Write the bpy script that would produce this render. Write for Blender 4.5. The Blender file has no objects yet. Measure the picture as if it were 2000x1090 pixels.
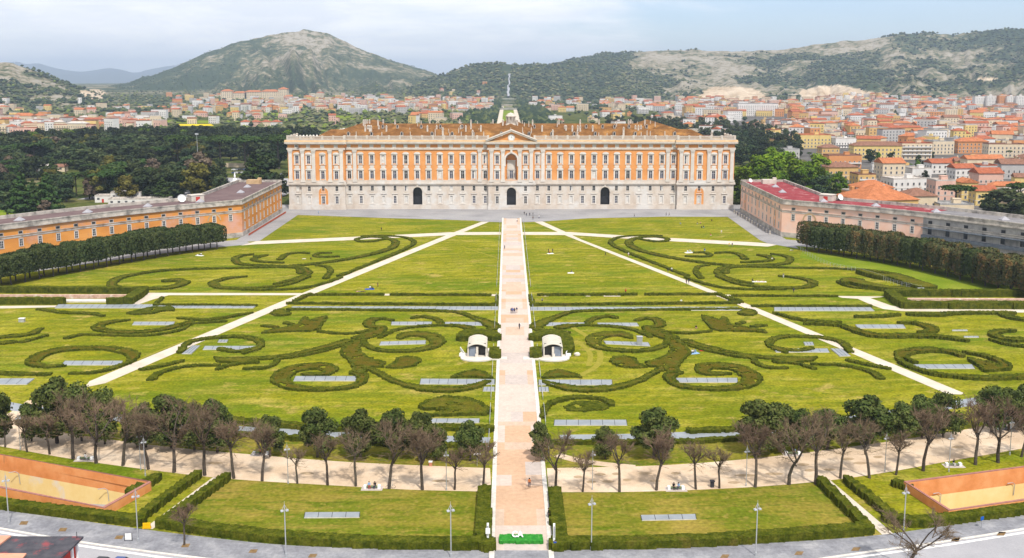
import bpy, bmesh, math, random
import numpy as np
from mathutils import Vector, Matrix, geometry
random.seed(7); np.random.seed(7)
R = math.radians
SC = bpy.context.scene
COL = SC.collection

# ------------------------------------------------------------------ camera, sky, sun
F = 2000.0; YC = 458.0; PITCH = R(8.75); YAW = math.atan(8.7/2000.0)
CAM = Vector((-2.1, 0.0, 72.5))
cd = bpy.data.cameras.new('camera'); cam = bpy.data.objects.new('camera', cd); COL.objects.link(cam)
cam.location = CAM; cam.rotation_euler = (math.pi/2-PITCH, 0, -YAW)
cd.sensor_width = 36; cd.lens = 36*F/2000; cd.shift_y = -(545-YC)/2000.0
cd.clip_start = 1; cd.clip_end = 60000
SC.camera = cam
SC.view_settings.view_transform = 'Standard'; SC.view_settings.look = 'None'
SC.view_settings.gamma = 1; SC.view_settings.exposure = 0.25
SC.cycles.max_bounces = 6; SC.cycles.diffuse_bounces = 2; SC.cycles.volume_bounces = 0
SC.cycles.transparent_max_bounces = 8
SUN_DIR = Vector((0.20, -0.55, 0.86)).normalized()
sun_el = math.asin(SUN_DIR.z); sun_az = math.atan2(SUN_DIR.x, SUN_DIR.y)
sl = bpy.data.lights.new('sun', 'SUN'); sl.energy = 3.9; sl.angle = R(2.5); sl.color = (1, .95, .87)
so = bpy.data.objects.new('sun', sl); COL.objects.link(so)
so.rotation_euler = SUN_DIR.to_track_quat('Z', 'Y').to_euler()

W = bpy.data.worlds.new('World'); SC.world = W; W.use_nodes = True
nt = W.node_tree; nt.nodes.clear()
wo = nt.nodes.new('ShaderNodeOutputWorld'); bg = nt.nodes.new('ShaderNodeBackground')
sky = nt.nodes.new('ShaderNodeTexSky'); sky.sky_type = 'NISHITA'; sky.sun_disc = False
sky.sun_elevation = sun_el; sky.sun_rotation = sun_az; sky.altitude = 0; sky.air_density = 1.0
sky.dust_density = 0.6; sky.ozone_density = 1.6
bg.inputs['Strength'].default_value = 0.12
# a bright cirrus sheet over the left and middle of the sky, clear blue to the right, laid out by direction
def wn(t, **k):
    n = nt.nodes.new(t)
    for q, v in k.items():
        if q in n.inputs: n.inputs[q].default_value = v
    return n
tc = wn('ShaderNodeTexCoord'); mp = wn('ShaderNodeMapping'); sx = wn('ShaderNodeSeparateXYZ')
mp.inputs['Scale'].default_value = (1.6, 1.6, 7.0); mp.inputs['Location'].default_value = (0.55, 0.25, 0.3); mp.inputs['Rotation'].default_value = (0, R(12), 0)
nz = wn('ShaderNodeTexNoise', Scale=2.4, Detail=8, Roughness=.58, Distortion=.5); n2 = wn('ShaderNodeTexNoise', Scale=5.5, Detail=7, Roughness=.6, Distortion=.3)
L = nt.links.new
L(tc.outputs['Generated'], mp.inputs[0]); L(tc.outputs['Generated'], sx.inputs[0]); L(mp.outputs[0], nz.inputs[0]); L(mp.outputs[0], n2.inputs[0])
def mth(op, a, b):
    n = nt.nodes.new('ShaderNodeMath'); n.operation = op
    for i, v in enumerate((a, b)):
        if isinstance(v, (int, float)): n.inputs[i].default_value = v
        else: L(v, n.inputs[i])
    return n.outputs[0]
edge = mth('SUBTRACT', mth('MULTIPLY', sx.outputs[2], 2.0), sx.outputs[0])
wob = mth('MULTIPLY', mth('SUBTRACT', nz.outputs[0], .5), .55)
cov = wn('ShaderNodeMapRange'); cov.interpolation_type = 'SMOOTHSTEP'; L(mth('ADD', edge, wob), cov.inputs[0])
cov.inputs[1].default_value = -.12; cov.inputs[2].default_value = .10; cov.inputs[3].default_value = .12; cov.inputs[4].default_value = .93
thin = wn('ShaderNodeMapRange'); L(nz.outputs[0], thin.inputs[0]); thin.inputs[1].default_value = .34; thin.inputs[2].default_value = .56; thin.inputs[3].default_value = .62; thin.inputs[4].default_value = 1.0
tone = wn('ShaderNodeValToRGB'); L(n2.outputs[0], tone.inputs[0])
tone.color_ramp.elements[0].position = .38; tone.color_ramp.elements[0].color = (.78, .81, .88, 1); tone.color_ramp.elements[1].position = .62; tone.color_ramp.elements[1].color = (.95, .955, .97, 1)
gain = wn('ShaderNodeMixRGB'); gain.blend_type = 'MULTIPLY'; gain.inputs[0].default_value = 1; L(tone.outputs[0], gain.inputs[1]); gain.inputs[2].default_value = (9.6, 9.5, 9.4, 1)
mx = wn('ShaderNodeMixRGB'); L(mth('MULTIPLY', cov.outputs[0], thin.outputs[0]), mx.inputs[0]); tint = wn('ShaderNodeMixRGB'); tint.blend_type = 'MULTIPLY'; tint.inputs[0].default_value = 1; L(sky.outputs[0], tint.inputs[1]); tint.inputs[2].default_value = (.84, .93, 1.16, 1); L(tint.outputs[0], mx.inputs[1]); L(gain.outputs[0], mx.inputs[2])
L(mx.outputs[0], bg.inputs[0]); L(bg.outputs[0], wo.inputs[0])

# ------------------------------------------------------------------ photo pixel <-> world
_fw = Vector((math.sin(YAW)*math.cos(PITCH), math.cos(YAW)*math.cos(PITCH), -math.sin(PITCH)))
_rt = Vector((math.cos(YAW), -math.sin(YAW), 0)); _up = _rt.cross(_fw)
def ray(x, y): return _fw*F + _rt*(x-1000) + _up*(YC-y)
def gp(x, y, z=0.0):
    "the point of the level z that the photo shows at pixel x, y"
    d = ray(x, y); t = (z-CAM.z)/d.z
    p = CAM + d*t; return (p.x, p.y)
def at_depth(x, y, Y):
    d = ray(x, y); t = (Y-CAM.y)/d.y; p = CAM + d*t
    return (p.x, p.y, p.z)
def pxm(y): return (y-150)/72.5      # photo pixels per metre for things whose foot is at row y
def GP(pts, z=0.0): return [gp(x, y, z) for x, y in pts]
def smooth(pts, n=6, closed=False):
    P = [Vector(p) for p in pts]; N = len(P); out = []
    rng = range(N) if closed else range(N-1)
    for i in rng:
        p0 = P[(i-1) % N] if closed or i > 0 else P[0]*2-P[1]
        p1 = P[i]; p2 = P[(i+1) % N]
        p3 = P[(i+2) % N] if closed or i+2 < N else p2*2-p1
        for k in range(n):
            t = k/n
            out.append(.5*((2*p1)+(p2-p0)*t+(2*p0-5*p1+4*p2-p3)*t*t+(3*p1-p0-3*p2+p3)*t**3))
    if not closed: out.append(P[-1])
    return [tuple(v) for v in out]

# ------------------------------------------------------------------ numpy noise
_perm = np.random.RandomState(3).rand(256, 256)
def vnoise(x, y):
    xi = np.floor(x).astype(int); yi = np.floor(y).astype(int); fx = x-xi; fy = y-yi
    fx = fx*fx*(3-2*fx); fy = fy*fy*(3-2*fy)
    a = _perm[xi & 255, yi & 255]; b = _perm[(xi+1) & 255, yi & 255]
    c = _perm[xi & 255, (yi+1) & 255]; d = _perm[(xi+1) & 255, (yi+1) & 255]
    return (a*(1-fx)+b*fx)*(1-fy)+(c*(1-fx)+d*fx)*fy
def fbm(x, y, o=4):
    s = 0; a = .5
    for i in range(o):
        s = s+a*vnoise(x+17.3*i, y-9.1*i); x = x*2.03; y = y*2.03; a *= .5
    return s

# ------------------------------------------------------------------ objects
def tag(o, label=None, cat=None, group=None, kind=None):
    if label: o['label'] = label
    if cat: o['category'] = cat
    if group: o['group'] = group
    if kind: o['kind'] = kind
    return o
def empty(name, loc=(0, 0, 0), rz=0):
    o = bpy.data.objects.new(name, None); COL.objects.link(o); o.location = loc; o.rotation_euler = (0, 0, rz)
    o.empty_display_size = .3
    return o
KIDS = {}
def dup(o, loc=None, rz=None, label=None, group=None, scale=None):
    def rec(a, par):
        c = a.copy(); COL.objects.link(c)
        if par: c.parent = par
        KIDS[c.name] = [rec(k, c) for k in KIDS.get(a.name, [])]
        return c
    c = rec(o, None)
    if loc is not None: c.location = loc
    if rz is not None: c.rotation_euler = (0, 0, rz)
    if scale is not None: c.scale = scale if hasattr(scale, '__len__') else (scale,)*3
    if label: c['label'] = label
    if group: c['group'] = group
    return c
class MB:
    "collects shapes and links them as one mesh object"
    def __init__(s): s.v = []; s.f = []; s.m = []
    def quad(s, a, b, c, d, m=0):
        n = len(s.v); s.v += [a, b, c, d]; s.f.append((n, n+1, n+2, n+3)); s.m.append(m)
    def tri(s, a, b, c, m=0):
        n = len(s.v); s.v += [a, b, c]; s.f.append((n, n+1, n+2)); s.m.append(m)
    def box(s, x0, x1, y0, y1, z0, z1, m=0, rot=0, o=(0, 0), bottom=False):
        c, si = math.cos(rot), math.sin(rot)
        def T(x, y, z): return (o[0]+x*c-y*si, o[1]+x*si+y*c, z)
        n = len(s.v)
        s.v += [T(x0, y0, z0), T(x1, y0, z0), T(x1, y1, z0), T(x0, y1, z0), T(x0, y0, z1), T(x1, y0, z1), T(x1, y1, z1), T(x0, y1, z1)]
        fs = [(4, 5, 6, 7), (0, 1, 5, 4), (1, 2, 6, 5), (2, 3, 7, 6), (3, 0, 4, 7)]
        if bottom: fs.append((3, 2, 1, 0))
        for f in fs: s.f.append(tuple(n+i for i in f)); s.m.append(m)
    def prism(s, poly, z0, z1, m=0, mtop=None, top=True):
        n = len(s.v); k = len(poly)
        a = sum(poly[i][0]*poly[(i+1) % k][1]-poly[(i+1) % k][0]*poly[i][1] for i in range(k))
        if a < 0: poly = poly[::-1]
        s.v += [(p[0], p[1], z0) for p in poly]+[(p[0], p[1], z1) for p in poly]
        for i in range(k):
            j = (i+1) % k; s.f.append((n+i, n+j, n+k+j, n+k+i)); s.m.append(m)
        if top:
            for t in geometry.tessellate_polygon([[Vector((p[0], p[1], 0)) for p in poly]]):
                s.f.append(tuple(n+k+i for i in t)); s.m.append(m if mtop is None else mtop)
    def tube(s, p, q, r0, r1, n=6, m=0, cap=False):
        p = Vector(p); q = Vector(q); d = (q-p)
        if d.length < 1e-6: return
        d.normalize(); a = d.orthogonal().normalized(); b = d.cross(a); k = len(s.v)
        for (c, r) in ((p, r0), (q, r1)):
            for i in range(n):
                t = 2*math.pi*i/n; s.v.append(tuple(c+a*(r*math.cos(t))+b*(r*math.sin(t))))
        for i in range(n):
            j = (i+1) % n; s.f.append((k+i, k+j, k+n+j, k+n+i)); s.m.append(m)
        if cap: s.f.append(tuple(k+n+i for i in range(n))); s.m.append(m)
    def lathe(s, prof, n=10, m=0, o=(0, 0, 0)):
        k = len(s.v)
        for (r, z) in prof:
            for i in range(n):
                t = 2*math.pi*i/n; s.v.append((o[0]+r*math.cos(t), o[1]+r*math.sin(t), o[2]+z))
        for a in range(len(prof)-1):
            for i in range(n):
                j = (i+1) % n; s.f.append((k+a*n+i, k+a*n+j, k+(a+1)*n+j, k+(a+1)*n+i)); s.m.append(m)
    def blob(s, c, r, m=0, seg=8, rings=5, jit=.12, rng=random):
        k = len(s.v); rx, ry, rz = r
        for a in range(rings+1):
            ph = math.pi*a/rings
            for i in range(seg):
                t = 2*math.pi*i/seg; j = 1+rng.uniform(-jit, jit)
                s.v.append((c[0]+rx*j*math.sin(ph)*math.cos(t), c[1]+ry*j*math.sin(ph)*math.sin(t), c[2]-rz*j*math.cos(ph)))
        for a in range(rings):
            for i in range(seg):
                j = (i+1) % seg; s.f.append((k+a*seg+i, k+a*seg+j, k+(a+1)*seg+j, k+(a+1)*seg+i)); s.m.append(m)
    def mesh(s, name):
        me = bpy.data.meshes.new(name); me.from_pydata(s.v, [], s.f)
        me.polygons.foreach_set('material_index', s.m); me.update()
        return me
    def build(s, name, mats, parent=None, loc=None, rz=None, smooth_=False):
        me = s.mesh(name)
        for mt in (mats if isinstance(mats, (list, tuple)) else [mats]): me.materials.append(mt)
        if smooth_: me.polygons.foreach_set('use_smooth', [True]*len(me.polygons))
        return link(name, me, parent, loc, rz)
def link(name, me, parent=None, loc=None, rz=None):
    o = bpy.data.objects.new(name, me); COL.objects.link(o)
    if parent: o.parent = parent; KIDS.setdefault(parent.name, []).append(o)
    if loc is not None: o.location = loc
    if rz is not None: o.rotation_euler = (0, 0, rz)
    return o
def sheet(name, poly, z, mat, holes=(), kind='structure'):
    "a level sheet with holes"
    loops = [[Vector((p[0], p[1], 0)) for p in poly]]+[[Vector((p[0], p[1], 0)) for p in h] for h in holes]
    vs = [v for l in loops for v in l]
    me = bpy.data.meshes.new(name)
    tris = []
    for t in geometry.tessellate_polygon(loops):
        a, b, c = (vs[i] for i in t)
        tris.append(t if (b-a).cross(c-a).z > 0 else t[::-1])
    me.from_pydata([(v.x, v.y, z) for v in vs], [], tris)
    me.materials.append(mat); o = link(name, me)
    if kind: o['kind'] = kind
    return o
def ribbon(pts, w, z=None):
    "left and right border of a strip of width w (number or list) along pts"
    L = []; Rr = []
    for i, p in enumerate(pts):
        a = Vector(pts[max(i-1, 0)][:2]); b = Vector(pts[min(i+1, len(pts)-1)][:2]); d = (b-a).normalized(); n = Vector((-d.y, d.x))
        ww = (w[i] if hasattr(w, '__len__') else w)/2
        L.append((p[0]+n.x*ww, p[1]+n.y*ww)); Rr.append((p[0]-n.x*ww, p[1]-n.y*ww))
    return L, Rr
def strip(name, pts, w, z, mat, kind='structure'):
    L, Rr = ribbon(pts, w); mb = MB()
    for i in range(len(pts)-1):
        mb.quad((*Rr[i], z), (*Rr[i+1], z), (*L[i+1], z), (*L[i], z))
    o = mb.build(name, mat)
    if kind: o['kind'] = kind
    return o

# ------------------------------------------------------------------ materials
def mat(name, cols, scale=1.0, rough=.85, bump=0, coord='Object', stretch=(1, 1, 1), detail=5, pos=None, spec=.0, second=None, rand=0, metal=0, fine=None, brick=None, stripes=None):
    """procedural material: a noise of the given scale runs through the colours; second=(colour, scale, lo, hi)
    lays blotches of another colour on top; fine=(scale, amount) adds small grain; rand varies hue and value per object"""
    m = bpy.data.materials.new(name); m.use_nodes = True; n = m.node_tree; b = n.nodes['Principled BSDF']
    b.inputs['Roughness'].default_value = rough; b.inputs['Metallic'].default_value = metal
    b.inputs['Specular IOR Level'].default_value = spec
    if coord == 'World':
        g = n.nodes.new('ShaderNodeNewGeometry'); src = g.outputs['Position']
    else:
        g = n.nodes.new('ShaderNodeTexCoord'); src = g.outputs['Object']
    mpn = n.nodes.new('ShaderNodeMapping'); mpn.inputs['Scale'].default_value = stretch; n.links.new(src, mpn.inputs[0])
    nz = n.nodes.new('ShaderNodeTexNoise'); nz.inputs['Scale'].default_value = scale; nz.inputs['Detail'].default_value = detail
    nz.inputs['Roughness'].default_value = .6
    n.links.new(mpn.outputs[0], nz.inputs[0])
    cr = n.nodes.new('ShaderNodeValToRGB'); e = cr.color_ramp.elements
    if not isinstance(cols[0], (tuple, list)): cols = [tuple(c*.86 for c in cols), tuple(min(1, c*1.12) for c in cols)]
    k = len(cols); ps = pos or [.33+.34*i/max(1, k-1) for i in range(k)]
    e[0].position = ps[0]; e[0].color = (*cols[0], 1)
    for i in range(1, k):
        el = e[1] if i == 1 else e.new(ps[i]); el.position = ps[i]; el.color = (*cols[i], 1)
    n.links.new(nz.outputs[0], cr.inputs[0]); out = cr.outputs[0]
    def mixc(fac, a, col=None, colsock=None, typ='MIX'):
        mm = n.nodes.new('ShaderNodeMixRGB'); mm.blend_type = typ
        n.links.new(a, mm.inputs[1])
        if colsock: n.links.new(colsock, mm.inputs[2])
        else: mm.inputs[2].default_value = (*col, 1)
        if isinstance(fac, float): mm.inputs[0].default_value = fac
        else: n.links.new(fac, mm.inputs[0])
        return mm.outputs[0]
    for sec in (second if isinstance(second, list) else [second] if second else []):
        n2 = n.nodes.new('ShaderNodeTexNoise'); n2.inputs['Scale'].default_value = sec[1]; n2.inputs['Detail'].default_value = 6
        n2.inputs['Roughness'].default_value = .65
        m2 = n.nodes.new('ShaderNodeMapping'); m2.inputs['Location'].default_value = (31*sec[1]+5, 7, 3)
        if len(sec) > 4: m2.inputs['Scale'].default_value = sec[4]
        n.links.new(src, m2.inputs[0]); n.links.new(m2.outputs[0], n2.inputs[0])
        r2 = n.nodes.new('ShaderNodeMapRange'); r2.inputs[1].default_value = sec[2]; r2.inputs[2].default_value = sec[3]
        n.links.new(n2.outputs[0], r2.inputs[0]); out = mixc(r2.outputs[0], out, sec[0])
    if fine:
        n3 = n.nodes.new('ShaderNodeTexNoise'); n3.inputs['Scale'].default_value = fine[0]; n3.inputs['Detail'].default_value = 3
        n.links.new(src, n3.inputs[0])
        r3 = n.nodes.new('ShaderNodeMapRange'); r3.inputs[1].default_value = .3; r3.inputs[2].default_value = .7
        r3.inputs[3].default_value = 1-fine[1]; r3.inputs[4].default_value = 1+fine[1]
        n.links.new(n3.outputs[0], r3.inputs[0])
        cmb = n.nodes.new('ShaderNodeCombineColor')
        for q in range(3): n.links.new(r3.outputs[0], cmb.inputs[q])
        out = mixc(1.0, out, colsock=cmb.outputs[0], typ='MULTIPLY')
    for (sc_, rot_, amt_, dist_) in (stripes or ()):
        wv = n.nodes.new('ShaderNodeTexWave'); wv.inputs['Scale'].default_value = sc_; wv.inputs['Distortion'].default_value = dist_; wv.inputs['Detail'].default_value = 3; wv.inputs['Detail Scale'].default_value = 1.5
        mw = n.nodes.new('ShaderNodeMapping'); mw.inputs['Rotation'].default_value = (0, 0, rot_); n.links.new(src, mw.inputs[0]); n.links.new(mw.outputs[0], wv.inputs[0])
        rw_ = n.nodes.new('ShaderNodeMapRange'); rw_.inputs[3].default_value = 1-amt_; rw_.inputs[4].default_value = 1+amt_; n.links.new(wv.outputs[0], rw_.inputs[0])
        cw_ = n.nodes.new('ShaderNodeCombineColor')
        for q in range(3): n.links.new(rw_.outputs[0], cw_.inputs[q])
        out = mixc(1.0, out, colsock=cw_.outputs[0], typ='MULTIPLY')
    if brick:
        bt = n.nodes.new('ShaderNodeTexBrick'); bt.inputs['Scale'].default_value = 1; bt.inputs['Brick Width'].default_value = brick[0]
        bt.inputs['Row Height'].default_value = brick[1]; bt.inputs['Mortar Size'].default_value = brick[2]; bt.inputs['Mortar Smooth'].default_value = .2
        bt.inputs['Color1'].default_value = (1, 1, 1, 1); bt.inputs['Color2'].default_value = (brick[4],)*3+(1,); bt.inputs['Mortar'].default_value = (brick[3],)*3+(1,)
        if len(brick) > 5:
            mb_ = n.nodes.new('ShaderNodeMapping'); mb_.inputs['Rotation'].default_value = brick[5]; n.links.new(src, mb_.inputs[0]); n.links.new(mb_.outputs[0], bt.inputs[0])
        else: n.links.new(src, bt.inputs[0])
        out = mixc(1.0, out, colsock=bt.outputs[0], typ='MULTIPLY')
    if rand:
        oi = n.nodes.new('ShaderNodeObjectInfo'); hs = n.nodes.new('ShaderNodeHueSaturation')
        a = n.nodes.new('ShaderNodeMapRange'); a.inputs[3].default_value = 1-rand; a.inputs[4].default_value = 1+rand
        h = n.nodes.new('ShaderNodeMapRange'); h.inputs[3].default_value = .5-rand*.07; h.inputs[4].default_value = .5+rand*.07
        mu = n.nodes.new('ShaderNodeMath'); mu.operation = 'MULTIPLY'; mu.inputs[1].default_value = 7.31
        fr = n.nodes.new('ShaderNodeMath'); fr.operation = 'FRACT'
        n.links.new(oi.outputs['Random'], a.inputs[0]); n.links.new(oi.outputs['Random'], mu.inputs[0]); n.links.new(mu.outputs[0], fr.inputs[0])
        n.links.new(fr.outputs[0], h.inputs[0]); n.links.new(a.outputs[0], hs.inputs['Value']); n.links.new(h.outputs[0], hs.inputs['Hue'])
        n.links.new(out, hs.inputs['Color']); out = hs.outputs[0]
    n.links.new(out, b.inputs['Base Color'])
    if bump:
        bp = n.nodes.new('ShaderNodeBump'); bp.inputs['Strength'].default_value = bump; bp.inputs['Distance'].default_value = .1
        n.links.new(nz.outputs[0], bp.inputs['Height']); n.links.new(bp.outputs[0], b.inputs['Normal'])
    return m
# ------------------------------------------------------------------ shared materials
MT = {}
MT['grass'] = mat('grass', [(.135, .150, .008), (.205, .197, .010), (.285, .255, .026)], scale=.035, coord='World', detail=8, rough=.95, bump=.3,
    pos=[.34, .5, .68], second=[((.105, .150, .008), .020, .48, .62, (1, 2.2, 1)), ((.33, .27, .055), .045, .53, .72, (1, 3.0, 1)), ((.120, .145, .008), .34, .47, .68, (.16, 1, 1)), ((.29, .25, .035), .5, .53, .74, (.13, 1, 1)), ((.31, .245, .06), .13, .58, .68, (1, 1.6, 1)), ((.110, .135, .008), .55, .52, .68)], fine=(1.6, .30), stripes=((.055, 1.35, .07, 3.0), (.09, .5, .045, 4.0)))
MT['grass_olive'] = mat('grass_olive', [(.115, .135, .010), (.185, .165, .020), (.27, .205, .042)], scale=.09, coord='World', detail=9, rough=.95, bump=.3,
    pos=[.34, .5, .68], second=[((.105, .145, .010), .06, .5, .66), ((.27, .19, .045), .25, .50, .78, (.35, 1, 1)), ((.095, .125, .008), .5, .50, .62, (.2, 1, 1)), ((.26, .20, .045), .9, .54, .72)], fine=(1.4, .26))
MT['grass_fresh'] = mat('grass_fresh', [(.105, .165, .010), (.155, .205, .014), (.22, .245, .03)], scale=.06, coord='World', detail=8, rough=.95, fine=(2.0, .2))
MT['sand'] = mat('sand', [(.47, .345, .23), (.57, .435, .305), (.63, .515, .39)], scale=.12, coord='World', detail=8, rough=.95,
    second=[((.40, .31, .19), .18, .60, .72, (.6, 1, 1))], fine=(3, .07))
MT['path'] = mat('path', [(.50, .43, .34), (.60, .53, .44)], scale=.2, coord='World', detail=7, rough=.95, fine=(3, .06))
MT['avenue'] = mat('avenue', [(.54, .38, .275), (.58, .415, .305), (.61, .455, .355)], scale=.05, coord='World', rough=.8, stretch=(.5, 1, 1),
    second=[((.60, .51, .46), .035, .42, .56, (.3, 1, 1)), ((.60, .37, .225), .06, .55, .62, (.6, 1, 1))], fine=(1.2, .06), brick=(3.2, 6.0, .03, .93, .93))
MT['white_kerb'] = mat('white_kerb', (.60, .56, .50), scale=.6, coord='World', fine=(3, .1))
MT['forecourt'] = mat('forecourt', [(.23, .225, .225), (.29, .28, .28), (.33, .32, .31)], scale=.05, coord='World', detail=8, rough=.9, fine=(1.5, .1),
    second=[((.17, .165, .165), .12, .6, .75, (.3, 1, 1))])
MT['pavement'] = mat('pavement', [(.19, .19, .205), (.25, .25, .265), (.33, .325, .33)], scale=.25, coord='World', detail=7, rough=.9, brick=(1.6, .8, .02, .8, .86), fine=(2, .08))
MT['road'] = mat('road', [(.29, .285, .295), (.37, .36, .37)], scale=.1, coord='World', detail=8, rough=.9, fine=(4, .06))
MT['road_white'] = mat('road_white', (.78, .76, .72), scale=.8, coord='World')
MT['earth'] = mat('earth', [(.050, .065, .016), (.085, .095, .026), (.15, .14, .05)], scale=.012, coord='World', detail=9, rough=1,
    second=[((.20, .17, .10), .02, .58, .66), ((.03, .05, .012), .05, .5, .6)], fine=(.3, .2))
MT['town_ground'] = mat('town_ground', [(.085, .08, .075), (.15, .14, .13)], scale=.03, coord='World', detail=8, rough=1)
MT['hedge'] = mat('hedge', [(.055, .068, .006), (.090, .090, .009), (.120, .104, .013)], scale=.5, coord='World', detail=8, rough=.9, bump=.6,
    second=[((.105, .072, .014), .16, .50, .66), ((.10, .125, .012), .3, .58, .72)], fine=(3, .35))
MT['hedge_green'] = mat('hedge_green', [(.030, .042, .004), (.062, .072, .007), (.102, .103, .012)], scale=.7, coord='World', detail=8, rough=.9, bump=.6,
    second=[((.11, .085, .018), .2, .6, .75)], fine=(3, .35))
MT['hedge_rust'] = mat('hedge_rust', [(.062, .066, .006), (.088, .074, .008), (.110, .074, .012)], scale=.6, coord='World', detail=8, rough=.9, bump=.6,
    second=[((.075, .095, .012), .25, .55, .7)], fine=(3, .35))
MT['glass_strip'] = mat('glass_strip', [(.215, .235, .25), (.285, .305, .32)], scale=.3, coord='World', rough=.5, spec=.3)
MT['steel'] = mat('steel', (.45, .46, .47), rough=.45, metal=.4)
MT['white_paint'] = mat('white_paint', (.78, .78, .76), rough=.5)
MT['dark_metal'] = mat('dark_metal', (.05, .05, .055), rough=.5)
MT['bark'] = mat('bark', [(.060, .048, .038), (.11, .09, .072)], scale=2.5, rough=.95, bump=.5, rand=.2)
MT['stone_pale'] = mat('stone_pale', [(.55, .50, .43), (.68, .63, .56)], scale=.5, rough=.85)

# ------------------------------------------------------------------ ground with the two ramp pits
def z_of(y): return 0
PITL_in = GP([(-90, 872), (292, 940.6), (201, 991), (-90, 932)], 1.5)
PITR_in = GP([(1772, 943), (2090, 901), (2090, 962), (1856, 996)], 1.5)
BIG = [(-9000, -300), (9000, -300), (9000, 12000), (-9000, 12000)]
sheet('ground', BIG, 0, MT['earth'], holes=[PITL_in, PITR_in])
# the piazza lawn: one sheet out to the wings, forecourt in front of the palace
LAWN = [(-150, 128)]+[(150, 128), (190, 160), (245, 250), (238, 345), (197, 389), (171, 421), (147, 445), (124, 463)]+[(124, 550), (-124, 550), (-124, 463), (-147, 445), (-171, 421), (-197, 389), (-238, 345), (-245, 250), (-190, 160)]
sheet('lawn', LAWN, .03, MT['grass'], holes=[PITL_in, PITR_in])
# olive, drier lawns of the near blocks
OL = GP(smooth([(380, 938), (640, 950), (950, 962), (945, 1070), (700, 1071), (500, 1058), (305, 1028)][:3], 4)+[(948, 1070), (700, 1074), (500, 1060), (305, 1028), (440, 935)])
sheet('dry_lawn', GP([(440, 934), (640, 948), (800, 956), (950, 961), (946, 1071), (720, 1071), (500, 1059), (310, 1026)]), .05, MT['grass_olive'])
sheet('dry_lawn', GP([(1078, 963), (1250, 962), (1450, 954), (1605, 943), (1705, 1040), (1500, 1060), (1300, 1069), (1086, 1073)]), .05, MT['grass_olive'])
sheet('dry_lawn', GP([(1060, 860), (1300, 858), (1500, 850), (1700, 825), (1700, 865), (1500, 893), (1300, 907), (1070, 914)]), .05, MT['grass_olive'])
sheet('dry_lawn', GP([(955, 868), (700, 852), (440, 835), (250, 815), (90, 800), (110, 838), (300, 868), (500, 888), (700, 903), (955, 914)]), .05, MT['grass_olive'])
sheet('meadow', GP([(1565, 492), (1640, 497), (1750, 510), (1880, 535), (2010, 560), (2060, 576), (1810, 573), (1790, 560), (1690, 528), (1600, 512), (1562, 503)]), .05, MT['grass_fresh'])

# forecourt and the ways along the wings
sheet('forecourt', GP([(480, 400), (1520, 400), (1480, 413), (1440, 428), (1425, 424), (1300, 423.5), (1150, 426.5), (1060, 433), (1000, 435), (940, 433), (925, 431), (750, 426), (582, 420), (507, 471), (455, 474), (545, 412)]), .08, MT['forecourt'])
sheet('forecourt', GP([(1419, 422.5), (1440, 418), (1470, 425), (1549, 477), (1560, 486), (1500, 476), (1485, 470)]), .10, MT['forecourt'])
# earth way under the clipped rows
LW = [(-118, 450), (-143, 432), (-166, 408), (-191, 378), (-224, 335)]
strip('side_way', smooth(LW, 5), 15, .07, MT['forecourt'])
strip('side_way', smooth([(-x, y) for x, y in LW], 5), 15, .07, MT['forecourt'])

# sandy avenue that crosses in front of the trees
SN = [(-60, 800), (0, 822), (100, 842), (300, 870), (500, 889), (700, 904), (957, 915)]
SS = [(-60, 862), (0, 872), (140, 897), (290, 918), (450, 936), (640, 948), (800, 957), (960, 961)]
sheet('sand_road', GP(smooth(SN, 5)+smooth(SS, 5)[::-1]), .06, MT['sand'])
SN2 = [(1068, 915), (1300, 909), (1500, 893), (1700, 868), (1850, 845), (2000, 820), (2060, 806)]
SS2 = [(1072, 962), (1250, 961), (1450, 953), (1600, 941), (1720, 925), (1850, 902), (2000, 876), (2060, 864)]
sheet('sand_road', GP(smooth(SN2, 5)+smooth(SS2, 5)[::-1]), .06, MT['sand'])
strip('sand_path', GP(smooth([(-20, 836), (30, 815), (62, 796), (80, 782)], 4)), 6, .065, MT['sand'])
strip('sand_path', GP(smooth([(1088, 889), (1130, 900), (1180, 907), (1240, 913)], 4)), 2.2, .055, MT['sand'])
# diagonal gravel paths
def poly_path(name, pts, z=.06, m='path'): return sheet(name, GP(pts), z, MT[m])
poly_path('gravel_path', [(940, 433.5), (955, 433.5), (880, 464), (592, 583), (205, 749), (165, 757), (175, 745), (560, 585), (866, 462)])
poly_path('gravel_path', [(1044, 433.5), (1060, 433), (1100, 451), (1135, 468), (1425, 580), (1882, 768), (1878, 771), (1850, 770), (1390, 574), (1107, 461)])
# cross paths
poly_path('gravel_path', [(978, 453.5), (978, 458.8), (880, 459.5), (700, 468.5), (500, 477.5), (470, 480), (500, 471.5), (700, 462.5), (880, 454)], .075)
poly_path('gravel_path', [(1021, 453.5), (1110, 453.5), (1250, 462), (1480, 474), (1520, 478), (1500, 482), (1250, 468), (1120, 459.5), (1021, 459)], .075)
poly_path('gravel_path', [(283, 572.3), (600, 573), (596, 577), (330, 577), (300, 585), (265, 597), (0, 603), (0, 598), (240, 596), (262, 590), (285, 578)], .075)
poly_path('gravel_path', [(1400, 576), (1425, 576), (1430, 579), (1400, 580)], .08)
poly_path('gravel_path', [(1632, 578.5), (1733, 579.5), (1700, 583), (1740, 597), (1770, 603.5), (2010, 605), (2010, 611), (1760, 608), (1725, 604), (1700, 595), (1675, 584), (1645, 582)], .075)
for a, b, y in ((750, 762, 575.5), (931, 935, 576.5), (957, 975, 576.5), (1063, 1072, 577), (1144, 1153, 577.2), (1179, 1212, 577.4)):
    poly_path('gravel_path', [(a, y-1.2), (b, y-1.2), (b, y+2.2), (a, y+2.2)], .08)
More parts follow.
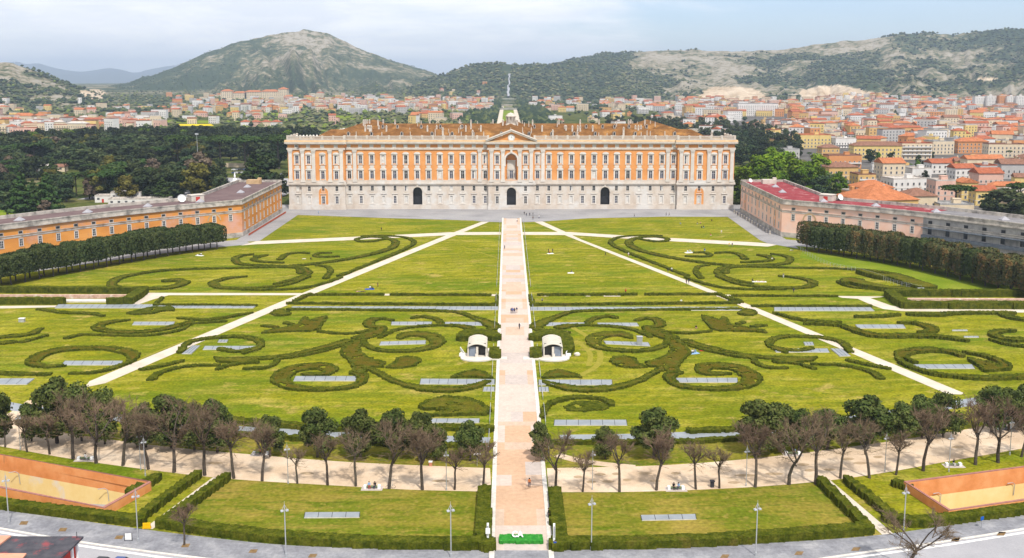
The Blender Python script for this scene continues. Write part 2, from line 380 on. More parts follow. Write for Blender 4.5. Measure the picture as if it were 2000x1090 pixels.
# the central avenue with white kerbs
MT['avenue_pale'] = mat('avenue_pale', [(.50, .41, .345), (.56, .46, .39)], scale=.15, coord='World', rough=.85, fine=(1.2, .07), brick=(1.2, 2.4, .03, .93, .96))
MT['avenue_grey'] = mat('avenue_grey', [(.45, .385, .34), (.50, .425, .38)], scale=.15, coord='World', rough=.85, fine=(1.2, .07), brick=(1.2, 2.4, .03, .93, .96))
MT['avenue_peach'] = mat('avenue_peach', [(.49, .36, .265), (.54, .40, .30)], scale=.15, coord='World', rough=.85, fine=(1.2, .07), brick=(1.2, 2.4, .03, .93, .96))
MT['avenue_deep'] = mat('avenue_deep', [(.50, .325, .205), (.55, .36, .24)], scale=.15, coord='World', rough=.85, fine=(1.2, .07), brick=(1.2, 2.4, .03, .93, .96))
ra = random.Random(12); mb = MB(); y = 145.0
while y < 525:
    L = ra.choice((2.5, 4, 5, 6.5, 8, 10)); e = min(525, y+L); near = y < 215
    main = ra.choices((0, 1, 2, 3), (2, 1.5, 3, 4) if near else (5, 3, 3, .8))[0]; side = ra.choices((main, 0, 2, 3), (5, 1, 2, 2))[0]
    if not near or ra.random() < .6:
        for a, b, k in ((-4.15, -2.7, side), (-2.7, 2.7, main), (2.7, 4.15, side)): mb.quad((a, y, .11), (b, y, .11), (b, e, .11), (a, e, .11), k)
    else:
        for a, b in ((-4.15, -1.4), (-1.4, 1.2), (1.2, 4.15)): mb.quad((a, y, .11), (b, y, .11), (b, e, .11), (a, e, .11), ra.choices((0, 1, 2, 3), (2, 1.5, 3, 4))[0])
    y = e
tag(mb.build('central_avenue', [MT['avenue_pale'], MT['avenue_grey'], MT['avenue_peach'], MT['avenue_deep']]), kind='structure')
for sgn in (-1, 1):
    mb = MB(); xs = sorted((sgn*4.16, sgn*4.95)); mb.box(xs[0], xs[1], 146, 527, 0, .22); tag(mb.build('avenue_kerb', MT['white_kerb']), kind='structure')
# pavement, road along the bottom edge
PV = [(-80, 985), (0, 997), (120, 1013), (250, 1031), (400, 1050), (560, 1066), (760, 1073.5), (945, 1076), (1090, 1076), (1300, 1072), (1500, 1062), (1690, 1049), (1850, 1028), (2000, 1004), (2090, 990)]
PVo = [(-80, 1020), (0, 1033), (120, 1054), (250, 1073), (400, 1092), (560, 1108), (760, 1120), (945, 1127), (1090, 1127), (1300, 1121), (1500, 1106), (1690, 1080), (1850, 1058), (2000, 1034), (2090, 1020)]
pi_, po_ = GP(smooth(PV, 5)), GP(smooth(PVo, 5))
tag(sheet('pavement', pi_+po_[::-1], .12, MT['pavement']), kind='structure')
L_, R_ = ribbon(po_, .5)
mbk = MB()
for i in range(len(po_)-1):
    a, b, c, d = R_[i], R_[i+1], L_[i+1], L_[i]
    mbk.quad((*a, .14), (*b, .14), (*c, .14), (*d, .14)); mbk.quad((*a, .0), (*b, .0), (*b, .14), (*a, .14))
tag(mbk.build('kerb', MT['white_kerb']), kind='structure')
sheet('road', po_+[(120, 60), (-120, 60)], .06, MT['road'])
PWl = GP(smooth([(x, y+7 if x < 400 or x > 1600 else y+9) for x, y in PVo], 5))
strip('road_marking', PWl, .55, .08, MT['road_white'])
# grey glazed way hidden behind the trees
for pts in ([(-40, 782), (60, 800), (250, 818), (440, 838), (700, 852), (956, 862)], [(1095, 857), (1300, 853), (1500, 840), (1700, 815), (1900, 785), (2050, 760)]):
    strip('grey_way', GP(smooth(pts, 5)), 4.2, .07, MT['glass_strip'])
for q in ([(280, 1034), (298, 1034), (430, 932), (417, 932)], [(1724, 1046), (1746, 1044), (1620, 937), (1607, 938)]):
    poly_path('gravel_path', q, .06)
# park axis behind the palace: lawn between two pale ways running to the hill
for i, (m, x0, x1, y0, y1) in enumerate((('path', -19, -11, 850, 3150), ('path', 11, 19, 850, 3150), ('grass_fresh', -10.8, 10.8, 850, 2250), ('grass_fresh', -10.8, 10.8, 2330, 3100))):
    tag(sheet('park_way' if m == 'path' else 'park_lawn', [(x0, y0), (x1, y0), (x1, y1), (x0, y1)], .25, MT[m]), kind='structure')
# town ground to the right and behind
sheet('town_ground', [(215, 420), (330, 300), (1500, 900), (2300, 2300), (330, 2300), (200, 1250), (260, 900), (225, 700)], .06, MT['town_ground'])
sheet('car_park', [(-260, 610), (-140, 600), (-140, 735), (-225, 745)], .05, MT['road'])
sheet('sports_field', [(-520, 580), (-385, 545), (-330, 640), (-445, 720)], .05, MT['grass_fresh'])
sheet('sports_field', [(-330, 520), (-262, 505), (-250, 545), (-310, 575)], .05, MT['grass_fresh'])
# trodden tracks across the grass
MT['track'] = mat('trodden_grass', [(.22, .20, .022), (.29, .25, .045)], scale=.8, coord='World', rough=1)
for pts, w in (([(905, 483), (940, 494), (974, 505)], .7), ([(582, 422), (660, 435), (735, 450)], .6), ([(1118, 640), (1150, 660), (1172, 690), (1165, 715), (1130, 735)], 1.6), ([(1130, 668), (1152, 690), (1150, 715)], 1.4), ([(870, 462), (830, 468)], .5), ([(430, 640), (300, 690), (180, 745)], .7)):
    strip('trodden_track', GP(smooth(pts, 6)), w, .045, MT['track'])
# dug planting squares in the pavement and worn patches on the sandy road
MT['soil'] = mat('soil', [(.16, .10, .045), (.24, .16, .08)], scale=2, coord='World', rough=1)
for x, y in ((46, 1023), (122, 1036), (232, 1051), (362, 1067), (494, 1078), (610, 1087), (1415, 1088), (1560, 1082), (1671, 1074), (1866, 1055), (1955, 1044)):
    sheet('planting_square', GP([(x-9, y+3.5), (x+6, y+3.5), (x+10, y-3.5), (x-4, y-3.5)]), .14, MT['soil'])
MT['worn'] = mat('worn_sand', [(.30, .215, .125), (.42, .31, .20)], scale=1, coord='World', rough=1)
for x, y, w in ((1172, 927, 11), (1204, 926, 9), (1260, 925, 14), (1320, 925, 10), (1129, 932, 9), (1155, 942, 10), (1188, 941, 12), (1225, 938, 9), (1279, 940, 11), (1456, 929, 22), (1512, 926, 18), (1569, 908, 12), (1581, 919, 10), (1433, 943, 12), (1620, 918, 12), (1680, 905, 14), (1655, 897, 14), (1715, 893, 10), (1870, 874, 12), (420, 905, 16), (600, 925, 14), (860, 940, 18)):
    sheet('worn_patch', GP(smooth([(x-w, y), (x-w*.4, y-2.4), (x+w*.5, y-2), (x+w, y+.4), (x+w*.3, y+2.6), (x-w*.5, y+2.2)], 4, True)), .068, MT['worn'])
# ------------------------------------------------------------------ hills: one relief in rings of distance round the viewpoint
NPX = 1000; pxs = np.linspace(-260, 2260, NPX)
rings = np.concatenate([np.linspace(2250, 3000, 40), np.linspace(3010, 5600, 150), np.linspace(5620, 7200, 14)])
def prof(tab): return np.interp(pxs, [a for a, b in tab], [b for a, b in tab])
H1 = prof([(-260, 112), (-100, 118), (0, 123), (40, 124), (60, 130), (90, 142), (130, 160), (165, 172), (190, 181), (212, 191), (260, 200), (2260, 220)])
H2 = prof([(-260, 230), (150, 180), (210, 172), (260, 160), (300, 148), (340, 134), (380, 118), (420, 102), (460, 85), (500, 75), (540, 67), (575, 64), (592, 61), (600, 57), (608, 57), (620, 60), (650, 68), (680, 80), (700, 92), (740, 108), (780, 122), (820, 133), (850, 142), (872, 150), (900, 160), (950, 175), (1000, 200), (2260, 230)])
H3 = prof([(-260, 240), (700, 200), (780, 180), (830, 160), (860, 148), (890, 137), (920, 128), (950, 124), (990, 125), (1030, 126.5), (1060, 125), (1090, 124), (1110, 122), (1150, 124), (1250, 140), (1330, 160), (1420, 185), (2260, 240)])
H4 = prof([(-260, 260), (950, 160), (1040, 132), (1090, 122), (1110, 117), (1150, 109), (1180, 105), (1230, 102), (1290, 98), (1350, 97), (1400, 100), (1450, 101), (1500, 98), (1540, 93), (1580, 87), (1630, 83), (1680, 77), (1730, 68), (1760, 65), (1800, 66), (1850, 68), (1900, 63), (1950, 58), (2000, 56), (2260, 48)])
dirs = [ray(x, 300) for x in pxs]
AZ = np.array([math.atan2(d.x, d.y) for d in dirs])
def ztop(yrow, D):
    # height at distance D that is seen at row yrow (per column)
    out = np.zeros(NPX)
    for i, (x, y) in enumerate(zip(pxs, yrow)):
        d = ray(x, y); t = D/math.hypot(d.x, d.y); out[i] = CAM.z+d.z*t
    return np.maximum(out, -30)
XX = CAM.x+np.sin(AZ)[:, None]*rings[None, :]; YY = np.cos(AZ)[:, None]*rings[None, :]
DD = np.broadcast_to(rings[None, :], XX.shape)
Z = np.full(XX.shape, -5.0); veg = np.zeros(XX.shape); rocky = np.zeros(XX.shape)
plain = np.clip((DD-2300)/3000, 0, 1)*28
Z = np.maximum(Z, plain-2)
which = np.zeros(XX.shape, int); PX = np.broadcast_to(pxs[:, None], XX.shape)
for k, (H, Db, Dr, pw, amp) in enumerate(((H1, 2300, 3300, 1.15, .22), (H2, 3300, 5300, 1.25, .30), (H3, 3080, 4100, .9, .16), (H4, 2850, 4900, 1.15, .24))):
    zr = ztop(H+(fbm(pxs/26+k*5, pxs*0+k, 4)-.47)*7, Dr); t = (DD-Db)/(Dr-Db); tt = np.clip(t, 0, 1)
    z = zr[:, None]*tt**pw
    rid = np.abs(fbm(XX/420+k*7, YY/900, 5)*2-.95)
    z = z-amp*1.25*zr[:, None]*(.9-rid*1.7)*(tt*(1-tt)*4)**.8
    z = z+ (fbm(XX/60, YY/60, 3)-.45)*zr[:, None].clip(0, 300)*.05*np.clip(tt*(1.15-tt)*3, 0, 1)
    gul = np.abs(fbm((PX+(DD-Db)*.02)/46+k*11, DD/2600, 4)*2-.95)
    z = z-(.30 if k == 1 else .16)*zr[:, None]*(.5-gul*1.5)*np.clip(tt*(1-tt)*4, 0, 1)**.9
    z = np.where(t > 1, zr[:, None]*(1-.55*(t-1)), z)
    z = np.where(t < 0, -20, z)
    m = z > Z; Z = np.where(m, z, Z); which = np.where(m, k+1, which)
PX = np.broadcast_to(pxs[:, None], XX.shape)
# row at which each point is seen, for placing the woods and the quarries on the relief
PYROW = np.zeros(XX.shape)
for i in range(NPX):
    d0 = dirs[i]; h = math.hypot(d0.x, d0.y)
    # solve the row from the slope of the line of sight
    s = (Z[i]-CAM.z)/rings
    a = np.arctan(-s); PYROW[i] = YC+F*np.tan(a-PITCH)
n1 = fbm(XX/160, YY/160, 5); n2 = fbm(XX/45+9, YY/45, 3)
def sm(a, b, x): t = np.clip((x-a)/(b-a), 0, 1); return t*t*(3-2*t)
wpx = PX+(fbm(XX/500+3, YY/700, 4)-.47)*260; wpy = PYROW+(fbm(XX/260+8, YY/400, 4)-.47)*46
def patch(x0, x1, y0, y1, fx=40, fy=9): return sm(x0-fx, x0+fx, wpx)*(1-sm(x1-fx, x1+fx, wpx))*sm(y0-fy, y0+fy, wpy)*(1-sm(y1-fy, y1+fy, wpy))
veg = np.where(which == 3, 1.0, np.where(which == 1, .52, .55))
v2 = .60+.30*sm(105, 165, wpy)+.34*(1-sm(330, 520, wpx))-.16*patch(560, 720, 60, 140)+.12*patch(500, 590, 60, 130)
v4 = .50+.45*(1-sm(1130, 1290, wpx))+.12*sm(1500, 1750, wpx)+.30*patch(1440, 1700, 122, 185)-.42*patch(1270, 1440, 103, 156)-.34*patch(1480, 1700, 80, 112)+.30*patch(1690, 2100, 55, 98)
veg = np.where(which == 2, v2, np.where(which == 4, v4, veg)); veg = np.where(which == 0, .75, veg)
veg = veg+(n1-.47)*1.7+(n2-.45)*.7
def ell(cx, cy, rx, ry): return ((PX-cx)/rx)**2+((PYROW-cy)/ry)**2
wob = 1+(n2-.45)*.9
qy = ((ell(1425, 184, 62, 15)*wob < 1) | (ell(1618, 184, 62, 19)*wob < 1) | (ell(1655, 186, 55, 10)*wob < 1) | (ell(188, 182, 26, 10)*wob < 1) | (ell(1918, 154, 20, 3) < 1)).astype(float)
hv = np.stack([XX, YY, Z], -1).reshape(-1, 3); nr = len(rings)
ii = np.arange(NPX-1)[:, None]*nr+np.arange(nr-1)[None, :]
hf = np.stack([ii, ii+nr, ii+nr+1, ii+1], -1).reshape(-1, 4)
me = bpy.data.meshes.new('hills'); me.from_pydata(hv.tolist(), [], hf.tolist())
for nm, arr in (('veg', veg), ('quarry', qy)):
    at = me.attributes.new(nm, 'FLOAT', 'POINT'); at.data.foreach_set('value', arr.reshape(-1).astype(np.float32))
me.polygons.foreach_set('use_smooth', [True]*len(me.polygons)); me.update()
hm = bpy.data.materials.new('hillside'); hm.use_nodes = True; hn = hm.node_tree; hb = hn.nodes['Principled BSDF']
hb.inputs['Roughness'].default_value = 1; hb.inputs['Specular IOR Level'].default_value = 0
def node(t, **k):
    n = hn.nodes.new(t)
    for a, b in k.items(): setattr(n, a, b)
    return n
geo = node('ShaderNodeNewGeometry'); av = node('ShaderNodeAttribute', attribute_name='veg'); aq = node('ShaderNodeAttribute', attribute_name='quarry')
na = node('ShaderNodeTexNoise'); na.inputs['Scale'].default_value = .035; na.inputs['Detail'].default_value = 8; na.inputs['Roughness'].default_value = .75
nb = node('ShaderNodeTexNoise'); nb.inputs['Scale'].default_value = .012; nb.inputs['Detail'].default_value = 9; nb.inputs['Roughness'].default_value = .7
for n in (na, nb): hn.links.new(geo.outputs['Position'], n.inputs[0])
ad = node('ShaderNodeMath', operation='ADD'); hn.links.new(av.outputs['Fac'], ad.inputs[0])
ms = node('ShaderNodeMath', operation='MULTIPLY_ADD'); ms.inputs[1].default_value = 4.6; ms.inputs[2].default_value = -2.3
hn.links.new(na.outputs[0], ms.inputs[0]); hn.links.new(ms.outputs[0], ad.inputs[1])
rv = node('ShaderNodeValToRGB'); e = rv.color_ramp.elements
e[0].position = 0; e[0].color = (.34, .305, .245, 1); e[1].position = 1; e[1].color = (.042, .062, .030, 1)
for p, c in ((.22, (.29, .245, .17)), (.42, (.195, .17, .105)), (.62, (.105, .112, .052)), (.82, (.070, .090, .042))):
    x = e.new(p); x.color = (*c, 1)
hn.links.new(ad.outputs[0], rv.inputs[0])
rq = node('ShaderNodeValToRGB'); rq.color_ramp.elements[0].color = (.38, .27, .16, 1); rq.color_ramp.elements[1].color = (.66, .54, .40, 1)
rq.color_ramp.elements[0].position = .35; rq.color_ramp.elements[1].position = .62
hn.links.new(nb.outputs[0], rq.inputs[0])
mxq = node('ShaderNodeMixRGB'); hn.links.new(aq.outputs['Fac'], mxq.inputs[0]); hn.links.new(rv.outputs[0], mxq.inputs[1]); hn.links.new(rq.outputs[0], mxq.inputs[2])
hn.links.new(mxq.outputs[0], hb.inputs['Base Color'])
bpn = node('ShaderNodeBump'); bpn.inputs['Strength'].default_value = 1; bpn.inputs['Distance'].default_value = 9
hn.links.new(na.outputs[0], bpn.inputs['Height']); hn.links.new(bpn.outputs[0], hb.inputs['Normal'])
me.materials.append(hm); tag(link('hills', me), kind='structure')
def land_z(x, y):
    "height of the relief under a point"
    r = math.hypot(x-CAM.x, y); a = math.atan2(x-CAM.x, y)
    if r < 2260: return 0
    i = int(np.clip(np.searchsorted(AZ, a), 1, NPX-1)); j = int(np.clip(np.searchsorted(rings, r), 1, nr-1))
    return max(0, float(Z[i, j]))
# far blue range
mb = MB(); tab = [(-120, 138), (-40, 128), (30, 121), (50, 125), (75, 124), (100, 131), (130, 137), (160, 140), (190, 136), (215, 133), (240, 137), (265, 142), (290, 136), (330, 129), (360, 128), (420, 135), (520, 150), (600, 160)]
tt = smooth([(a, b) for a, b in tab], 4); rows = []
for k, (D, fz) in enumerate(((18000, 0), (19500, .45), (20800, .72), (22000, 1), (23500, .5))):
    row = []
    for i, (x, y) in enumerate(tt):
        d = ray(x, y); t = 22000/math.hypot(d.x, d.y); zt = CAM.z+d.z*t; q = D/math.hypot(d.x, d.y)
        row.append((CAM.x+d.x*q, d.y*q, max(0, zt)*fz*(1 if k == 3 else (.75+.5*vnoise(np.array(i*.35), np.array(k*1.7))))-(30 if k == 0 else 0)))
    rows.append(row)
for k in range(4):
    for i in range(len(tt)-1): mb.quad(rows[k][i], rows[k][i+1], rows[k+1][i+1], rows[k+1][i])
MT['far_range'] = mat('far_range', [(.03, .04, .025), (.07, .075, .05)], scale=.002, coord='World', rough=1)
tag(mb.build('mountains', MT['far_range'], smooth_=True), kind='structure')
# trees and bushes on the hillsides and in the plain, too many to count
rs = np.random.RandomState(5)
def low_clumps(name, pts, mats, label, cat):
    V = []; Fc = []; Mi = []
    base = np.array([(0, 0, 1), (1, 0, .35), (.3, .95, .4), (-.8, .6, .3), (-.8, -.6, .4), (.3, -.95, .35), (0, 0, -.3)])
    tri = [(0, 1, 2), (0, 2, 3), (0, 3, 4), (0, 4, 5), (0, 5, 1), (6, 2, 1), (6, 3, 2), (6, 4, 3), (6, 5, 4), (6, 1, 5)]
    for (x, y, z, r, m) in pts:
        n = len(V); j = rs.uniform(.75, 1.3, (7, 3)); a = rs.uniform(0, 6.3); c, s = math.cos(a), math.sin(a)
        b = base*j*r; bx = b[:, 0]*c-b[:, 1]*s+x; by = b[:, 0]*s+b[:, 1]*c+y
        V += list(zip(bx.tolist(), by.tolist(), (b[:, 2]+z+r*.3).tolist())); Fc += [(n+p, n+q, n+w) for p, q, w in tri]; Mi += [m]*10
    me = bpy.data.meshes.new(name); me.from_pydata(V, [], Fc); me.polygons.foreach_set('material_index', Mi)
    for q in mats: me.materials.append(q)
    me.update(); return tag(link(name, me), label, cat, kind='stuff')
CL = [mat('bush_dark', [(.018, .032, .018), (.040, .058, .028)], scale=.05, coord='World', rough=1), mat('bush_olive', [(.058, .075, .028), (.10, .115, .042)], scale=.05, coord='World', rough=1),
      mat('bush_pale', [(.11, .115, .055), (.17, .165, .075)], scale=.05, coord='World', rough=1), mat('bush_spring', [(.11, .15, .025), (.17, .20, .04)], scale=.05, coord='World', rough=1)]
pts = []
vf = veg.reshape(-1); wf = which.reshape(-1); pf = PX.reshape(-1); yf = PYROW.reshape(-1); qf = qy.reshape(-1)
cand = rs.permutation(len(hv))
for i in cand[:90000]:
    w = wf[i]
    if w == 0 or qf[i] > 0 or (w == 4 and 1355 < pf[i] < 1725 and 164 < yf[i] < 205 and rs.rand() < .8): continue
    if abs(hv[i, 0]) < 15: continue
    v = vf[i]; D = math.hypot(hv[i, 0], hv[i, 1])
    if D > 5400: continue
    if (w == 4 and v > .60 and rs.rand() < .6) or (w == 3 and rs.rand() < .55) or (w == 2 and v > .75 and rs.rand() < .25) or (w == 1 and v > .5 and rs.rand() < .5):
        pts.append((hv[i, 0]+rs.uniform(-8, 8), hv[i, 1]+rs.uniform(-8, 8), hv[i, 2], rs.uniform(3.5, 8.0) if w != 2 else rs.uniform(2.5, 4), (0 if rs.rand() < .6 else 1) if w != 3 else rs.choice([0, 0, 1, 1, 2])))
low_clumps('hillside_trees', pts, CL, 'dark trees and scrub scattered over the hills behind the town', 'trees')
# ------------------------------------------------------------------ the palace
MT['travertine'] = mat('travertine', [(.50, .42, .345), (.58, .505, .43), (.62, .565, .50)], scale=.22, coord='World', detail=8, rough=.85, stretch=(1, 1, .6),
    second=[((.56, .44, .34), .10, .56, .80, (1, 1, .35)), ((.62, .59, .55), .07, .5, .6)], brick=(2.6, .95, .035, .88, .95, (math.pi/2, 0, 0)))
MT['stucco'] = mat('stucco', [(.57, .235, .075), (.66, .29, .098), (.71, .34, .13)], scale=.16, coord='World', detail=8, rough=.9,
    second=[((.50, .21, .07), .06, .58, .78, (1, 1, .3))])
MT['trim'] = mat('trim', [(.48, .42, .355), (.60, .545, .475)], scale=.5, coord='World', detail=6, rough=.85, second=[((.45, .38, .31), .2, .6, .8, (1, 1, .3))])
MT['trim_w'] = mat('trim_white', [(.55, .50, .44), (.65, .61, .555)], scale=.4, rough=.85, rand=.08)
MT['pane'] = mat('window_glass', [(.05, .055, .09), (.11, .115, .15)], scale=.6, coord='World', rough=.15, spec=.6)
MT['pane_dark'] = mat('window_dark', (.025, .026, .03), rough=.3, spec=.5)
MT['shutter'] = mat('window_shutter', (.68, .65, .60), rough=.7)
MT['mullion'] = mat('mullion', (.66, .64, .62), rough=.7)
MT['tiles'] = mat('roof_tiles', [(.125, .058, .022), (.19, .088, .030), (.26, .13, .048)], scale=.25, coord='World', detail=8, rough=.95, bump=.5,
    second=[((.13, .075, .030), .12, .56, .75), ((.40, .20, .06), .07, .55, .7)], fine=(1.6, .22))
MT['tiles2'] = mat('ledge_tiles', [(.42, .27, .14), (.54, .38, .22)], scale=.4, coord='World', rough=.95)
Y0 = gp(999, 408.5)[1]
PAL = empty('palace', (0, Y0, 0)); PAL.scale = (.981, 1, 1)
tag(PAL, 'long orange and travertine royal palace with central pediment at the head of the lawns', 'palace')
SEG = [(-125, -117.6, -1.3), (-117.6, -93.2, -2.3), (-93.2, -13, 0), (-13, 13, -2.0), (13, 93.2, 0), (93.2, 117.6, -2.3), (117.6, 125, -1.3)]
BAY = [-120, -113.3, -105.5, -97.9]+[-14.7-6.36*k for k in range(12, -1, -1)]+[-7.95, 7.95]+[14.7+6.36*k for k in range(13)]+[97.9, 105.5, 113.3, 120]
GATES = [-14.7-6.36*6, 0, 14.7+6.36*6]
def plane_at(x):
    for a, b, y in SEG:
        if a <= x <= b: return y
    return 0
def wall_grid(mb, x0, x1, z0, z1, y, ops, depth, m=0, mr=0):
    xs = sorted({x0, x1}|{v for o in ops for v in o[:2] if x0 < v < x1}); zs = sorted({z0, z1}|{v for o in ops for v in o[2:4] if z0 < v < z1})
    for i in range(len(xs)-1):
        for j in range(len(zs)-1):
            cx, cz = (xs[i]+xs[i+1])/2, (zs[j]+zs[j+1])/2
            if any(o[0] < cx < o[1] and o[2] < cz < o[3] for o in ops): continue
            mb.quad((xs[i], y, zs[j]), (xs[i+1], y, zs[j]), (xs[i+1], y, zs[j+1]), (xs[i], y, zs[j+1]), m)
    for (a, b, c, d) in [o[:4] for o in ops]:
        c, d = max(c, z0), min(d, z1)
        if c >= d: continue
        e = y+depth
        mb.quad((a, y, c), (a, y, d), (a, e, d), (a, e, c), mr); mb.quad((b, y, c), (b, e, c), (b, e, d), (b, y, d), mr)
        mb.quad((a, y, d), (b, y, d), (b, e, d), (a, e, d), mr); mb.quad((a, y, c), (a, e, c), (b, e, c), (b, y, c), mr)
def arch_fill(mb, xc, r, zs, ztop, y, m=0, mr=0, depth=1, seg=14):
    "spandrels that turn the head of a rectangular opening into a round arch, and its soffit"
    for i in range(seg):
        a0, a1 = math.pi*i/seg, math.pi*(i+1)/seg
        p0 = (xc+r*math.cos(a0), zs+r*math.sin(a0)); p1 = (xc+r*math.cos(a1), zs+r*math.sin(a1))
        mb.quad((p1[0], y, p1[1]), (p0[0], y, p0[1]), (p0[0], y, ztop), (p1[0], y, ztop), m)
        mb.quad((p0[0], y, p0[1]), (p1[0], y, p1[1]), (p1[0], y+depth, p1[1]), (p0[0], y+depth, p0[1]), mr)
# openings per bay: lower (piano nobile), upper, mezzanine, ground
def op(x, w, a, b): return (x-w/2, x+w/2, a, b)
gm = MB(); um = MB()
for (a, b, y) in SEG:
    bays = [x for x in BAY if a < x < b]; og = []; ou = []
    for x in bays:
        gate = any(abs(x-g) < .5 for g in GATES)
        if not gate:
            og += [op(x, 1.5, 10.3, 13.0), op(x, 1.5, 3.4, 7.4)]
        ou += [op(x, 1.9, 16.9, 21.3), op(x, 1.8, 25.3, 29.9)]
    for g in GATES:
        if a < g < b: og.append(op(g, 5.2, 0, 12.2))
    if a < 0 < b: ou.append(op(0, 6.4, 16.5, 30.9))
    wall_grid(gm, a, b, 0, 15.2, y, og, .9); wall_grid(um, a, b, 15.2, 36, y, ou, .45)
    for g in GATES:
        if a < g < b: arch_fill(gm, g, 2.6, 9.6, 12.2, y, depth=3.5)
    if a < 0 < b: arch_fill(um, 0, 3.2, 27.7, 30.9, y, m=0, mr=0, depth=3.4)
for i in range(len(SEG)-1):
    x = SEG[i][1]; ya, yb = sorted((SEG[i][2], SEG[i+1][2]))
    gm.quad((x, ya, 0), (x, yb, 0), (x, yb, 15.2), (x, ya, 15.2)); um.quad((x, ya, 15.2), (x, yb, 15.2), (x, yb, 36), (x, ya, 36))
for x, ya, yb in ((-125, -1.3, 24), (125, -1.3, 24), (-111, 24, 185), (111, 24, 185)):
    gm.quad((x, ya, 0), (x, yb, 0), (x, yb, 15.2), (x, ya, 15.2)); um.quad((x, ya, 15.2), (x, yb, 15.2), (x, yb, 38), (x, ya, 38))
for xa, xb, y in ((-111, 111, 185), (-125, -111, 24), (111, 125, 24)):
    gm.quad((xa, y, 0), (xb, y, 0), (xb, y, 15.2), (xa, y, 15.2)); um.quad((xa, y, 15.2), (xb, y, 15.2), (xb, y, 38), (xa, y, 38))
gm.build('ground_floor_wall', [MT['travertine']], PAL); um.build('upper_wall', [MT['stucco']], PAL)
# niche and gate recesses
nb_ = MB(); y = -2.0
nb_.quad((-3.2, y, 16.5), (-3.2, y, 27.7), (-3.2, y+3.4, 27.7), (-3.2, y+3.4, 16.5)); nb_.quad((3.2, y, 16.5), (3.2, y+3.4, 16.5), (3.2, y+3.4, 27.7), (3.2, y, 27.7))
nb_.quad((-3.3, y+3.4, 16.4), (3.3, y+3.4, 16.4), (3.3, y+3.4, 31), (-3.3, y+3.4, 31)); nb_.quad((-3.2, y, 16.5), (-3.2, y+3.4, 16.5), (3.2, y+3.4, 16.5), (3.2, y, 16.5), 1)
nic = nb_.build('niche', [MT['stucco'], MT['trim']], PAL)
n2_ = MB()
n2_.box(-2.3, 2.3, 1.15, 1.38, 22.4, 26.6); n2_.box(-2.6, 2.6, 1.0, 1.38, 26.6, 27.1); n2_.box(-2.4, -1.5, 1.05, 1.38, 16.5, 21.6); n2_.box(1.5, 2.4, 1.05, 1.38, 16.5, 21.6); n2_.box(-2.6, 2.6, .95, 1.38, 21.6, 22.3)
n2_.build('niche_surround', MT['trim_w'], nic); 
for i in range(9):   # coffers of the half dome
    n2_ = MB(); a = math.pi*(i+.5)/9; n2_.box(-.28, .28, 1.2, 1.38, 0, .5, o=(2.5*math.cos(a), 0)); n2_.v[-8:] = [(p[0], p[1], p[2]+27.9+2.3*math.sin(a)) for p in n2_.v[-8:]]; n2_.build('coffer', MT['trim_w'], nic)
flags = MB()
for i, x in enumerate((-1.9, -1.2, .9, 1.6)): flags.tube((x, .9, 17), (x*1.15, -.4, 20.6), .06, .05, 4, 3); flags.quad((x, .2, 19.6), (x*1.1, -.35, 20.4), (x*1.1+.3, -.3, 17.6), (x+.25, .3, 17.3), i % 3)
flags.build('flag', [mat('flag_blue', (.03, .05, .25)), mat('flag_red', (.4, .03, .03)), mat('flag_white', (.7, .7, .7)), MT['steel']], nic)
for g in GATES:
    y = plane_at(g); mb = MB()
    mb.box(g-2.6, g+2.6, y+3.4, y+3.5, 0, 12.2, 0)
    gt = mb.build('gateway', [MT['pane_dark']], PAL)
    m2 = MB()
    for i in range(10): m2.box(g-2.5+i*.54, g-2.42+i*.54, y+1.2, y+1.28, 0, 6.9, 0)
    for z in (.6, 3.4, 6.8): m2.box(g-2.6, g+2.6, y+1.16, y+1.3, z, z+.14, 0)
    m2.build('gate_leaf', MT['dark_metal'], gt)
    m3 = MB()
    for i in range(15):
        a0, a1 = math.pi*i/15, math.pi*(i+1)/15
        for (ra, rb) in ((2.7, 3.4),):
            P = [(g+r*math.cos(a), 9.6+r*math.sin(a)) for r, a in ((ra, a0), (rb, a0), (rb, a1), (ra, a1))]
            m3.quad(*[(p[0], y-.15, p[1]) for p in P][::-1]); m3.quad((P[1][0], y-.15, P[1][1]), (P[1][0], y, P[1][1]), (P[2][0], y, P[2][1]), (P[2][0], y-.15, P[2][1]))
    m3.box(g-.5, g+.5, y-.5, y-.01, 12.3, 14); m3.build('arch_moulding', MT['trim'], gt)
# big arch over the niche
m3 = MB()
for i in range(18):
    a0, a1 = math.pi*i/18, math.pi*(i+1)/18
    P = [(r*math.cos(a), 27.7+r*math.sin(a)) for r, a in ((3.2, a0), (4.1, a0), (4.1, a1), (3.2, a1))]
    m3.quad(*[(p[0], -2.35, p[1]) for p in P][::-1]); m3.quad((P[1][0], -2.35, P[1][1]), (P[1][0], -2, P[1][1]), (P[2][0], -2, P[2][1]), (P[2][0], -2.35, P[2][1]))
m3.box(-4.1, -3.2, -2.35, -2, 24, 27.7); m3.box(3.2, 4.1, -2.35, -2, 24, 27.7); m3.box(-.6, .6, -2.7, -2.02, 31.3, 33)
m3.build('archivolt', MT['trim_w'], PAL)
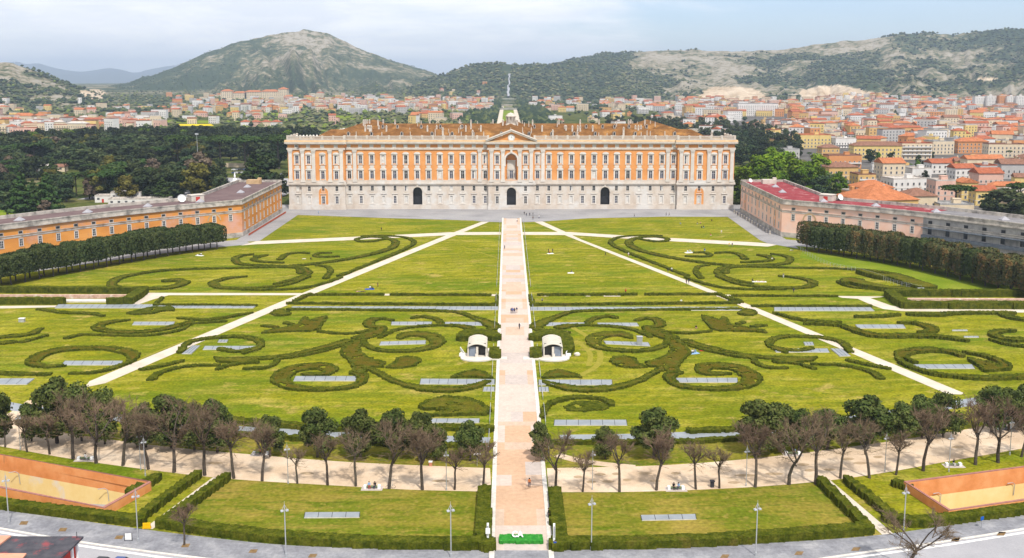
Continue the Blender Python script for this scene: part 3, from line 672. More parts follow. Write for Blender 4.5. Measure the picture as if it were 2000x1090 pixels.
# coloured blind arches on the two end blocks
for s in (-105.5, 105.5):
    mb = MB(); y = -2.3-.012; pts = [(s-2.6, 2.9), (s-2.6, 9.6)]+[(s-2.6*math.cos(math.pi*i/14), 9.6+2.6*math.sin(math.pi*i/14)) for i in range(1, 14)]+[(s+2.6, 9.6), (s+2.6, 2.9)]
    xs = sorted(p[0] for p in pts)
    ops = [op(s, 1.5, 10.3, 13.0), op(s, 1.5, 3.4, 7.4)]
    wall_grid(mb, s-2.6, s+2.6, 2.9, 9.6, y, ops[1:], .3); 
    for i in range(14):
        a0, a1 = math.pi*i/14, math.pi*(i+1)/14; xa, xb = s-2.6*math.cos(a0), s-2.6*math.cos(a1); za, zb = 9.6+2.6*math.sin(a0), 9.6+2.6*math.sin(a1)
        if s-.63 < (xa+xb)/2 < s+.63: 
            mb.quad((xa, y, 9.6), (xb, y, 9.6), (xb, y, 10.6), (xa, y, 10.6)); 
            if min(za, zb) > 12.9: pass
        else: mb.quad((xa, y, 9.6), (xb, y, 9.6), (xb, y, zb), (xa, y, za))
    mb.build('blind_arch', MT['stucco'], PAL)
# ------ windows (frame part, pane sub-part)
def frame_mesh(w, z0, z1, t, head, proud=.18, panel=False):
    mb = MB(); h = w/2
    mb.box(-h-t, -h, -proud, -.002, z0-.35, z1+t*.8); mb.box(h, h+t, -proud, -.002, z0-.35, z1+t*.8); mb.box(-h, h, -proud, -.002, z1, z1+t*.8)
    mb.box(-h-t*1.3, h+t*1.3, -proud*1.6, -.002, z0-.6, z0-.35, bottom=True)
    zt = z1+t*.8
    if head == 'arch':
        mb.box(-h-t*1.25, h+t*1.25, -.5, -.002, zt, zt+.35, bottom=True)
        r = h+t*1.2
        for i in range(8):
            a0, a1 = math.pi*i/8, math.pi*(i+1)/8; p0 = (r*math.cos(a0), zt+.35+.85*math.sin(a0)); p1 = (r*math.cos(a1), zt+.35+.85*math.sin(a1))
            mb.quad((p1[0], -.45, p1[1]), (p1[0], -.45, zt+.3), (p0[0], -.45, zt+.3), (p0[0], -.45, p0[1])); mb.quad((p0[0], -.45, p0[1]), (p0[0], 0, p0[1]), (p1[0], 0, p1[1]), (p1[0], -.45, p1[1]))
    elif head == 'flat': mb.box(-h-t*1.5, h+t*1.5, -.45, -.002, zt+.7, zt+1.05, bottom=True)
    if panel: mb.box(-1.25, 1.25, -.14, -.002, z0-2.2, z0-1.0)
    me = mb.mesh('window_frame'); me.materials.append(MT['trim_w']); return me
def pane_mesh(w, z0, z1, rows, style, cols=2, bw=.055):
    mb = MB(); h = w/2; y = .32
    mb.quad((-h, y, z0), (h, y, z0), (h, y, z1), (-h, y, z1), 0)
    if style == 'half': mb.quad((0, y-.03, z0), (h, y-.03, z0), (h, y-.03, z1), (0, y-.03, z1), 1)
    for i in range(cols+1):
        x = -h+w*i/cols; mb.box(x-bw, x+bw, y-.08, y-.031, z0, z1, 2)
    for z in rows: mb.box(-h, h, y-.082, y-.032, z-bw, z+bw, 2)
    me = mb.mesh('window_pane')
    me.materials.append({'dark': MT['pane_dark'], 'glass': MT['pane'], 'half': MT['pane'], 'shut': MT['shutter']}[style]); me.materials.append(MT['shutter']); me.materials.append(MT['mullion'])
    return me
KINDS = {'window': (frame_mesh(1.9, 16.9, 21.3, .72, 'arch'), {s: pane_mesh(1.9, 16.9, 21.3, (17.0, 20.0, 21.2), s) for s in ('glass', 'half', 'shut', 'dark')}),
         'upper_window': (frame_mesh(1.8, 25.3, 29.9, .72, 'arch', panel=True), {s: pane_mesh(1.8, 25.3, 29.9, (25.4, 26.8, 27.3, 29.8), s) for s in ('glass', 'half', 'shut', 'dark')}),
         'mezzanine_window': (frame_mesh(1.5, 10.3, 13.0, .22, '', .1), {s: pane_mesh(1.5, 10.3, 13.0, (11.7,), s, 2, .035) for s in ('glass', 'half', 'shut', 'dark')}),
         'ground_window': (frame_mesh(1.5, 3.4, 7.4, .6, 'flat', .14), {s: pane_mesh(1.5, 3.4, 7.4, (4.7, 6.0), s) for s in ('glass', 'half', 'shut', 'dark')})}
rw = random.Random(11)
for x in BAY:
    y = plane_at(x); gate = any(abs(x-g) < .5 for g in GATES)
    for kind, (fm, pm) in KINDS.items():
        if gate and kind in ('mezzanine_window', 'ground_window'): continue
        if kind == 'mezzanine_window': st = rw.choices(['dark', 'half', 'shut'], [10, 1.2, 1.2])[0]
        elif kind == 'ground_window': st = 'dark' if abs(x) < 9 else rw.choices(['glass', 'shut'], [6, 4])[0] if x > 0 else rw.choices(['glass', 'shut'], [4, 6])[0]
        else: st = rw.choices(['glass', 'half', 'shut', 'dark'], [10, 2, 3 if kind == 'window' and x > 0 else 1.2, 1.2])[0]
        f = link(kind, fm, PAL, (x, y, 0)); link('pane', pm[st], f)
# window in the niche
f = link('window', KINDS['window'][0], PAL, (0, 1.38, 0)); link('pane', KINDS['window'][1]['glass'], f, (0, -.36, 0))
# ------ pilasters with bases and capitals
pm_ = MB(); pm_.box(-.95, .95, -.5, 0, 16.5, 31.2); pm_.box(-1.25, 1.25, -.75, 0, 15.3, 16.4); pm_.box(-1.1, 1.1, -.6, 0, 16.4, 17.1)
pm_.box(-1.0, 1.0, -.55, 0, 31.2, 31.6); pm_.box(-1.15, 1.15, -.72, 0, 31.6, 32.3); pm_.box(-1.32, 1.32, -.85, 0, 32.3, 32.95, bottom=True)
pme = pm_.mesh('pilaster'); pme.materials.append(MT['trim_w'])
PIL = [123.6, 116.6, 110.5, 101.3, 95, 87.9, 17.7, 11.1, 4.75]
for p in PIL:
    for s in (-1, 1): link('pilaster', pme, PAL, (s*p, plane_at(s*p), 0))
# ------ horizontal members following the stepped front
def band(mb, z0, z1, pr, top=None, m=0, pr2=None):
    for k, (a, b, y) in enumerate(SEG):
        ea = pr if (k == 0 or SEG[k-1][2] > y) else 0; eb = pr if (k == len(SEG)-1 or SEG[k+1][2] > y) else 0
        if k > 0 and SEG[k-1][2] < y: ea = -pr
        if k < len(SEG)-1 and SEG[k+1][2] < y: eb = -pr
        if pr2 is None: mb.box(a-ea, b+eb, y-pr, y, z0, z1, m, bottom=True)
        else:   # sloping top
            A, B = a-ea, b+eb; mb.quad((A, y-pr, z0), (B, y-pr, z0), (B, y-pr2, z1), (A, y-pr2, z1), m)
            mb.quad((A, y-pr, z0), (A, y-pr2, z1), (A, y+1, z1), (A, y+1, z0), m); mb.quad((B, y-pr, z0), (B, y+1, z0), (B, y+1, z1), (B, y-pr2, z1), m)
    for s in (-1, 1):
        xs = sorted((s*125, s*(125+pr))); mb.box(xs[0], xs[1], -1.3, 24, z0, z1, m, bottom=True)
mb = MB(); band(mb, 0, 2.6, .32); band(mb, 13.4, 13.9, .35); band(mb, 13.9, 14.9, .8); band(mb, 14.9, 16.2, .4)
mb.build('string_course', MT['travertine'], PAL)
mb = MB(); band(mb, 33.0, 34.1, .5); band(mb, 35.9, 36.4, .7); band(mb, 36.4, 37.4, 1.5)
for (a, b, y) in SEG:   # brackets under the cornice
    x = a+.6
    while x < b: mb.box(x-.18, x+.18, y-1.3, y-.7, 35.95, 36.38, bottom=True); x += .95
mb.build('cornice', MT['trim'], PAL)
mb = MB(); band(mb, 37.4, 38.3, 1.55, pr2=.4); mb.build('cornice_tiles', MT['tiles2'], PAL)
mb = MB(); mb.box(-1.1, 1.1, -.2, -.002, 34.12, 35.88); fbm_ = mb.mesh('frieze_block'); fbm_.materials.append(MT['trim_w'])
for x in BAY+[0]: link('frieze_block', fbm_, PAL, (x, plane_at(x), 0))
for x in (-120, 105.5):
    for d in (-.35, .35): mb = MB(); mb.box(x+d-.22, x+d+.22, plane_at(x)-.25, plane_at(x)-.2, 34.5, 35.6); mb.build('frieze_opening', MT['pane_dark'], PAL)
mb = MB()
for (a, b, y) in SEG:
    if abs(a) < 14 and abs(b) < 14: continue
    mb.box(a, b, y+.5, y+.95, 38.2, 38.7); mb.box(a, b, y+.45, y+1.0, 40.1, 40.5)
    n = max(1, round((b-a)/6.36)); 
    for i in range(n+1):
        x = a+(b-a)*i/n; mb.box(x-.55, x+.55, y+.35, y+1.1, 38.2, 40.8)
    x = a+.3
    while x < b: mb.box(x-.13, x+.13, y+.6, y+.85, 38.7, 40.1); x += .45
for s in (-1, 1):
    xs = sorted((s*124.2, s*124.8)); mb.box(xs[0], xs[1], 0, 24, 38.2, 40.4); xs = sorted((s*111, s*110.4)); mb.box(xs[0], xs[1], 24, 184, 38, 38.8)
    for k in range(4): mb.box(s*124.5-.5, s*124.5+.5, k*7.5, k*7.5+1, 38.2, 40.8)
mb.build('balustrade', MT['trim'], PAL)
# pediment
mb = MB(); y = -2.0
mb.tri((-12.6, y-.3, 37.5), (12.6, y-.3, 37.5), (0, y-.3, 42.4), 1)
for s in (-1, 1):
    for (dz, pr, th) in ((0, 1.7, .75), (.75, 2.0, .35)):
        a = Vector((s*14.2, 0, 37.45+dz)); b = Vector((0, 0, 42.9+dz))
        for (yy0, yy1) in ((y-pr, y+6),):
            A0, A1, B0, B1 = (a.x, yy0, a.z), (a.x, yy0, a.z+th), (b.x, yy0, b.z), (b.x, yy0, b.z+th)
            mb.quad(A0, B0, B1, A1) if s < 0 else mb.quad(B0, A0, A1, B1)
            mb.quad((a.x, yy0, a.z+th), (b.x, yy0, b.z+th), (b.x, yy1, b.z+th), (a.x, yy1, a.z+th)); mb.quad(A0, B0, (b.x, y, b.z), (a.x, y, a.z))
ped = mb.build('pediment', [MT['trim'], MT['stucco']], PAL)
mb = MB()
for i in range(24):
    a0, a1 = 2*math.pi*i/24, 2*math.pi*(i+1)/24
    for (ra, rb, yy, m) in ((1.35, 1.95, -2.62, 0), (0, 1.35, -2.55, 1)):
        P = [(r*math.cos(a), yy, 39.6+r*math.sin(a)) for r, a in ((ra, a0), (rb, a0), (rb, a1), (ra, a1))]; mb.quad(*P[::-1], m)
    mb.quad((1.95*math.cos(a0), -2.62, 39.6+1.95*math.sin(a0)), (1.95*math.cos(a1), -2.62, 39.6+1.95*math.sin(a1)), (1.95*math.cos(a1), -2.2, 39.6+1.95*math.sin(a1)), (1.95*math.cos(a0), -2.2, 39.6+1.95*math.sin(a0)), 0)
mb.box(-.07, .07, -2.66, -2.6, 39.5, 40.5, 2); mb.box(-.07, .55, -2.66, -2.6, 39.53, 39.67, 2)
mb.build('clock', [MT['trim_w'], MT['white_paint'], MT['dark_metal']], ped)
# ------ roofs
mb = MB()
mb.quad((-125, .9, 38.2), (125, .9, 38.2), (125, 24, 38.2), (-125, 24, 38.2), 1); mb.quad((-111, 24, 38.2), (111, 24, 38.2), (111, 185, 38.2), (-111, 185, 38.2), 0)   # flat terrace behind the balustrade
def gable(x0, x1, y0, y1, z0, z1, along='x', hip=0):
    if along == 'x':
        ym = (y0+y1)/2; A, B, C, D = (x0, y0, z0), (x1, y0, z0), (x1, y1, z0), (x0, y1, z0); P, Q = (x0+hip, ym, z1), (x1-hip, ym, z1)
    else:
        xm = (x0+x1)/2; A, B, C, D = (x1, y0, z0), (x1, y1, z0), (x0, y1, z0), (x0, y0, z0); P, Q = (xm, y0+hip, z1), (xm, y1-hip, z1)
    mb.quad(A, B, Q, P); mb.quad(C, D, P, Q); mb.tri(D, A, P); mb.tri(B, C, Q)
gable(-113, 113, 4, 25, 38.25, 43.4, 'x', 10); gable(-104, 104, 82, 108, 38.25, 43.0, 'x', 10)
for x in (-99, 99): gable(x-11, x+11, 14, 178, 38.25, 42.6, 'y', 9)
gable(-11, 11, 14, 178, 38.25, 43.2, 'y', 6); gable(-100, 100, 160, 182, 36, 38.4, 'x', 8)
roof = mb.build('roof', [MT['tiles'], MT['tiles2']], PAL)
dm = MB(); dm.box(-.75, .75, -1.6, 1.4, -.6, 1.3, 0)
for i in range(6):
    a0, a1 = math.pi*i/6, math.pi*(i+1)/6; r = .9
    dm.quad((r*math.cos(a0), -1.75, 1.25+.75*math.sin(a0)), (r*math.cos(a1), -1.75, 1.25+.75*math.sin(a1)), (r*math.cos(a1), 1.6, 1.25+.75*math.sin(a1)), (r*math.cos(a0), 1.6, 1.25+.75*math.sin(a0)), 1)
    dm.tri((0, -1.62, 1.25), (.8*math.cos(a0), -1.62, 1.25+.65*math.sin(a0)), (.8*math.cos(a1), -1.62, 1.25+.65*math.sin(a1)), 0)
dm.box(-.5, .5, -1.66, -1.58, -.1, 1.5, 2)
dme = dm.mesh('dormer'); [dme.materials.append(m) for m in (MT['trim'], MT['tiles'], MT['pane_dark'])]
for px_ in (682, 727, 786, 845, 884, 925, 980, 1034, 1078, 1122, 1163, 1200, 1241, 1318): link('dormer', dme, roof, ((px_-999.3)/3.44, 8.6, 40.6))
for px_ in (752, 780, 863, 905, 1045, 1145, 1177, 1200, 1228, 1262, 700, 826): link('dormer', dme, roof, ((px_-999.3)/3.0, 88, 40.9))
cm = MB(); cm.box(-.45, .45, -.45, .45, -1.2, 2.2, 0); cm.box(-.6, .6, -.6, .6, 2.2, 2.5, 0, bottom=True); cm.blob((0, 0, 2.9), (.42, .42, .5), 0)
cme = cm.mesh('chimney'); cme.materials.append(MT['trim'])
for i in range(46):
    x = rw.uniform(-98, 98)
    if i % 2: link('chimney', cme, roof, (x, rw.choice([12.5, 13.5, 15]), 42.4))
    else: link('chimney', cme, roof, (x, rw.choice([92, 94, 96]), 42.3))
for i in range(44):
    o = link('chimney', cme, roof, (rw.uniform(-97, 97), rw.choice([6.5, 8, 10.5, 14.5, 88, 90, 95, 95]), 41.0)); o.location.z = 40.4 if o.location.y < 9 else 42.2; sc_ = rw.uniform(.45, .75); o.scale = (sc_*.8, sc_*.8, sc_*rw.uniform(.8, 1.3))
vs_ = MB(); vs_.lathe([(.15, 0), (.5, .3), (.62, .9), (.5, 1.5), (.2, 1.8), (0, 1.9)], 8); vme = vs_.mesh('white_pot'); vme.materials.append(mat('pot_white', (.74, .70, .64)))
for i in range(34): link('white_pot', vme, roof, (-109.5+i*.42+rw.uniform(-.4, .4), 40+i*3.2+rw.uniform(-2, 2), 39.2))
for i in range(9): link('white_pot', vme, roof, (-122+i*1.8, 10+i*.6, 38.6))
for px_, h in ((866, 4.6), (924, 3.2), (1218, 4.8), (1080, 3.4), (1128, 3), (1390, 2.6)):   # taller stacks on the front slope
    mb = MB(); mb.box(-.5, .5, -.4, .4, -3, h-2.4); mb.box(-.7, .7, -.6, .6, h-2.4, h-2.1, bottom=True); mb.blob((0, 0, h-1.6), (.5, .5, .6)); mb.build('chimney', MT['trim'], roof, ((px_-999.3)/3.45, 5.5, 41.4))
ln = MB()
ln.lathe([(4.2, 38.3), (4.2, 42.5), (3.2, 42.9), (3.2, 43.8)], 8)
for i in range(8):
    a = 2*math.pi*(i+.5)/8
    for d in (-.12, .12): ln.tube((2.9*math.cos(a+d), 2.9*math.sin(a+d), 43.8), (2.9*math.cos(a+d), 2.9*math.sin(a+d), 47.2), .28, .26, 6)
ln.lathe([(2.2, 43.8), (2.2, 47.2), (3.5, 47.2), (3.5, 47.9), (2.9, 48.2), (2.5, 48.9), (1.6, 49.5), (.4, 49.8), (0, 50.2)], 8)
ln.build('lantern', MT['trim'], roof, (0, 95, 0))
# ------------------------------------------------------------------ the two curved wings
MT['stucco_old'] = mat('old_orange_stucco', [(.56, .225, .06), (.66, .28, .065), (.72, .33, .09)], scale=.12, coord='World', detail=9, rough=.92, stretch=(.5, .5, 1.6),
    second=[((.60, .33, .24), .07, .50, .66), ((.40, .22, .12), .15, .6, .8, (1, 1, .3))], brick=(60, .95, .035, .90, .99, (math.pi/2, 0, 0)))
MT['stucco_pink'] = mat('pink_stucco', [(.72, .42, .30), (.80, .51, .38), (.84, .58, .46)], scale=.12, coord='World', detail=9, rough=.92,
    second=[((.72, .54, .46), .09, .52, .70), ((.56, .40, .33), .2, .64, .84, (1, 1, .3))])
MT['old_stone'] = mat('weathered_stone', [(.20, .18, .16), (.42, .38, .33), (.56, .50, .43)], scale=.35, coord='World', detail=9, rough=.95, second=[((.12, .115, .11), .25, .58, .74)])
MT['grey_render'] = mat('grey_render', [(.26, .25, .24), (.36, .34, .32), (.44, .42, .39)], scale=.3, coord='World', detail=9, rough=.95, second=[((.16, .155, .15), .2, .56, .75, (1, 1, .4))])
MT['felt_brown'] = mat('felt_brown', [(.125, .085, .085), (.175, .125, .12)], scale=.12, coord='World', detail=8, rough=.9, second=[((.22, .18, .17), .2, .6, .75)])
MT['felt_red'] = mat('felt_red', [(.215, .042, .048), (.29, .068, .075)], scale=.2, coord='World', detail=7, rough=.8, second=[((.42, .25, .23), .22, .57, .66)])
MT['felt_grey'] = mat('felt_grey', [(.16, .15, .155), (.25, .24, .24)], scale=.15, coord='World', detail=8, rough=.9)
MT['scaffold'] = mat('scaffold_deck', [(.085, .10, .12), (.14, .16, .18)], scale=.6, coord='World', rough=.8)
MT['red_paint'] = mat('red_paint', (.50, .06, .045), rough=.6)
wf_ = MB(); wf_.box(-.95, -.62, -.1, 0, 0, 3); wf_.box(.62, .95, -.1, 0, 0, 3); wf_.box(-.95, .95, -.1, 0, 2.7, 3.05); wf_.box(-1, 1, -.16, 0, -.25, 0, bottom=True)
wfm = wf_.mesh('wing_frame'); wfm.materials.append(MT['trim_w'])
wf2 = MB(); wf2.box(-1.0, 1.0, -.08, 0, -.2, .05); wf2.box(-1.0, 1.0, -.08, 0, .95, 1.15); wf2.box(-1.0, -.75, -.08, 0, .05, .95); wf2.box(.75, 1.0, -.08, 0, .05, .95); wfs = wf2.mesh('small_frame'); wfs.materials.append(MT['old_stone'])
wp = MB(); wp.quad((-.62, -.02, 0), (.62, -.02, 0), (.62, -.02, 2.7), (-.62, -.02, 2.7)); 
for z in (.9, 1.8): wp.box(-.62, .62, -.06, -.025, z-.05, z+.05, 1)
wp.box(-.05, .05, -.062, -.027, 0, 2.7, 1); wpm = wp.mesh('wing_pane'); wpm.materials.append(MT['pane_dark']); wpm.materials.append(MT['mullion'])
wq = MB(); wq.quad((-.75, -.03, .05), (.75, -.03, .05), (.75, -.03, .95), (-.75, -.03, .95)); wqs = wq.mesh('small_pane'); wqs.materials.append(MT['pane_dark'])
uw = MB(); uw.box(-.85, .85, -.05, 0, 0, 2.9); uw.box(-1.1, 1.1, -.12, 0, -.3, 0, 1); uwm = uw.mesh('bare_window'); uwm.materials.append(MT['pane_dark']); uwm.materials.append(MT['grey_render'])
uw = MB(); uw.box(-.85, .85, -.05, 0, 0, 1.2); uws = uw.mesh('bare_attic_window'); uws.materials.append(MT['pane_dark'])
sk = MB(); sk.lathe([(2.3, 0), (2.3, .25), (.25, 1.5), (0, 1.6)], 4); skm = sk.mesh('skylight'); skm.materials.append(mat('lead_pale', (.34, .33, .35), rough=.6))
dish = MB(); dish.lathe([(0, .1), (.7, .2), (1.2, .5), (1.6, .95)], 14); dish.tube((0, 0, -1.4), (0, 0, .15), .12, .1, 6); dishm = dish.mesh('dish'); dishm.materials.append(MT['white_paint'])
FRONT = [(-239, 318), (-214, 357), (-192.4, 388.4), (-170.2, 419.7), (-146.8, 444.3), (-123.6, 464.4)]
def wing(s, label, H=17.2):
    root = empty('curved_wing', (0, 0, 0)); tag(root, label, 'palace wing', 'curved wings on either side of the lawns')
    fr = [(s*-x, y) for x, y in smooth(FRONT, 4)]
    far = (s*124.5, 552.0); inner = [(s*-(x-14.5*.0), y) for x, y in fr]
    # back line 20 m behind the front
    L, Rr = ribbon(fr, 40); back = L if s < 0 else Rr
    back = back[:-2]+[(s*-(-147.5+0), 478), (s*147.5, 552.0)]; back = [(p[0], p[1]) for p in back]
    back[-2] = (s*147.5, 484.0)
    path = fr+[far]                      # visible walls: front then the end face along the forecourt
    segs = []
    for i in range(len(path)-1):
        a, b = Vector(path[i]), Vector(path[i+1]); d = (b-a).normalized(); n = Vector((d.y, -d.x)) if s < 0 else Vector((-d.y, d.x)); segs.append((a, b, d, n))
    def along(off, z0, z1, m, mb, parts=None):
        for i, (a, b, d, n) in enumerate(segs):
            if parts and not parts(i): continue
            # outer offset joined at corners
            def cor(k):
                p = Vector(path[k]); ns = []
                if k > 0: ns.append(segs[k-1][3])
                if k < len(segs): ns.append(segs[k][3])
                bis = sum(ns, Vector((0, 0))).normalized(); return p+bis*(off/max(.5, bis.dot(ns[0])))
            A, B = cor(i), cor(i+1); A2, B2 = a, b
            if s < 0: mb.quad((*A, z0), (*B, z0), (*B, z1), (*A, z1), m); mb.quad((*A, z1), (*B, z1), (*B2, z1), (*A2, z1), m); mb.quad((*A2, z0), (*B2, z0), (*B, z0), (*A, z0), m)
            else: mb.quad((*B, z0), (*A, z0), (*A, z1), (*B, z1), m); mb.quad((*B, z1), (*A, z1), (*A2, z1), (*B2, z1), m); mb.quad((*B2, z0), (*A2, z0), (*A, z0), (*B, z0), m)
    nf = len(segs)-1
    # how far the grey scaffolded stretch runs on the right-hand wing
    grey = (lambda i: s > 0 and i < nf-8)
    plain = (lambda i: not grey(i))
    wall = MB(); along(0, 0, H-2.2, 0, wall, plain)
    w2 = MB()
    poly = path+back[::-1]
    for i in range(len(back)-1):
        a, b = back[i], back[i+1]; q = ((*a, 0), (*b, 0), (*b, H), (*a, H)); wall.quad(*(q[::-1] if s < 0 else q))
    a, b = path[-1], back[-1]; q = ((*a, 0), (*b, 0), (*b, H), (*a, H)); wall.quad(*(q if s < 0 else q[::-1]))
    a, b = back[0], path[0]; q = ((*a, 0), (*b, 0), (*b, H), (*a, H)); wall.quad(*(q if s < 0 else q[::-1]))
    wall.build('wall', MT['stucco_old'] if s < 0 else MT['stucco_pink'], root)
    if s > 0:
        w2 = MB(); along(0, 0, H-2.2, 0, w2, grey); w2.build('unfinished_wall', MT['grey_render'], root)
        sc = MB(); along(1.3, 6.6, 7.9, 0, sc, lambda i: grey(i)); along(1.5, 10.6, 10.9, 0, sc, lambda i: grey(i)); 
        for i, (a, b, d, n) in enumerate(segs):
            if grey(i):
                p = a+n*1.3; sc.tube((p.x, p.y, 0), (p.x, p.y, 10.4), .05, .05, 4)
                q = b+n*1.3
                for z in (9.8, 10.3): sc.tube((p.x, p.y, z), (q.x, q.y, z), .04, .04, 4)
                for k in range(1, 4):
                    r = p+(q-p)*(k/4); sc.tube((r.x, r.y, 0), (r.x, r.y, 10.4), .04, .04, 4)
        sc.build('scaffold', MT['scaffold'], root)
    mb = MB(); along(.22, 0, 2.2, 0, mb); along(.12, H-5.9, H-5.3, 0, mb); along(.25, H-5.0, H-4.75, 0, mb); along(.7, H-2.2, H-1.7, 0, mb); along(.35, H-1.7, H-.35, 0, mb); along(.5, H-.35, H+.1, 0, mb)
    mb.build('cornice', MT['old_stone'], root)
    mb = MB()
    tris = geometry.tessellate_polygon([[Vector((*p, 0)) for p in poly]])
    def split(p): return p
    n0 = len(mb.v); mb.v += [(*p, H-.9) for p in poly]
    for t in tris:
        a, b, c = (Vector(poly[i]) for i in t); tt_ = tuple(n0+i for i in t); cr_ = (b-a).x*(c-a).y-(b-a).y*(c-a).x
        mb.f.append(tt_ if cr_ > 0 else tt_[::-1]); mb.m.append(0)
    if s > 0:      # red felt over the end block and the first bays
        red = [path[-1], path[-2]]+path[-10:-2][::-1]; bk = [back[-1], back[-2]]+back[-9:-2][::-1]
        rp = red+bk[::-1]; k = len(mb.v); mb.v += [(*p, H-.86) for p in rp]
        for t in geometry.tessellate_polygon([[Vector((*p, 0)) for p in rp]]):
            a, b, c = (Vector(rp[i]) for i in t); cr_ = (b-a).x*(c-a).y-(b-a).y*(c-a).x; t2 = tuple(k+i for i in t)
            mb.f.append(t2 if cr_ > 0 else t2[::-1]); mb.m.append(1)
    rf = mb.build('roof', [MT['felt_brown'] if s < 0 else MT['felt_grey'], MT['felt_red']], root)
    pb = MB()
    for i in range(len(back)-1):
        a, b = Vector(back[i]), Vector(back[i+1]); d = (b-a).normalized(); n = Vector((-d.y, d.x))
        pb.prism([tuple(a+n*.4), tuple(b+n*.4), tuple(b-n*.4), tuple(a-n*.4)], H-1, H+.5)
    a, b = Vector(back[-1]), Vector(path[-1]); pb.prism([(a.x, a.y-.4), (b.x, b.y-.4), (b.x, b.y+.4), (a.x, a.y+.4)], H-1, H+.3)
    pb.build('back_parapet', MT['old_stone'], root)
    mid = [((Vector(fr[i])+Vector(back[min(i, len(back)-1)]))/2) for i in range(0, len(fr)-2, 3)]
    for p in mid: link('skylight', skm, rf, (p.x, p.y, H-.9), .8 if s < 0 else -.8)
    for p in ((s*133, 500), (s*136, 525)): link('skylight', skm, rf, (p[0], p[1], H-.9), .78)
    for p in ((s*150, 462, 1.15),) if s < 0 else ((150, 466, .95), (127, 543, .7)): o = link('satellite_dish', dishm, rf, (p[0], p[1], H+.6)); o.rotation_euler = (1.1, 0, .5); o.scale = (p[2],)*3
    bx = MB(); bx.box(-3, 3, -2.4, 2.4, 0, 2.7, 0); bx.box(-1, 1, -2.44, -2.405, 0, 2.1, 1); bx.box(-3.2, 3.2, -2.6, 2.6, 2.7, 2.95, 0)
    bx.build('roof_hut', [MT['trim'], MT['red_paint']], rf, (s*145, 467, H-.88), .7*-s)
    # chimney-like block near the far end
    bx = MB(); bx.box(-3.5, 3.5, -2, 2, 0, 2.2, 0); bx.box(2.2, 4, -1, 1, 0, 3.2, 0); bx.build('roof_block', MT['tiles2'] if s < 0 else MT['trim'], rf, (s*137, 543, H-.88))
    # windows: bays 7.8 m apart on the curve, 8 m on the end face
    T = 0; lens = [(b-a).length for a, b, d, n in segs[:-1]]; tot = sum(lens); t = tot-5.5
    k = 0
    while t > 2:
        acc = 0
        for (a, b, d, n), l in zip(segs[:-1], lens):
            if acc+l >= t: break
            acc += l
        i = segs.index((a, b, d, n)); p = a+d*(t-acc)+n*.02; rz = math.atan2(-n.x, n.y)+math.pi
        if s > 0 and grey(i): p = p+n*.05; link('window', uwm, root, (p.x, p.y, 8.2), rz); link('attic_window', uws, root, (p.x, p.y, 12.6), rz); t -= 7.8; k += 1; continue
        f = link('window', wfm, root, (p.x, p.y, 8.0), rz); link('pane', wpm, f)
        g = link('attic_window', wfs, root, (p.x, p.y, 12.7), rz); link('pane', wqs, g)
        if k == 1:
            ar = MB()
            for q in range(12):
                a0, a1 = math.pi*q/12, math.pi*(q+1)/12
                for ra, rb in ((2.6, 3.3),):
                    P = [(r*math.cos(w), -.12, 8.6+r*math.sin(w)) for r, w in ((ra, a0), (rb, a0), (rb, a1), (ra, a1))]; ar.quad(*P[::-1])
            ar.build('blind_arch', MT['tiles2'], root, (p.x, p.y, 0), rz)
        t -= 7.8; k += 1
    a, b, d, n = segs[-1]
    for k in range(11):
        p = a+d*(5+k*7.9)+n*.02; rz = math.atan2(-n.x, n.y)+math.pi
        for z in (8.0, 3.3): f = link('window' if z > 5 else 'ground_window', wfm, root, (p.x, p.y, z), rz); link('pane', wpm, f)
        g = link('attic_window', wfs, root, (p.x, p.y, 12.7), rz); link('pane', wqs, g)
        if k in (1, 9):
            ar = MB(); ar.box(-1.9, -1.1, -.09, -.01, 2.6, 10.2); ar.box(1.1, 1.9, -.09, -.01, 2.6, 10.2)
            for q in range(10):
                a0, a1 = math.pi*q/10, math.pi*(q+1)/10; P = [(r*math.cos(w), -.09, 10.2+r*math.sin(w)) for r, w in ((1.1, a0), (1.9, a0), (1.9, a1), (1.1, a1))]; ar.quad(*P[::-1])
            ar.build('blind_arch', MT['stucco'], root, (p.x, p.y, 0), rz)
    return root
wing(-1, 'weathered orange curved palace wing with brown flat roof left of the lawns')
wing(1, 'pink and grey curved palace wing with red roof and scaffold right of the lawns')
# low walls that join the palace to the park on either side
for s, lab in ((-1, 'low pale garden wall beside the left corner of the palace'), (1, 'low pale garden wall beside the right corner of the palace')):
    mb = MB(); xs = sorted((s*126, s*137)); mb.box(xs[0], xs[1], Y0-9, Y0-6, 0, 1.6); mb.box(xs[0], xs[1], Y0-9.2, Y0-5.8, 1.6, 1.8); tag(mb.build('garden_wall', MT['travertine']), lab, 'wall')
# red barrier net and stone bollards along the ends of the wings
mb = MB(); x0, x1 = -121.2, -119.5
for k in range(34):
    y = 466+k*2.4; mb.tube((x0, y, .08), (x0, y, 1.25), .05, .05, 5, 0)
mb.box(x0-.03, x0+.03, 466, 546, .35, 1.15, 0); tag(mb.build('barrier_fence', mat('orange_net', (.45, .10, .05), scale=3)), 'red plastic barrier fence along the end face of the orange wing', 'fence')
bo = MB(); bo.lathe([(.5, 0), (.5, .3), (.38, .4), (.34, 1.3), (.5, 1.4), (.3, 1.75), (0, 1.85)], 8); bom = bo.mesh('bollard'); bom.materials.append(MT['old_stone'])
for k in range(14):
    o = link('stone_bollard', bom, None, (119.8, 470+k*5.8, .08)); tag(o, 'grey stone bollard in the line along the end face of the pink wing', 'bollard', 'stone bollards along the pink wing')
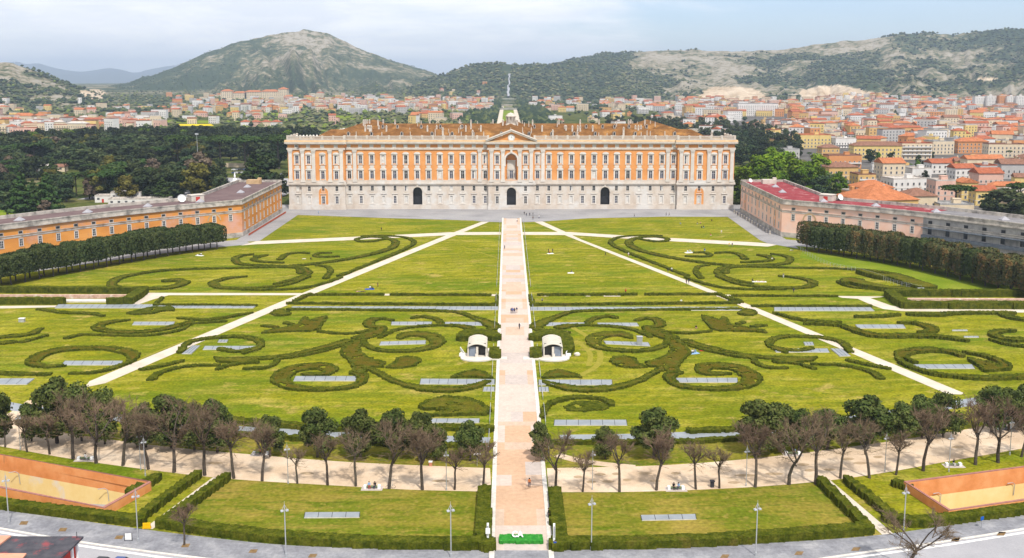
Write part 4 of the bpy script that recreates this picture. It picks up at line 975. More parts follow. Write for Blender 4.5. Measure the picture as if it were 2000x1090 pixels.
# ------------------------------------------------------------------ clipped hedges of the parterre
def z6(*p): return [(480+x/3.892, 580+y/3.892) for x, y in p]
def z5(*p): return [(x/4, 560+y/4) for x, y in p]
def z8(*p): return [(1500+x/4, 560+y/4) for x, y in p]
def z7(*p): return [(1020+x/3.892, 580+y/3.892) for x, y in p]
def z2(*p): return [(500+x/4, 400+y/4) for x, y in p]
def z1(*p): return [(x/3.3333, 340+y/3.3333) for x, y in p]
def z4(*p): return [(1400+x/3.3333, 340+y/3.3333) for x, y in p]
def inpoly(px, py, poly):
    ins = np.zeros(px.shape, bool); n = len(poly)
    for i in range(n):
        x0, y0 = poly[i]; x1, y1 = poly[(i+1) % n]
        c = ((y0 > py) != (y1 > py)) & (px < (x1-x0)*(py-y0)/((y1-y0) if y1 != y0 else 1e-9)+x0)
        ins ^= c
    return ins
hr = np.random.RandomState(9)
def hedge_mesh(parts, h, cell=.45, neat=False, rim=True):
    "bushy block over strokes ('s', points, widths) and areas ('p', outline) given in metres"
    allp = [q for p in parts for q in p[1]]; pad = 6
    x0, x1 = min(a for a, b in allp)-pad, max(a for a, b in allp)+pad; y0, y1 = min(b for a, b in allp)-pad, max(b for a, b in allp)+pad
    nx, ny = int((x1-x0)/cell)+2, int((y1-y0)/cell)+2
    gx = x0+(np.arange(nx)+.5)*cell; gy = y0+(np.arange(ny)+.5)*cell; GX, GY = np.meshgrid(gx, gy, indexing='ij')
    wob = (fbm(GX*.6, GY*.6, 2)-.37)*(.5 if neat else 1.7)
    ins = np.zeros(GX.shape, bool)
    for p in parts:
        if p[0] == 'p': ins |= inpoly(GX+wob*.6, GY+wob*.6, p[1])
        else:
            P = smooth(p[1], 8) if len(p[1]) > 2 else p[1]; w = p[2] if hasattr(p[2], '__len__') else [p[2]]*len(p[1])
            ws = (.68 if not neat else 1)*np.interp(np.linspace(0, len(w)-1, len(P)), range(len(w)), w)
            for i in range(len(P)-1):
                a = np.array(P[i]); b = np.array(P[i+1]); d = b-a; l2 = max(1e-9, d@d); rr = max(ws[i], ws[i+1])/2+.5
                i0, i1 = int((min(a[0], b[0])-rr-x0)/cell), int((max(a[0], b[0])+rr-x0)/cell)+2; j0, j1 = int((min(a[1], b[1])-rr-y0)/cell), int((max(a[1], b[1])+rr-y0)/cell)+2
                i0, j0 = max(0, i0), max(0, j0)
                sx, sy = GX[i0:i1, j0:j1], GY[i0:i1, j0:j1]
                t = np.clip(((sx-a[0])*d[0]+(sy-a[1])*d[1])/l2, 0, 1); ds = np.hypot(sx-a[0]-t*d[0], sy-a[1]-t*d[1])
                ins[i0:i1, j0:j1] |= ds < (ws[i]*(1-t)+ws[i+1]*t)/2+wob[i0:i1, j0:j1]*.5
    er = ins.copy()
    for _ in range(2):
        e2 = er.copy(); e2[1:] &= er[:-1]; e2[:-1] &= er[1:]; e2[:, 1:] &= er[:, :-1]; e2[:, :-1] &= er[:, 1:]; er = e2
    jt = .07 if neat else .15; jz = .05 if neat else .13
    cx = hr.uniform(-jt, jt, (nx+1, ny+1))+x0+np.arange(nx+1)[:, None]*cell; cy = hr.uniform(-jt, jt, (nx+1, ny+1))+y0+np.arange(ny+1)[None, :]*cell
    big = fbm(cx*.35, cy*.35, 3); cz = h*((.90+.2*big if neat else .72+.5*big)+hr.uniform(-jz, jz, (nx+1, ny+1)))
    if rim and not neat:
        k = np.zeros((nx+1, ny+1), bool); k[:-1, :-1] |= er; k[1:, :-1] |= er; k[:-1, 1:] |= er; k[1:, 1:] |= er; cz = np.where(k, cz*(.42+.42*fbm(cx*.9, cy*.9, 2)), cz); er_b = er & (fbm(GX*.45+40, GY*.45, 3) > .60)
    else: er_b = np.zeros(ins.shape, bool)
    ins = ins & ~er_b; er = er & ins
    V = []; idx = {}; Fc = []
    def vt(i, j, top):
        k = (i, j, top)
        if k not in idx:
            idx[k] = len(V); V.append((cx[i, j], cy[i, j], cz[i, j]) if top else (cx[i, j], cy[i, j], 0.02))
        return idx[k]
    top = set()
    I, J = np.nonzero(ins)
    for i, j in zip(I.tolist(), J.tolist()):
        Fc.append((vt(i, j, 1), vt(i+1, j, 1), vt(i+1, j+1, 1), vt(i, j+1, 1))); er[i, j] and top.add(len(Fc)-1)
        if not ins[i, j-1]: Fc.append((vt(i, j, 0), vt(i+1, j, 0), vt(i+1, j, 1), vt(i, j, 1)))
        if j+1 >= ny or not ins[i, j+1]: Fc.append((vt(i+1, j+1, 0), vt(i, j+1, 0), vt(i, j+1, 1), vt(i+1, j+1, 1)))
        if not ins[i-1, j]: Fc.append((vt(i, j+1, 0), vt(i, j, 0), vt(i, j, 1), vt(i, j+1, 1)))
        if i+1 >= nx or not ins[i+1, j]: Fc.append((vt(i+1, j, 0), vt(i+1, j+1, 0), vt(i+1, j+1, 1), vt(i+1, j, 1)))
    me = bpy.data.meshes.new('hedge'); me.from_pydata(V, [], Fc)
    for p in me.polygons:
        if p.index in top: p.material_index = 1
    me.update(); return me
def world(parts, mirror=False):
    out = []
    for p in parts:
        pts = GP(p[1])
        if mirror: pts = [(-x, y) for x, y in pts]
        out.append((p[0], pts)+tuple(p[2:]))
    return out
def hedge(label, parts, h=.9, m='hedge', mirror=False, group='clipped hedge scrolls of the parterre', cell=.45):
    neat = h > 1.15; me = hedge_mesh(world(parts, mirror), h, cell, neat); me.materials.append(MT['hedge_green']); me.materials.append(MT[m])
    return tag(link('hedge', me), label, 'hedge', group)
S = lambda p, w: ('s', p, w)
P_ = lambda p: ('p', p)
LOW = [  # central beds, drawn on the left of the avenue and mirrored
 ('long hedge ending in a hook {} under the long glass strip', 'hedge', [S(z6((330, 100), (500, 100), (900, 104), (1400, 110), (1600, 120), (1700, 150), (1800, 185), (1860, 215), (1885, 238), (1820, 265), (1640, 277)), [2.6, 2.6, 2.6, 2.6, 2.8, 3.2, 5, 6.5, 5.5, 2.8, 2]), P_(z6((185, 130), (215, 110), (270, 100), (330, 118), (340, 140), (290, 150), (225, 150)))]),
 ('rust coloured leaf plume hedge {} at the far side of the beds', 'hedge_rust', [P_(z6((120, 282), (150, 264), (300, 238), (400, 215), (415, 180), (455, 155), (490, 185), (540, 165), (620, 150), (605, 185), (575, 220), (565, 250), (480, 268), (300, 270))), S(z6((140, 226), (235, 236)), 2.2), S(z6((300, 202), (345, 215)), 2.5), S(z6((600, 158), (560, 230)), 1.5)]),
 ('branching main stem hedge {} with curled top end', 'hedge_rust', [S(z6((1115, 185), (1050, 172), (970, 178), (935, 205), (955, 232), (1040, 240), (1010, 270), (930, 300), (860, 320)), [2, 3, 4.5, 5, 4, 3.5, 6, 7, 6.5]), S(z6((560, 268), (700, 284), (850, 280), (960, 258)), [1.8, 2, 2.2, 3]), S(z6((1700, 240), (1620, 226), (1480, 222), (1300, 232), (1150, 255), (1020, 310)), [5, 4, 2.2, 2.2, 2.4, 2.6]), S(z6((1270, 165), (1340, 155), (1430, 170), (1478, 195), (1480, 220)), [2.5, 3.4, 3.4, 3, 3])]),
 ('thick round spiral hedge {} around a glass roof', 'hedge', [S(z6((1170, 318), (1230, 292), (1330, 290), (1420, 308), (1455, 345), (1420, 385), (1300, 412), (1120, 420), (980, 402), (905, 362), (890, 320)), [3, 6, 7, 7.5, 6.5, 5, 4, 3.5, 3, 2.6, 2])]),
 ('long straight stem hedge {} running out to the diagonal path', 'hedge', [S(z6((760, 345), (600, 390), (400, 438), (200, 468), (0, 478)), [5, 4, 3.5, 4, 3]), S(z6((750, 372), (600, 414), (400, 458), (250, 478), (228, 510), (150, 545), (0, 553)), [1.5, 1.8, 1.8, 1.8, 2.2, 2, 2]), S(z5((2000, 600), (1900, 605), (1800, 620), (1700, 652)), [2.4, 2.2, 2, 2]), P_(z5((1660, 560), (1800, 565), (2000, 555), (2000, 590), (1850, 605), (1720, 598)))]),
 ('broad rust stem hedge {} with leaf end between two spirals', 'hedge_rust', [P_(z6((835, 320), (905, 300), (900, 345), (860, 400), (900, 450), (1000, 492), (1065, 505), (1040, 540), (930, 540), (900, 590), (810, 590), (815, 540), (775, 490), (715, 435), (735, 395))), P_(z6((1050, 542), (1120, 512), (1150, 472), (1220, 460), (1310, 468), (1337, 495), (1290, 530), (1180, 548), (1100, 550)))]),
 ('big spiral hedge {} curled round the long glass roof', 'hedge_rust', [S(z6((815, 585), (880, 600), (885, 645), (810, 688), (650, 708), (500, 710), (360, 695), (280, 660), (265, 620), (340, 565), (450, 540), (570, 535), (635, 560), (610, 592), (520, 596), (440, 596)), [3, 5, 3.5, 3.4, 3.6, 4, 5, 6, 7, 7.5, 8, 8, 6, 4, 3, 2])]),
 ('curved hedge {} sweeping below the wide glass roof to the avenue', 'hedge', [S(z6((912, 548), (1000, 580), (1100, 635), (1250, 685), (1400, 708), (1550, 712), (1700, 695), (1842, 655)), [3, 2.8, 3, 3.6, 5.5, 6, 5, 2.4])]),
 ('small half leaf hedge {} touching the avenue beside the glass roof', 'hedge_rust', [P_(z6((1562, 620), (1640, 583), (1740, 562), (1820, 582), (1875, 628), (1700, 615)))]),
 ('crescent ring hedge {} beside the diagonal path', 'hedge', [S([(352, 690), (362, 676), (378, 668), (410, 662), (440, 660), (475, 660), (502, 666), (510, 675), (500, 684), (478, 691)], [2.5, 3, 3.5, 3.5, 3.5, 3.5, 3.5, 3, 2.6, 2]), S([(430, 684), (455, 688), (480, 686), (500, 682)], [3, 3.2, 3, 2.5])]),
 ('two forked tail hedges {} at the end of the long stem', 'hedge_green', [S(z5((1120, 652), (1250, 628), (1420, 590)), 2.6), S(z5((1180, 732), (1230, 690), (1350, 650), (1500, 625), (1700, 620)), [3, 2.8, 2.4, 2, 2])]),
]
for lab, m, parts in LOW:
    hedge(lab.format('left of the avenue'), parts, .62, m); hedge(lab.format('right of the avenue'), parts, .62, m, True)
hedge('large oval hedge bed left of the avenue near the trees', [P_(z6((1320, 835), (1380, 795), (1520, 768), (1680, 778), (1790, 812), (1870, 865), (1830, 905), (1500, 912), (1300, 920), (1500, 890), (1540, 872), (1400, 868), (1330, 855)))], .8, 'hedge')
hedge('thin bow hedge and low oval right of the avenue near the trees', [S(z7((150, 920), (190, 840), (260, 800), (400, 775), (560, 778), (660, 805), (685, 830)), [1.6, 2.4, 2.6, 2.6, 2.6, 2.4, 2])], .7, 'hedge_green')
hedge('low green oval bed right of the avenue inside the thin bow hedge', [P_(z7((305, 845), (400, 800), (560, 800), (670, 830), (640, 862), (480, 875), (340, 868)))], .35, 'hedge_green')
OUT = [
 ('crescent ring hedge {} outside the diagonal path with glass roof in it', 'hedge_rust', [S(z5((500, 625), (360, 630), (265, 612), (270, 575), (340, 535), (480, 500), (640, 488), (830, 488), (970, 510), (1040, 545), (1020, 590), (940, 625), (850, 655), (700, 682), (560, 684)), [1.8, 3, 4.5, 5.5, 6, 6, 5.5, 5, 6, 5, 3, 2.4, 2.4, 2, 1.6])]),
 ('flowing double scroll hedge {} outside the diagonal path', 'hedge_rust', [S(z5((1000, 268), (900, 278), (800, 298), (765, 325), (820, 350), (980, 362), (1200, 350), (1390, 312), (1480, 285)), [2.4, 4, 5.5, 5.5, 4.5, 4.5, 4, 4.5, 4]), S(z5((525, 408), (650, 380), (800, 384), (1000, 388), (1200, 382), (1400, 348), (1480, 305)), [2.6, 2.4, 2, 2, 2, 2, 1.8]), S(z5((1500, 292), (1750, 277)), 2.4), S(z5((1400, 252), (1650, 262), (1960, 210)), [2, 3, 2.2])]),
 ('ragged leaf shaped hedge {} along the cross path', 'hedge_green', [S(z5((300, 182), (500, 208), (700, 215), (800, 235)), [2, 3.4, 3, 2]), P_(z5((975, 214), (1080, 190), (1200, 165), (1340, 165), (1370, 195), (1280, 195), (1190, 218), (1050, 222)))]),
 ('hedge fragments {} near the outer edge of the lawn', 'hedge', [S(z5((-60, 405), (0, 402), (150, 388), (250, 372), (320, 335)), [4, 4, 4.5, 4, 2.4]), S(z5((175, 437), (280, 412), (357, 388)), 2.2), S(z5((-40, 452), (90, 440)), 4)]),
]
for lab, m, parts in OUT:
    hedge(lab.format('on the left'), parts, .6, m)
hedge('low border hedge above the grey glass roof at the left edge', [S(z5((-40, 683), (200, 690), (370, 692)), 3)], .6, 'hedge_green')
hedge('crescent ring hedge on the right outside the diagonal path with glass roof in it', [S(z8((1140, 600), (1060, 560), (1050, 535), (1120, 515), (1290, 505), (1420, 520), (1500, 548)), [2, 3, 6, 6, 5.5, 5, 3]), S(z8((1020, 545), (1030, 590), (1120, 640), (1280, 690), (1450, 712), (1700, 725), (2020, 715)), [1.8, 2, 2.4, 3.2, 3, 4, 4.5]), S(z8((1540, 525), (1700, 555), (1830, 605), (1850, 645), (1700, 665)), [2, 3, 4, 4, 2.4]), P_(z8((1560, 570), (1680, 590), (1800, 620), (1790, 660), (1690, 665), (1600, 610)))], .9, 'hedge_rust')
hedge('flowing double scroll hedge on the right outside the diagonal path', [S(z8((55, 215), (200, 255), (350, 280), (540, 290)), [2, 2.6, 3, 3]), S(z8((290, 298), (520, 308), (620, 330), (750, 375), (900, 395), (1100, 395), (1300, 400), (1540, 430)), [1.8, 3, 3.4, 5, 5.5, 5, 4.5, 3]), S(z8((1030, 290), (1150, 295), (1260, 325), (1280, 360), (1180, 365)), [2, 4, 5, 4, 2]), S(z8((690, 245), (860, 240), (1020, 230)), [2, 4, 2.4])], .9, 'hedge_rust')
hedge('ragged dark hedge on the right under the pale cross path', [S(z8((1110, 225), (1300, 230), (1500, 215), (1900, 215)), [4, 5, 4, 3.4]), S(z8((1830, 230), (1920, 255), (2020, 270)), [4, 5, 4])], .9, 'hedge_green')
hedge('curled hedge fragment cut by the right edge of the lawn', [S(z8((1910, 355), (1800, 360), (1760, 385), (1850, 420), (2030, 430)), [3, 4, 4, 5, 5]), S(z8((1745, 425), (1860, 455), (2030, 480)), [2, 3, 3])], .9, 'hedge')
UP = [
 ('large S shaped double hedge {} beside the diagonal path', 'hedge', [S(z2((1030, 268), (900, 292), (810, 290), (790, 272), (880, 258), (1000, 262), (1075, 282), (1090, 312), (1040, 350), (900, 392), (700, 432), (500, 462), (300, 482), (0, 492)), [2.2, 3, 3.4, 3, 2.4, 3, 4.5, 5, 5, 4.6, 4.2, 3.6, 3, 3]), S(z2((830, 250), (1000, 247), (1150, 257), (1225, 285), (1230, 310), (1150, 358), (1000, 422), (850, 482), (760, 520)), [2, 2, 2.2, 2.8, 3, 3, 2.8, 2.4, 2]), S(z2((790, 505), (700, 545), (640, 560)), [2, 3, 2.4]), S(z2((660, 575), (560, 612), (400, 652), (200, 668), (-100, 670)), [2, 2.4, 2.6, 2.6, 2.2])]),
 ('small curled hedge {} standing on the S shaped hedge', 'hedge', [S(z2((190, 432), (235, 395), (330, 380), (412, 385)), [4, 3, 2.6, 2.2]), S(z2((580, 382), (500, 382), (462, 400), (500, 412), (640, 410)), [2.2, 3, 3.2, 3, 2])]),
 ('oval ring hedge with leaf end {} in the far parterre', 'hedge', [S(z1((1185, 700), (1195, 715), (1100, 745), (900, 752), (760, 745), (730, 715), (800, 675), (1000, 640), (1200, 625), (1500, 618), (1900, 612), (1960, 650)), [4, 6, 6, 5, 5, 5, 5, 4, 3, 2.6, 2.6, 4]), S(z1((1090, 700), (1160, 695)), 6)]),
 ('inner crescent hedge {} in the far parterre', 'hedge', [S(z1((1600, 672), (1500, 682), (1410, 702), (1390, 722), (1440, 745), (1600, 750), (1800, 735), (1900, 714), (2010, 672)), [2.2, 3.6, 4.6, 5, 4.4, 3.6, 3.4, 3.4, 3]), S(z2((150, 625), (300, 592), (395, 555), (405, 530), (360, 500), (290, 482)), [3, 3.2, 3.6, 4.2, 4, 3]), S(z2((480, 480), (555, 490), (580, 525), (545, 580)), [2, 2.4, 3, 3.4])]),
 ('comma shaped hedge cluster {} at the top of the far parterre', 'hedge', [S(z1((1640, 528), (1560, 540), (1530, 562), (1565, 590), (1700, 600), (1900, 605)), [2.4, 3.6, 4, 4, 3, 3]), S(z1((1730, 535), (1685, 545), (1650, 560), (1700, 575), (1840, 582)), [2, 3, 3.4, 3, 2.4]), S(z2((0, 410), (40, 405), (80, 400)), 3)]),
]
for lab, m, parts in UP:
    hedge(lab.format('left of the avenue'), parts, .72, m); hedge(lab.format('right of the avenue'), parts, .72, m, True)
STR = [
 ('low straight hedge {} at the near edge of the great lawn', .9, [S([(605, 577.5), (748, 577.5)], 1.5), S([(764, 577.5), (929, 578), (955, 578)], 1.5), S([(605, 577), (590, 583), (577, 590)], 2.2)]),
 ('low straight hedge {} beside the long glass strip', .9, [S([(562, 594.5), (970, 597.5)], 1.6), S([(968, 598), (972, 580)], 1.6)]),
]
for lab, h, parts in STR:
    hedge(lab.format('left of the avenue'), parts, h, 'hedge_green', group='straight border hedges'); hedge(lab.format('right of the avenue'), parts, h, 'hedge_green', True, group='straight border hedges')
G = 'straight border hedges'
hedge('low hedge box left of the diagonal path by the glass strip', [S([(303, 597.5), (500, 598)], 1.5), S([(303, 597), (318, 583)], 1.6)], .8, 'hedge_green', group=G)
hedge('low hedge box right of the diagonal path by the glass strip', [S([(1430, 579.5), (1632, 580)], 1.4), S([(1470, 599.5), (1700, 600)], 1.5), S([(1425, 581), (1450, 592)], 1.8)], .8, 'hedge_green', group=G)
hedge('tall dark hedge around the left sunken ramp', [S([(-60, 571), (280, 573)], 2.6), S([(280, 573), (268, 583), (252, 592)], 3.4), S([(-60, 594), (122, 594)], 2.2), S([(215, 594.5), (255, 594)], 2.2)], 2.2, 'hedge_green', group=G)
hedge('tall dark hedge around the right sunken ramp', [S([(1738, 578), (2060, 579)], 2.6), S([(1738, 580), (1752, 592), (1768, 601)], 3.6), S([(1766, 602), (2060, 603)], 3)], 2.3, 'hedge_green', group=G)
hedge('clipped hedge around the left near lawn', [S([(946, 966), (944, 1064), (943, 1069), (800, 1069), (640, 1063), (480, 1050), (320, 1028)], 2.4), S([(318, 1029), (441, 940)], 1.7)], 1.4, 'hedge_green', group=G, cell=.38)
hedge('clipped hedge around the right near lawn', [S([(1083, 968), (1094, 1064), (1096, 1069), (1230, 1068), (1400, 1062), (1560, 1051), (1692, 1040)], 2.4), S([(1602, 946), (1692, 1036)], 1.7)], 1.4, 'hedge_green', group=G, cell=.38)
hedge('long clipped hedge in front of the left orange ramp', [S([(-60, 984), (60, 998), (180, 1013), (272, 1024)], 2.2), S([(270, 1021), (332, 972), (386, 934)], 1.7)], 1.3, 'hedge_green', group=G, cell=.38)
hedge('short clipped hedge at the corner of the left orange ramp', [S([(258, 966), (305, 940)], 2)], 1.2, 'hedge_green', group=G)
hedge('long clipped hedge in front of the right orange ramp', [S([(1738, 1018), (1800, 1026), (1900, 1014), (2060, 992)], 2.4), S([(1656, 944), (1700, 980), (1744, 1016)], 1.7)], 1.3, 'hedge_green', group=G, cell=.38)
hedge('short clipped hedge at the corner of the right orange ramp', [S([(1752, 950), (1772, 956)], 2)], 1.2, 'hedge_green', group=G)
hedge('band of loose hedge behind the trees on the left', [S([(330, 812), (440, 824), (620, 838), (820, 846)], 4), S([(440, 850), (700, 868), (955, 876)], 2.2), S([(860, 838), (955, 842)], 3.4)], 1.0, 'hedge', group=G)
hedge('band of loose hedge behind the trees on the right', [S([(1350, 845), (1500, 838), (1640, 822)], 3), S([(1080, 868), (1320, 866), (1480, 858)], 2.2)], .9, 'hedge', group=G)
hedge('loose shrubs along the wire fence at the edge of the right meadow', [S(z4((930, 650), (1060, 680), (1160, 690), (1260, 720), (1350, 750)), [3, 5, 6, 7, 8]), S(z4((835, 725), (870, 715), (960, 735), (1100, 760), (1290, 775)), [3, 6, 6, 4, 2])], 1.6, 'hedge', group=G)
hedge('dark green shrubs behind the left entrance canopy', [S([(905, 664), (925, 657), (950, 658), (966, 664)], [4, 6, 5, 4]), S([(966, 690), (968, 700)], 3)], 1.6, 'hedge_green', group='shrubs round the entrance canopies')
hedge('dark green shrubs behind the right entrance canopy', [S([(1045, 664), (1070, 658), (1092, 660), (1108, 680), (1106, 692)], [4, 5, 5, 4, 3]), S([(1046, 690), (1046, 699)], 3)], 1.6, 'hedge_green', group='shrubs round the entrance canopies')
# ------ glass roofs set flush in the lawns
def glass(q, label, h=.2, n=None):
    pts = GP(q); mb = MB(); mb.prism(pts, 0, h, 1, 0)
    a, b, c, d = [Vector(p) for p in pts]; L = (b-a).length; n = n or max(3, int(L/2.2))
    t = empty('glass_roof', (0, 0, 0)); tag(t, label, 'glass roof', 'flat glass roofs in the lawns')
    mb.build('panel', [MT['glass_strip'], MT['white_kerb']], t)
    fr = MB()
    for i in range(n+1):
        u = i/n; p = a.lerp(b, u); r = d.lerp(c, u); e = (b-a).normalized()*.045
        fr.quad((*(p-e), h+.03), (*(p+e), h+.03), (*(r+e), h+.03), (*(r-e), h+.03))
    fr.build('glazing_bar', MT['dark_metal'], t)
    return t
for q, lab in (
 ([(560, 606), (973, 606), (973, 599.5), (572, 599.5)], 'very long glass strip left of the avenue'), ([(1036, 607), (1452, 607), (1440, 600.5), (1036, 600.5)], 'very long glass strip right of the avenue'),
 ([(107, 602.5), (495, 602.5), (503, 595.5), (114, 595.5)], 'long glass strip left of the diagonal path'), ([(1512, 608), (1708, 608), (1700, 601), (1512, 601)], 'long glass strip right of the diagonal path'),
 ([(764, 635.5), (842, 635.5), (844, 629.5), (765, 629.5)], 'first narrow glass roof left of the avenue in the hook hedge'), ([(863, 636.5), (945, 636.5), (944, 630), (865, 630)], 'narrow glass roof left of the avenue closest to the hook'),
 ([(1063, 637), (1144, 637), (1143, 631), (1064, 631)], 'narrow glass roof right of the avenue closest to the hook'), ([(1170, 637.5), (1248, 637.5), (1244, 631.5), (1166, 631.5)], 'second narrow glass roof right of the avenue in the hook hedge'),
 ([(741, 675), (831, 672.5), (832, 666), (744, 668.5)], 'glass roof inside the round spiral hedge left of the avenue'), ([(1183, 672.5), (1270, 677), (1266, 670), (1179, 667)], 'glass roof inside the round spiral hedge right of the avenue'),
 ([(573, 745), (695, 745), (697, 736), (577, 736)], 'glass roof inside the big spiral hedge on the left'), ([(1324, 748), (1441, 748), (1440, 739.5), (1320, 739.5)], 'glass roof inside the big spiral hedge on the right'),
 ([(820, 751), (966, 752), (966, 742), (822, 741)], 'wide glass roof left of the avenue over the sweeping hedge'), ([(1052, 753), (1196, 753), (1195, 743), (1052, 743)], 'wide glass roof right of the avenue over the sweeping hedge'),
 ([(943, 765), (966, 765), (966, 757), (945, 757)], 'small square glass roof touching the left side of the avenue'), ([(1052, 765.5), (1072, 765.5), (1071, 757), (1052, 757)], 'small square glass roof touching the right side of the avenue'),
 ([(830, 827), (936, 827), (937, 819), (833, 819)], 'glass roof under the large oval hedge on the left'), ([(1082, 832), (1225, 832), (1223, 821.5), (1083, 821.5)], 'glass roof under the low oval bed on the right'),
 ([(120, 714), (236, 714), (240, 706), (127, 706)], 'glass roof inside the outer crescent hedge on the left'), ([(1796, 721), (1904, 721), (1898, 713), (1784, 713)], 'glass roof inside the outer crescent hedge on the right'),
 ([(258, 635.5), (338, 635.5), (342, 629.5), (262, 629.5)], 'glass roof inside the flowing scroll hedge on the left'), ([(1676, 642), (1769, 642), (1764, 635), (1670, 635)], 'glass roof inside the flowing scroll hedge on the right'),
 ([(396, 684), (503, 683), (504, 677), (400, 677)], 'glass roof in the crescent hedge by the left diagonal path'), ([(1516, 689), (1620, 689), (1616, 682), (1510, 682)], 'glass roof in the crescent hedge by the right diagonal path'),
 ([(425, 669.5), (443, 669.5), (446, 664.5), (428, 664.5)], 'tiny glass roof above the left crescent hedge'), ([(1572, 675), (1590, 675), (1587, 669), (1569, 669)], 'tiny glass roof above the right crescent hedge'),
 ([(355, 692), (374, 692), (391, 676), (377, 676)], 'dark grey slab beside the left diagonal path'), ([(1640, 697), (1661, 696), (1643, 682), (1622, 682)], 'dark grey slab beside the right diagonal path'),
 ([(-10, 752), (52, 752), (68, 740.5), (0, 740.5)], 'grey glass roof cut by the left edge of the photo'), ([(1860, 647), (1890, 647), (1889, 645), (1859, 645)], 'upper thin slab on the far right lawn'), ([(1883, 660), (1912, 660), (1911, 657.5), (1882, 657.5)], 'lower thin slab on the far right lawn'),
 ([(594, 1013), (702, 1012), (703, 1002), (596, 1002.5)], 'glass roof in the middle of the left near lawn'), ([(1254, 1018), (1360, 1016), (1358, 1006), (1251, 1008)], 'glass roof in the middle of the right near lawn')):
    glass(q, lab)
# ------------------------------------------------------------------ trees
def leafmat(name, c0, c1, c2=None, rand=.15, scale=.9):
    return mat(name, [c0, c1]+([c2] if c2 else []), scale=scale, rough=.9, detail=4, rand=rand, pos=[.3, .5, .68] if c2 else [.32, .66])
MT['leaf_oak'] = leafmat('leaf_oak', (.030, .046, .013), (.074, .096, .025), (.14, .15, .045), .18)
MT['leaf_clip'] = leafmat('leaf_clip', (.022, .036, .013), (.052, .070, .024), (.10, .11, .040), .12)
MT['leaf_clip_top'] = leafmat('leaf_clip_brown', (.034, .046, .018), (.080, .084, .034), (.165, .092, .036), .12, .45)
MT['leaf_wood'] = leafmat('leaf_wood', (.017, .030, .015), (.038, .056, .024), (.080, .095, .036), .40, .4)
MT['leaf_pine'] = leafmat('leaf_pine', (.020, .042, .014), (.042, .072, .020), (.070, .10, .026), .18, .5)
MT['leaf_spring'] = leafmat('leaf_spring', (.045, .10, .008), (.10, .18, .012), (.17, .235, .022), .2, .4)
MT['leaf_olive'] = leafmat('leaf_olive', (.06, .062, .014), (.115, .105, .024), (.16, .14, .035), .15, .4)
MT['leaf_bare'] = leafmat('leaf_bare', (.10, .075, .05), (.16, .12, .085), None, .12, .4)
MT['twig'] = mat('twig', [(.13, .09, .058), (.225, .16, .105)], scale=.8, rough=.95, rand=.15)
def leaf_cards(mb, centres, n, size, rng, m=0, shell=.55, ms=None):
    "small leaf clumps spread through lobes ((x,y,z),(rx,ry,rz))"
    vol = [r[0]*r[1]*r[2] for c, r in centres]; tot = sum(v**.7 for v in vol)
    for (c, r), v in zip(centres, vol):
        for _ in range(int(n*v**.7/tot)):
            d = Vector((rng.gauss(0, 1), rng.gauss(0, 1), rng.gauss(0, 1))).normalized(); k = shell+(1-shell)*rng.random()**.6
            p = Vector((c[0]+d.x*r[0]*k, c[1]+d.y*r[1]*k, c[2]+d.z*r[2]*k))
            nrm = (d+Vector((rng.gauss(0, .55), rng.gauss(0, .55), rng.gauss(.25, .55)))).normalized()
            a = nrm.orthogonal().normalized(); b = nrm.cross(a); t = rng.uniform(0, 6.28); a, b = a*math.cos(t)+b*math.sin(t), b*math.cos(t)-a*math.sin(t)
            s = size*rng.uniform(.6, 1.35)
            mb.quad(tuple(p-a*s-b*s*.55), tuple(p+a*s*.3-b*s*.7), tuple(p+a*s+b*s*.5), tuple(p-a*s*.35+b*s*.75), m if ms is None else ms(p, rng))
def lobes(n, R_, h0, h1, rng, rl=(.35, .5)):
    out = []
    for i in range(n):
        t = rng.uniform(0, 6.28); u = rng.random()**.5; z = rng.uniform(0, 1); w = math.sin(math.pi*(.18+.72*z))
        rr = R_*rng.uniform(*rl); out.append(((math.cos(t)*u*(R_-rr*.6)*w, math.sin(t)*u*(R_-rr*.6)*w, h0+rr*.7+(h1-h0-rr*1.4)*z), (rr, rr, rr*.8)))
    return out
def limb(mb, p, d, L, r, lev, rng, tips, spread=.5, up=.15, n=6):
    "a bending tapered limb with forks; tips collects the ends"
    seg = 3 if lev < 3 else 2; q = Vector(p); d = Vector(d).normalized()
    for i in range(seg):
        e = q+d*(L/seg); r1 = r*(1-.28/seg*1.2)
        mb.tube(q, e, r, r1, n if lev == 0 else 5 if lev == 1 else 3); q = e; r = r1
        d = (d+Vector((rng.gauss(0, .12), rng.gauss(0, .12), up*.3))).normalized()
    tips.append((q, d, r, lev))
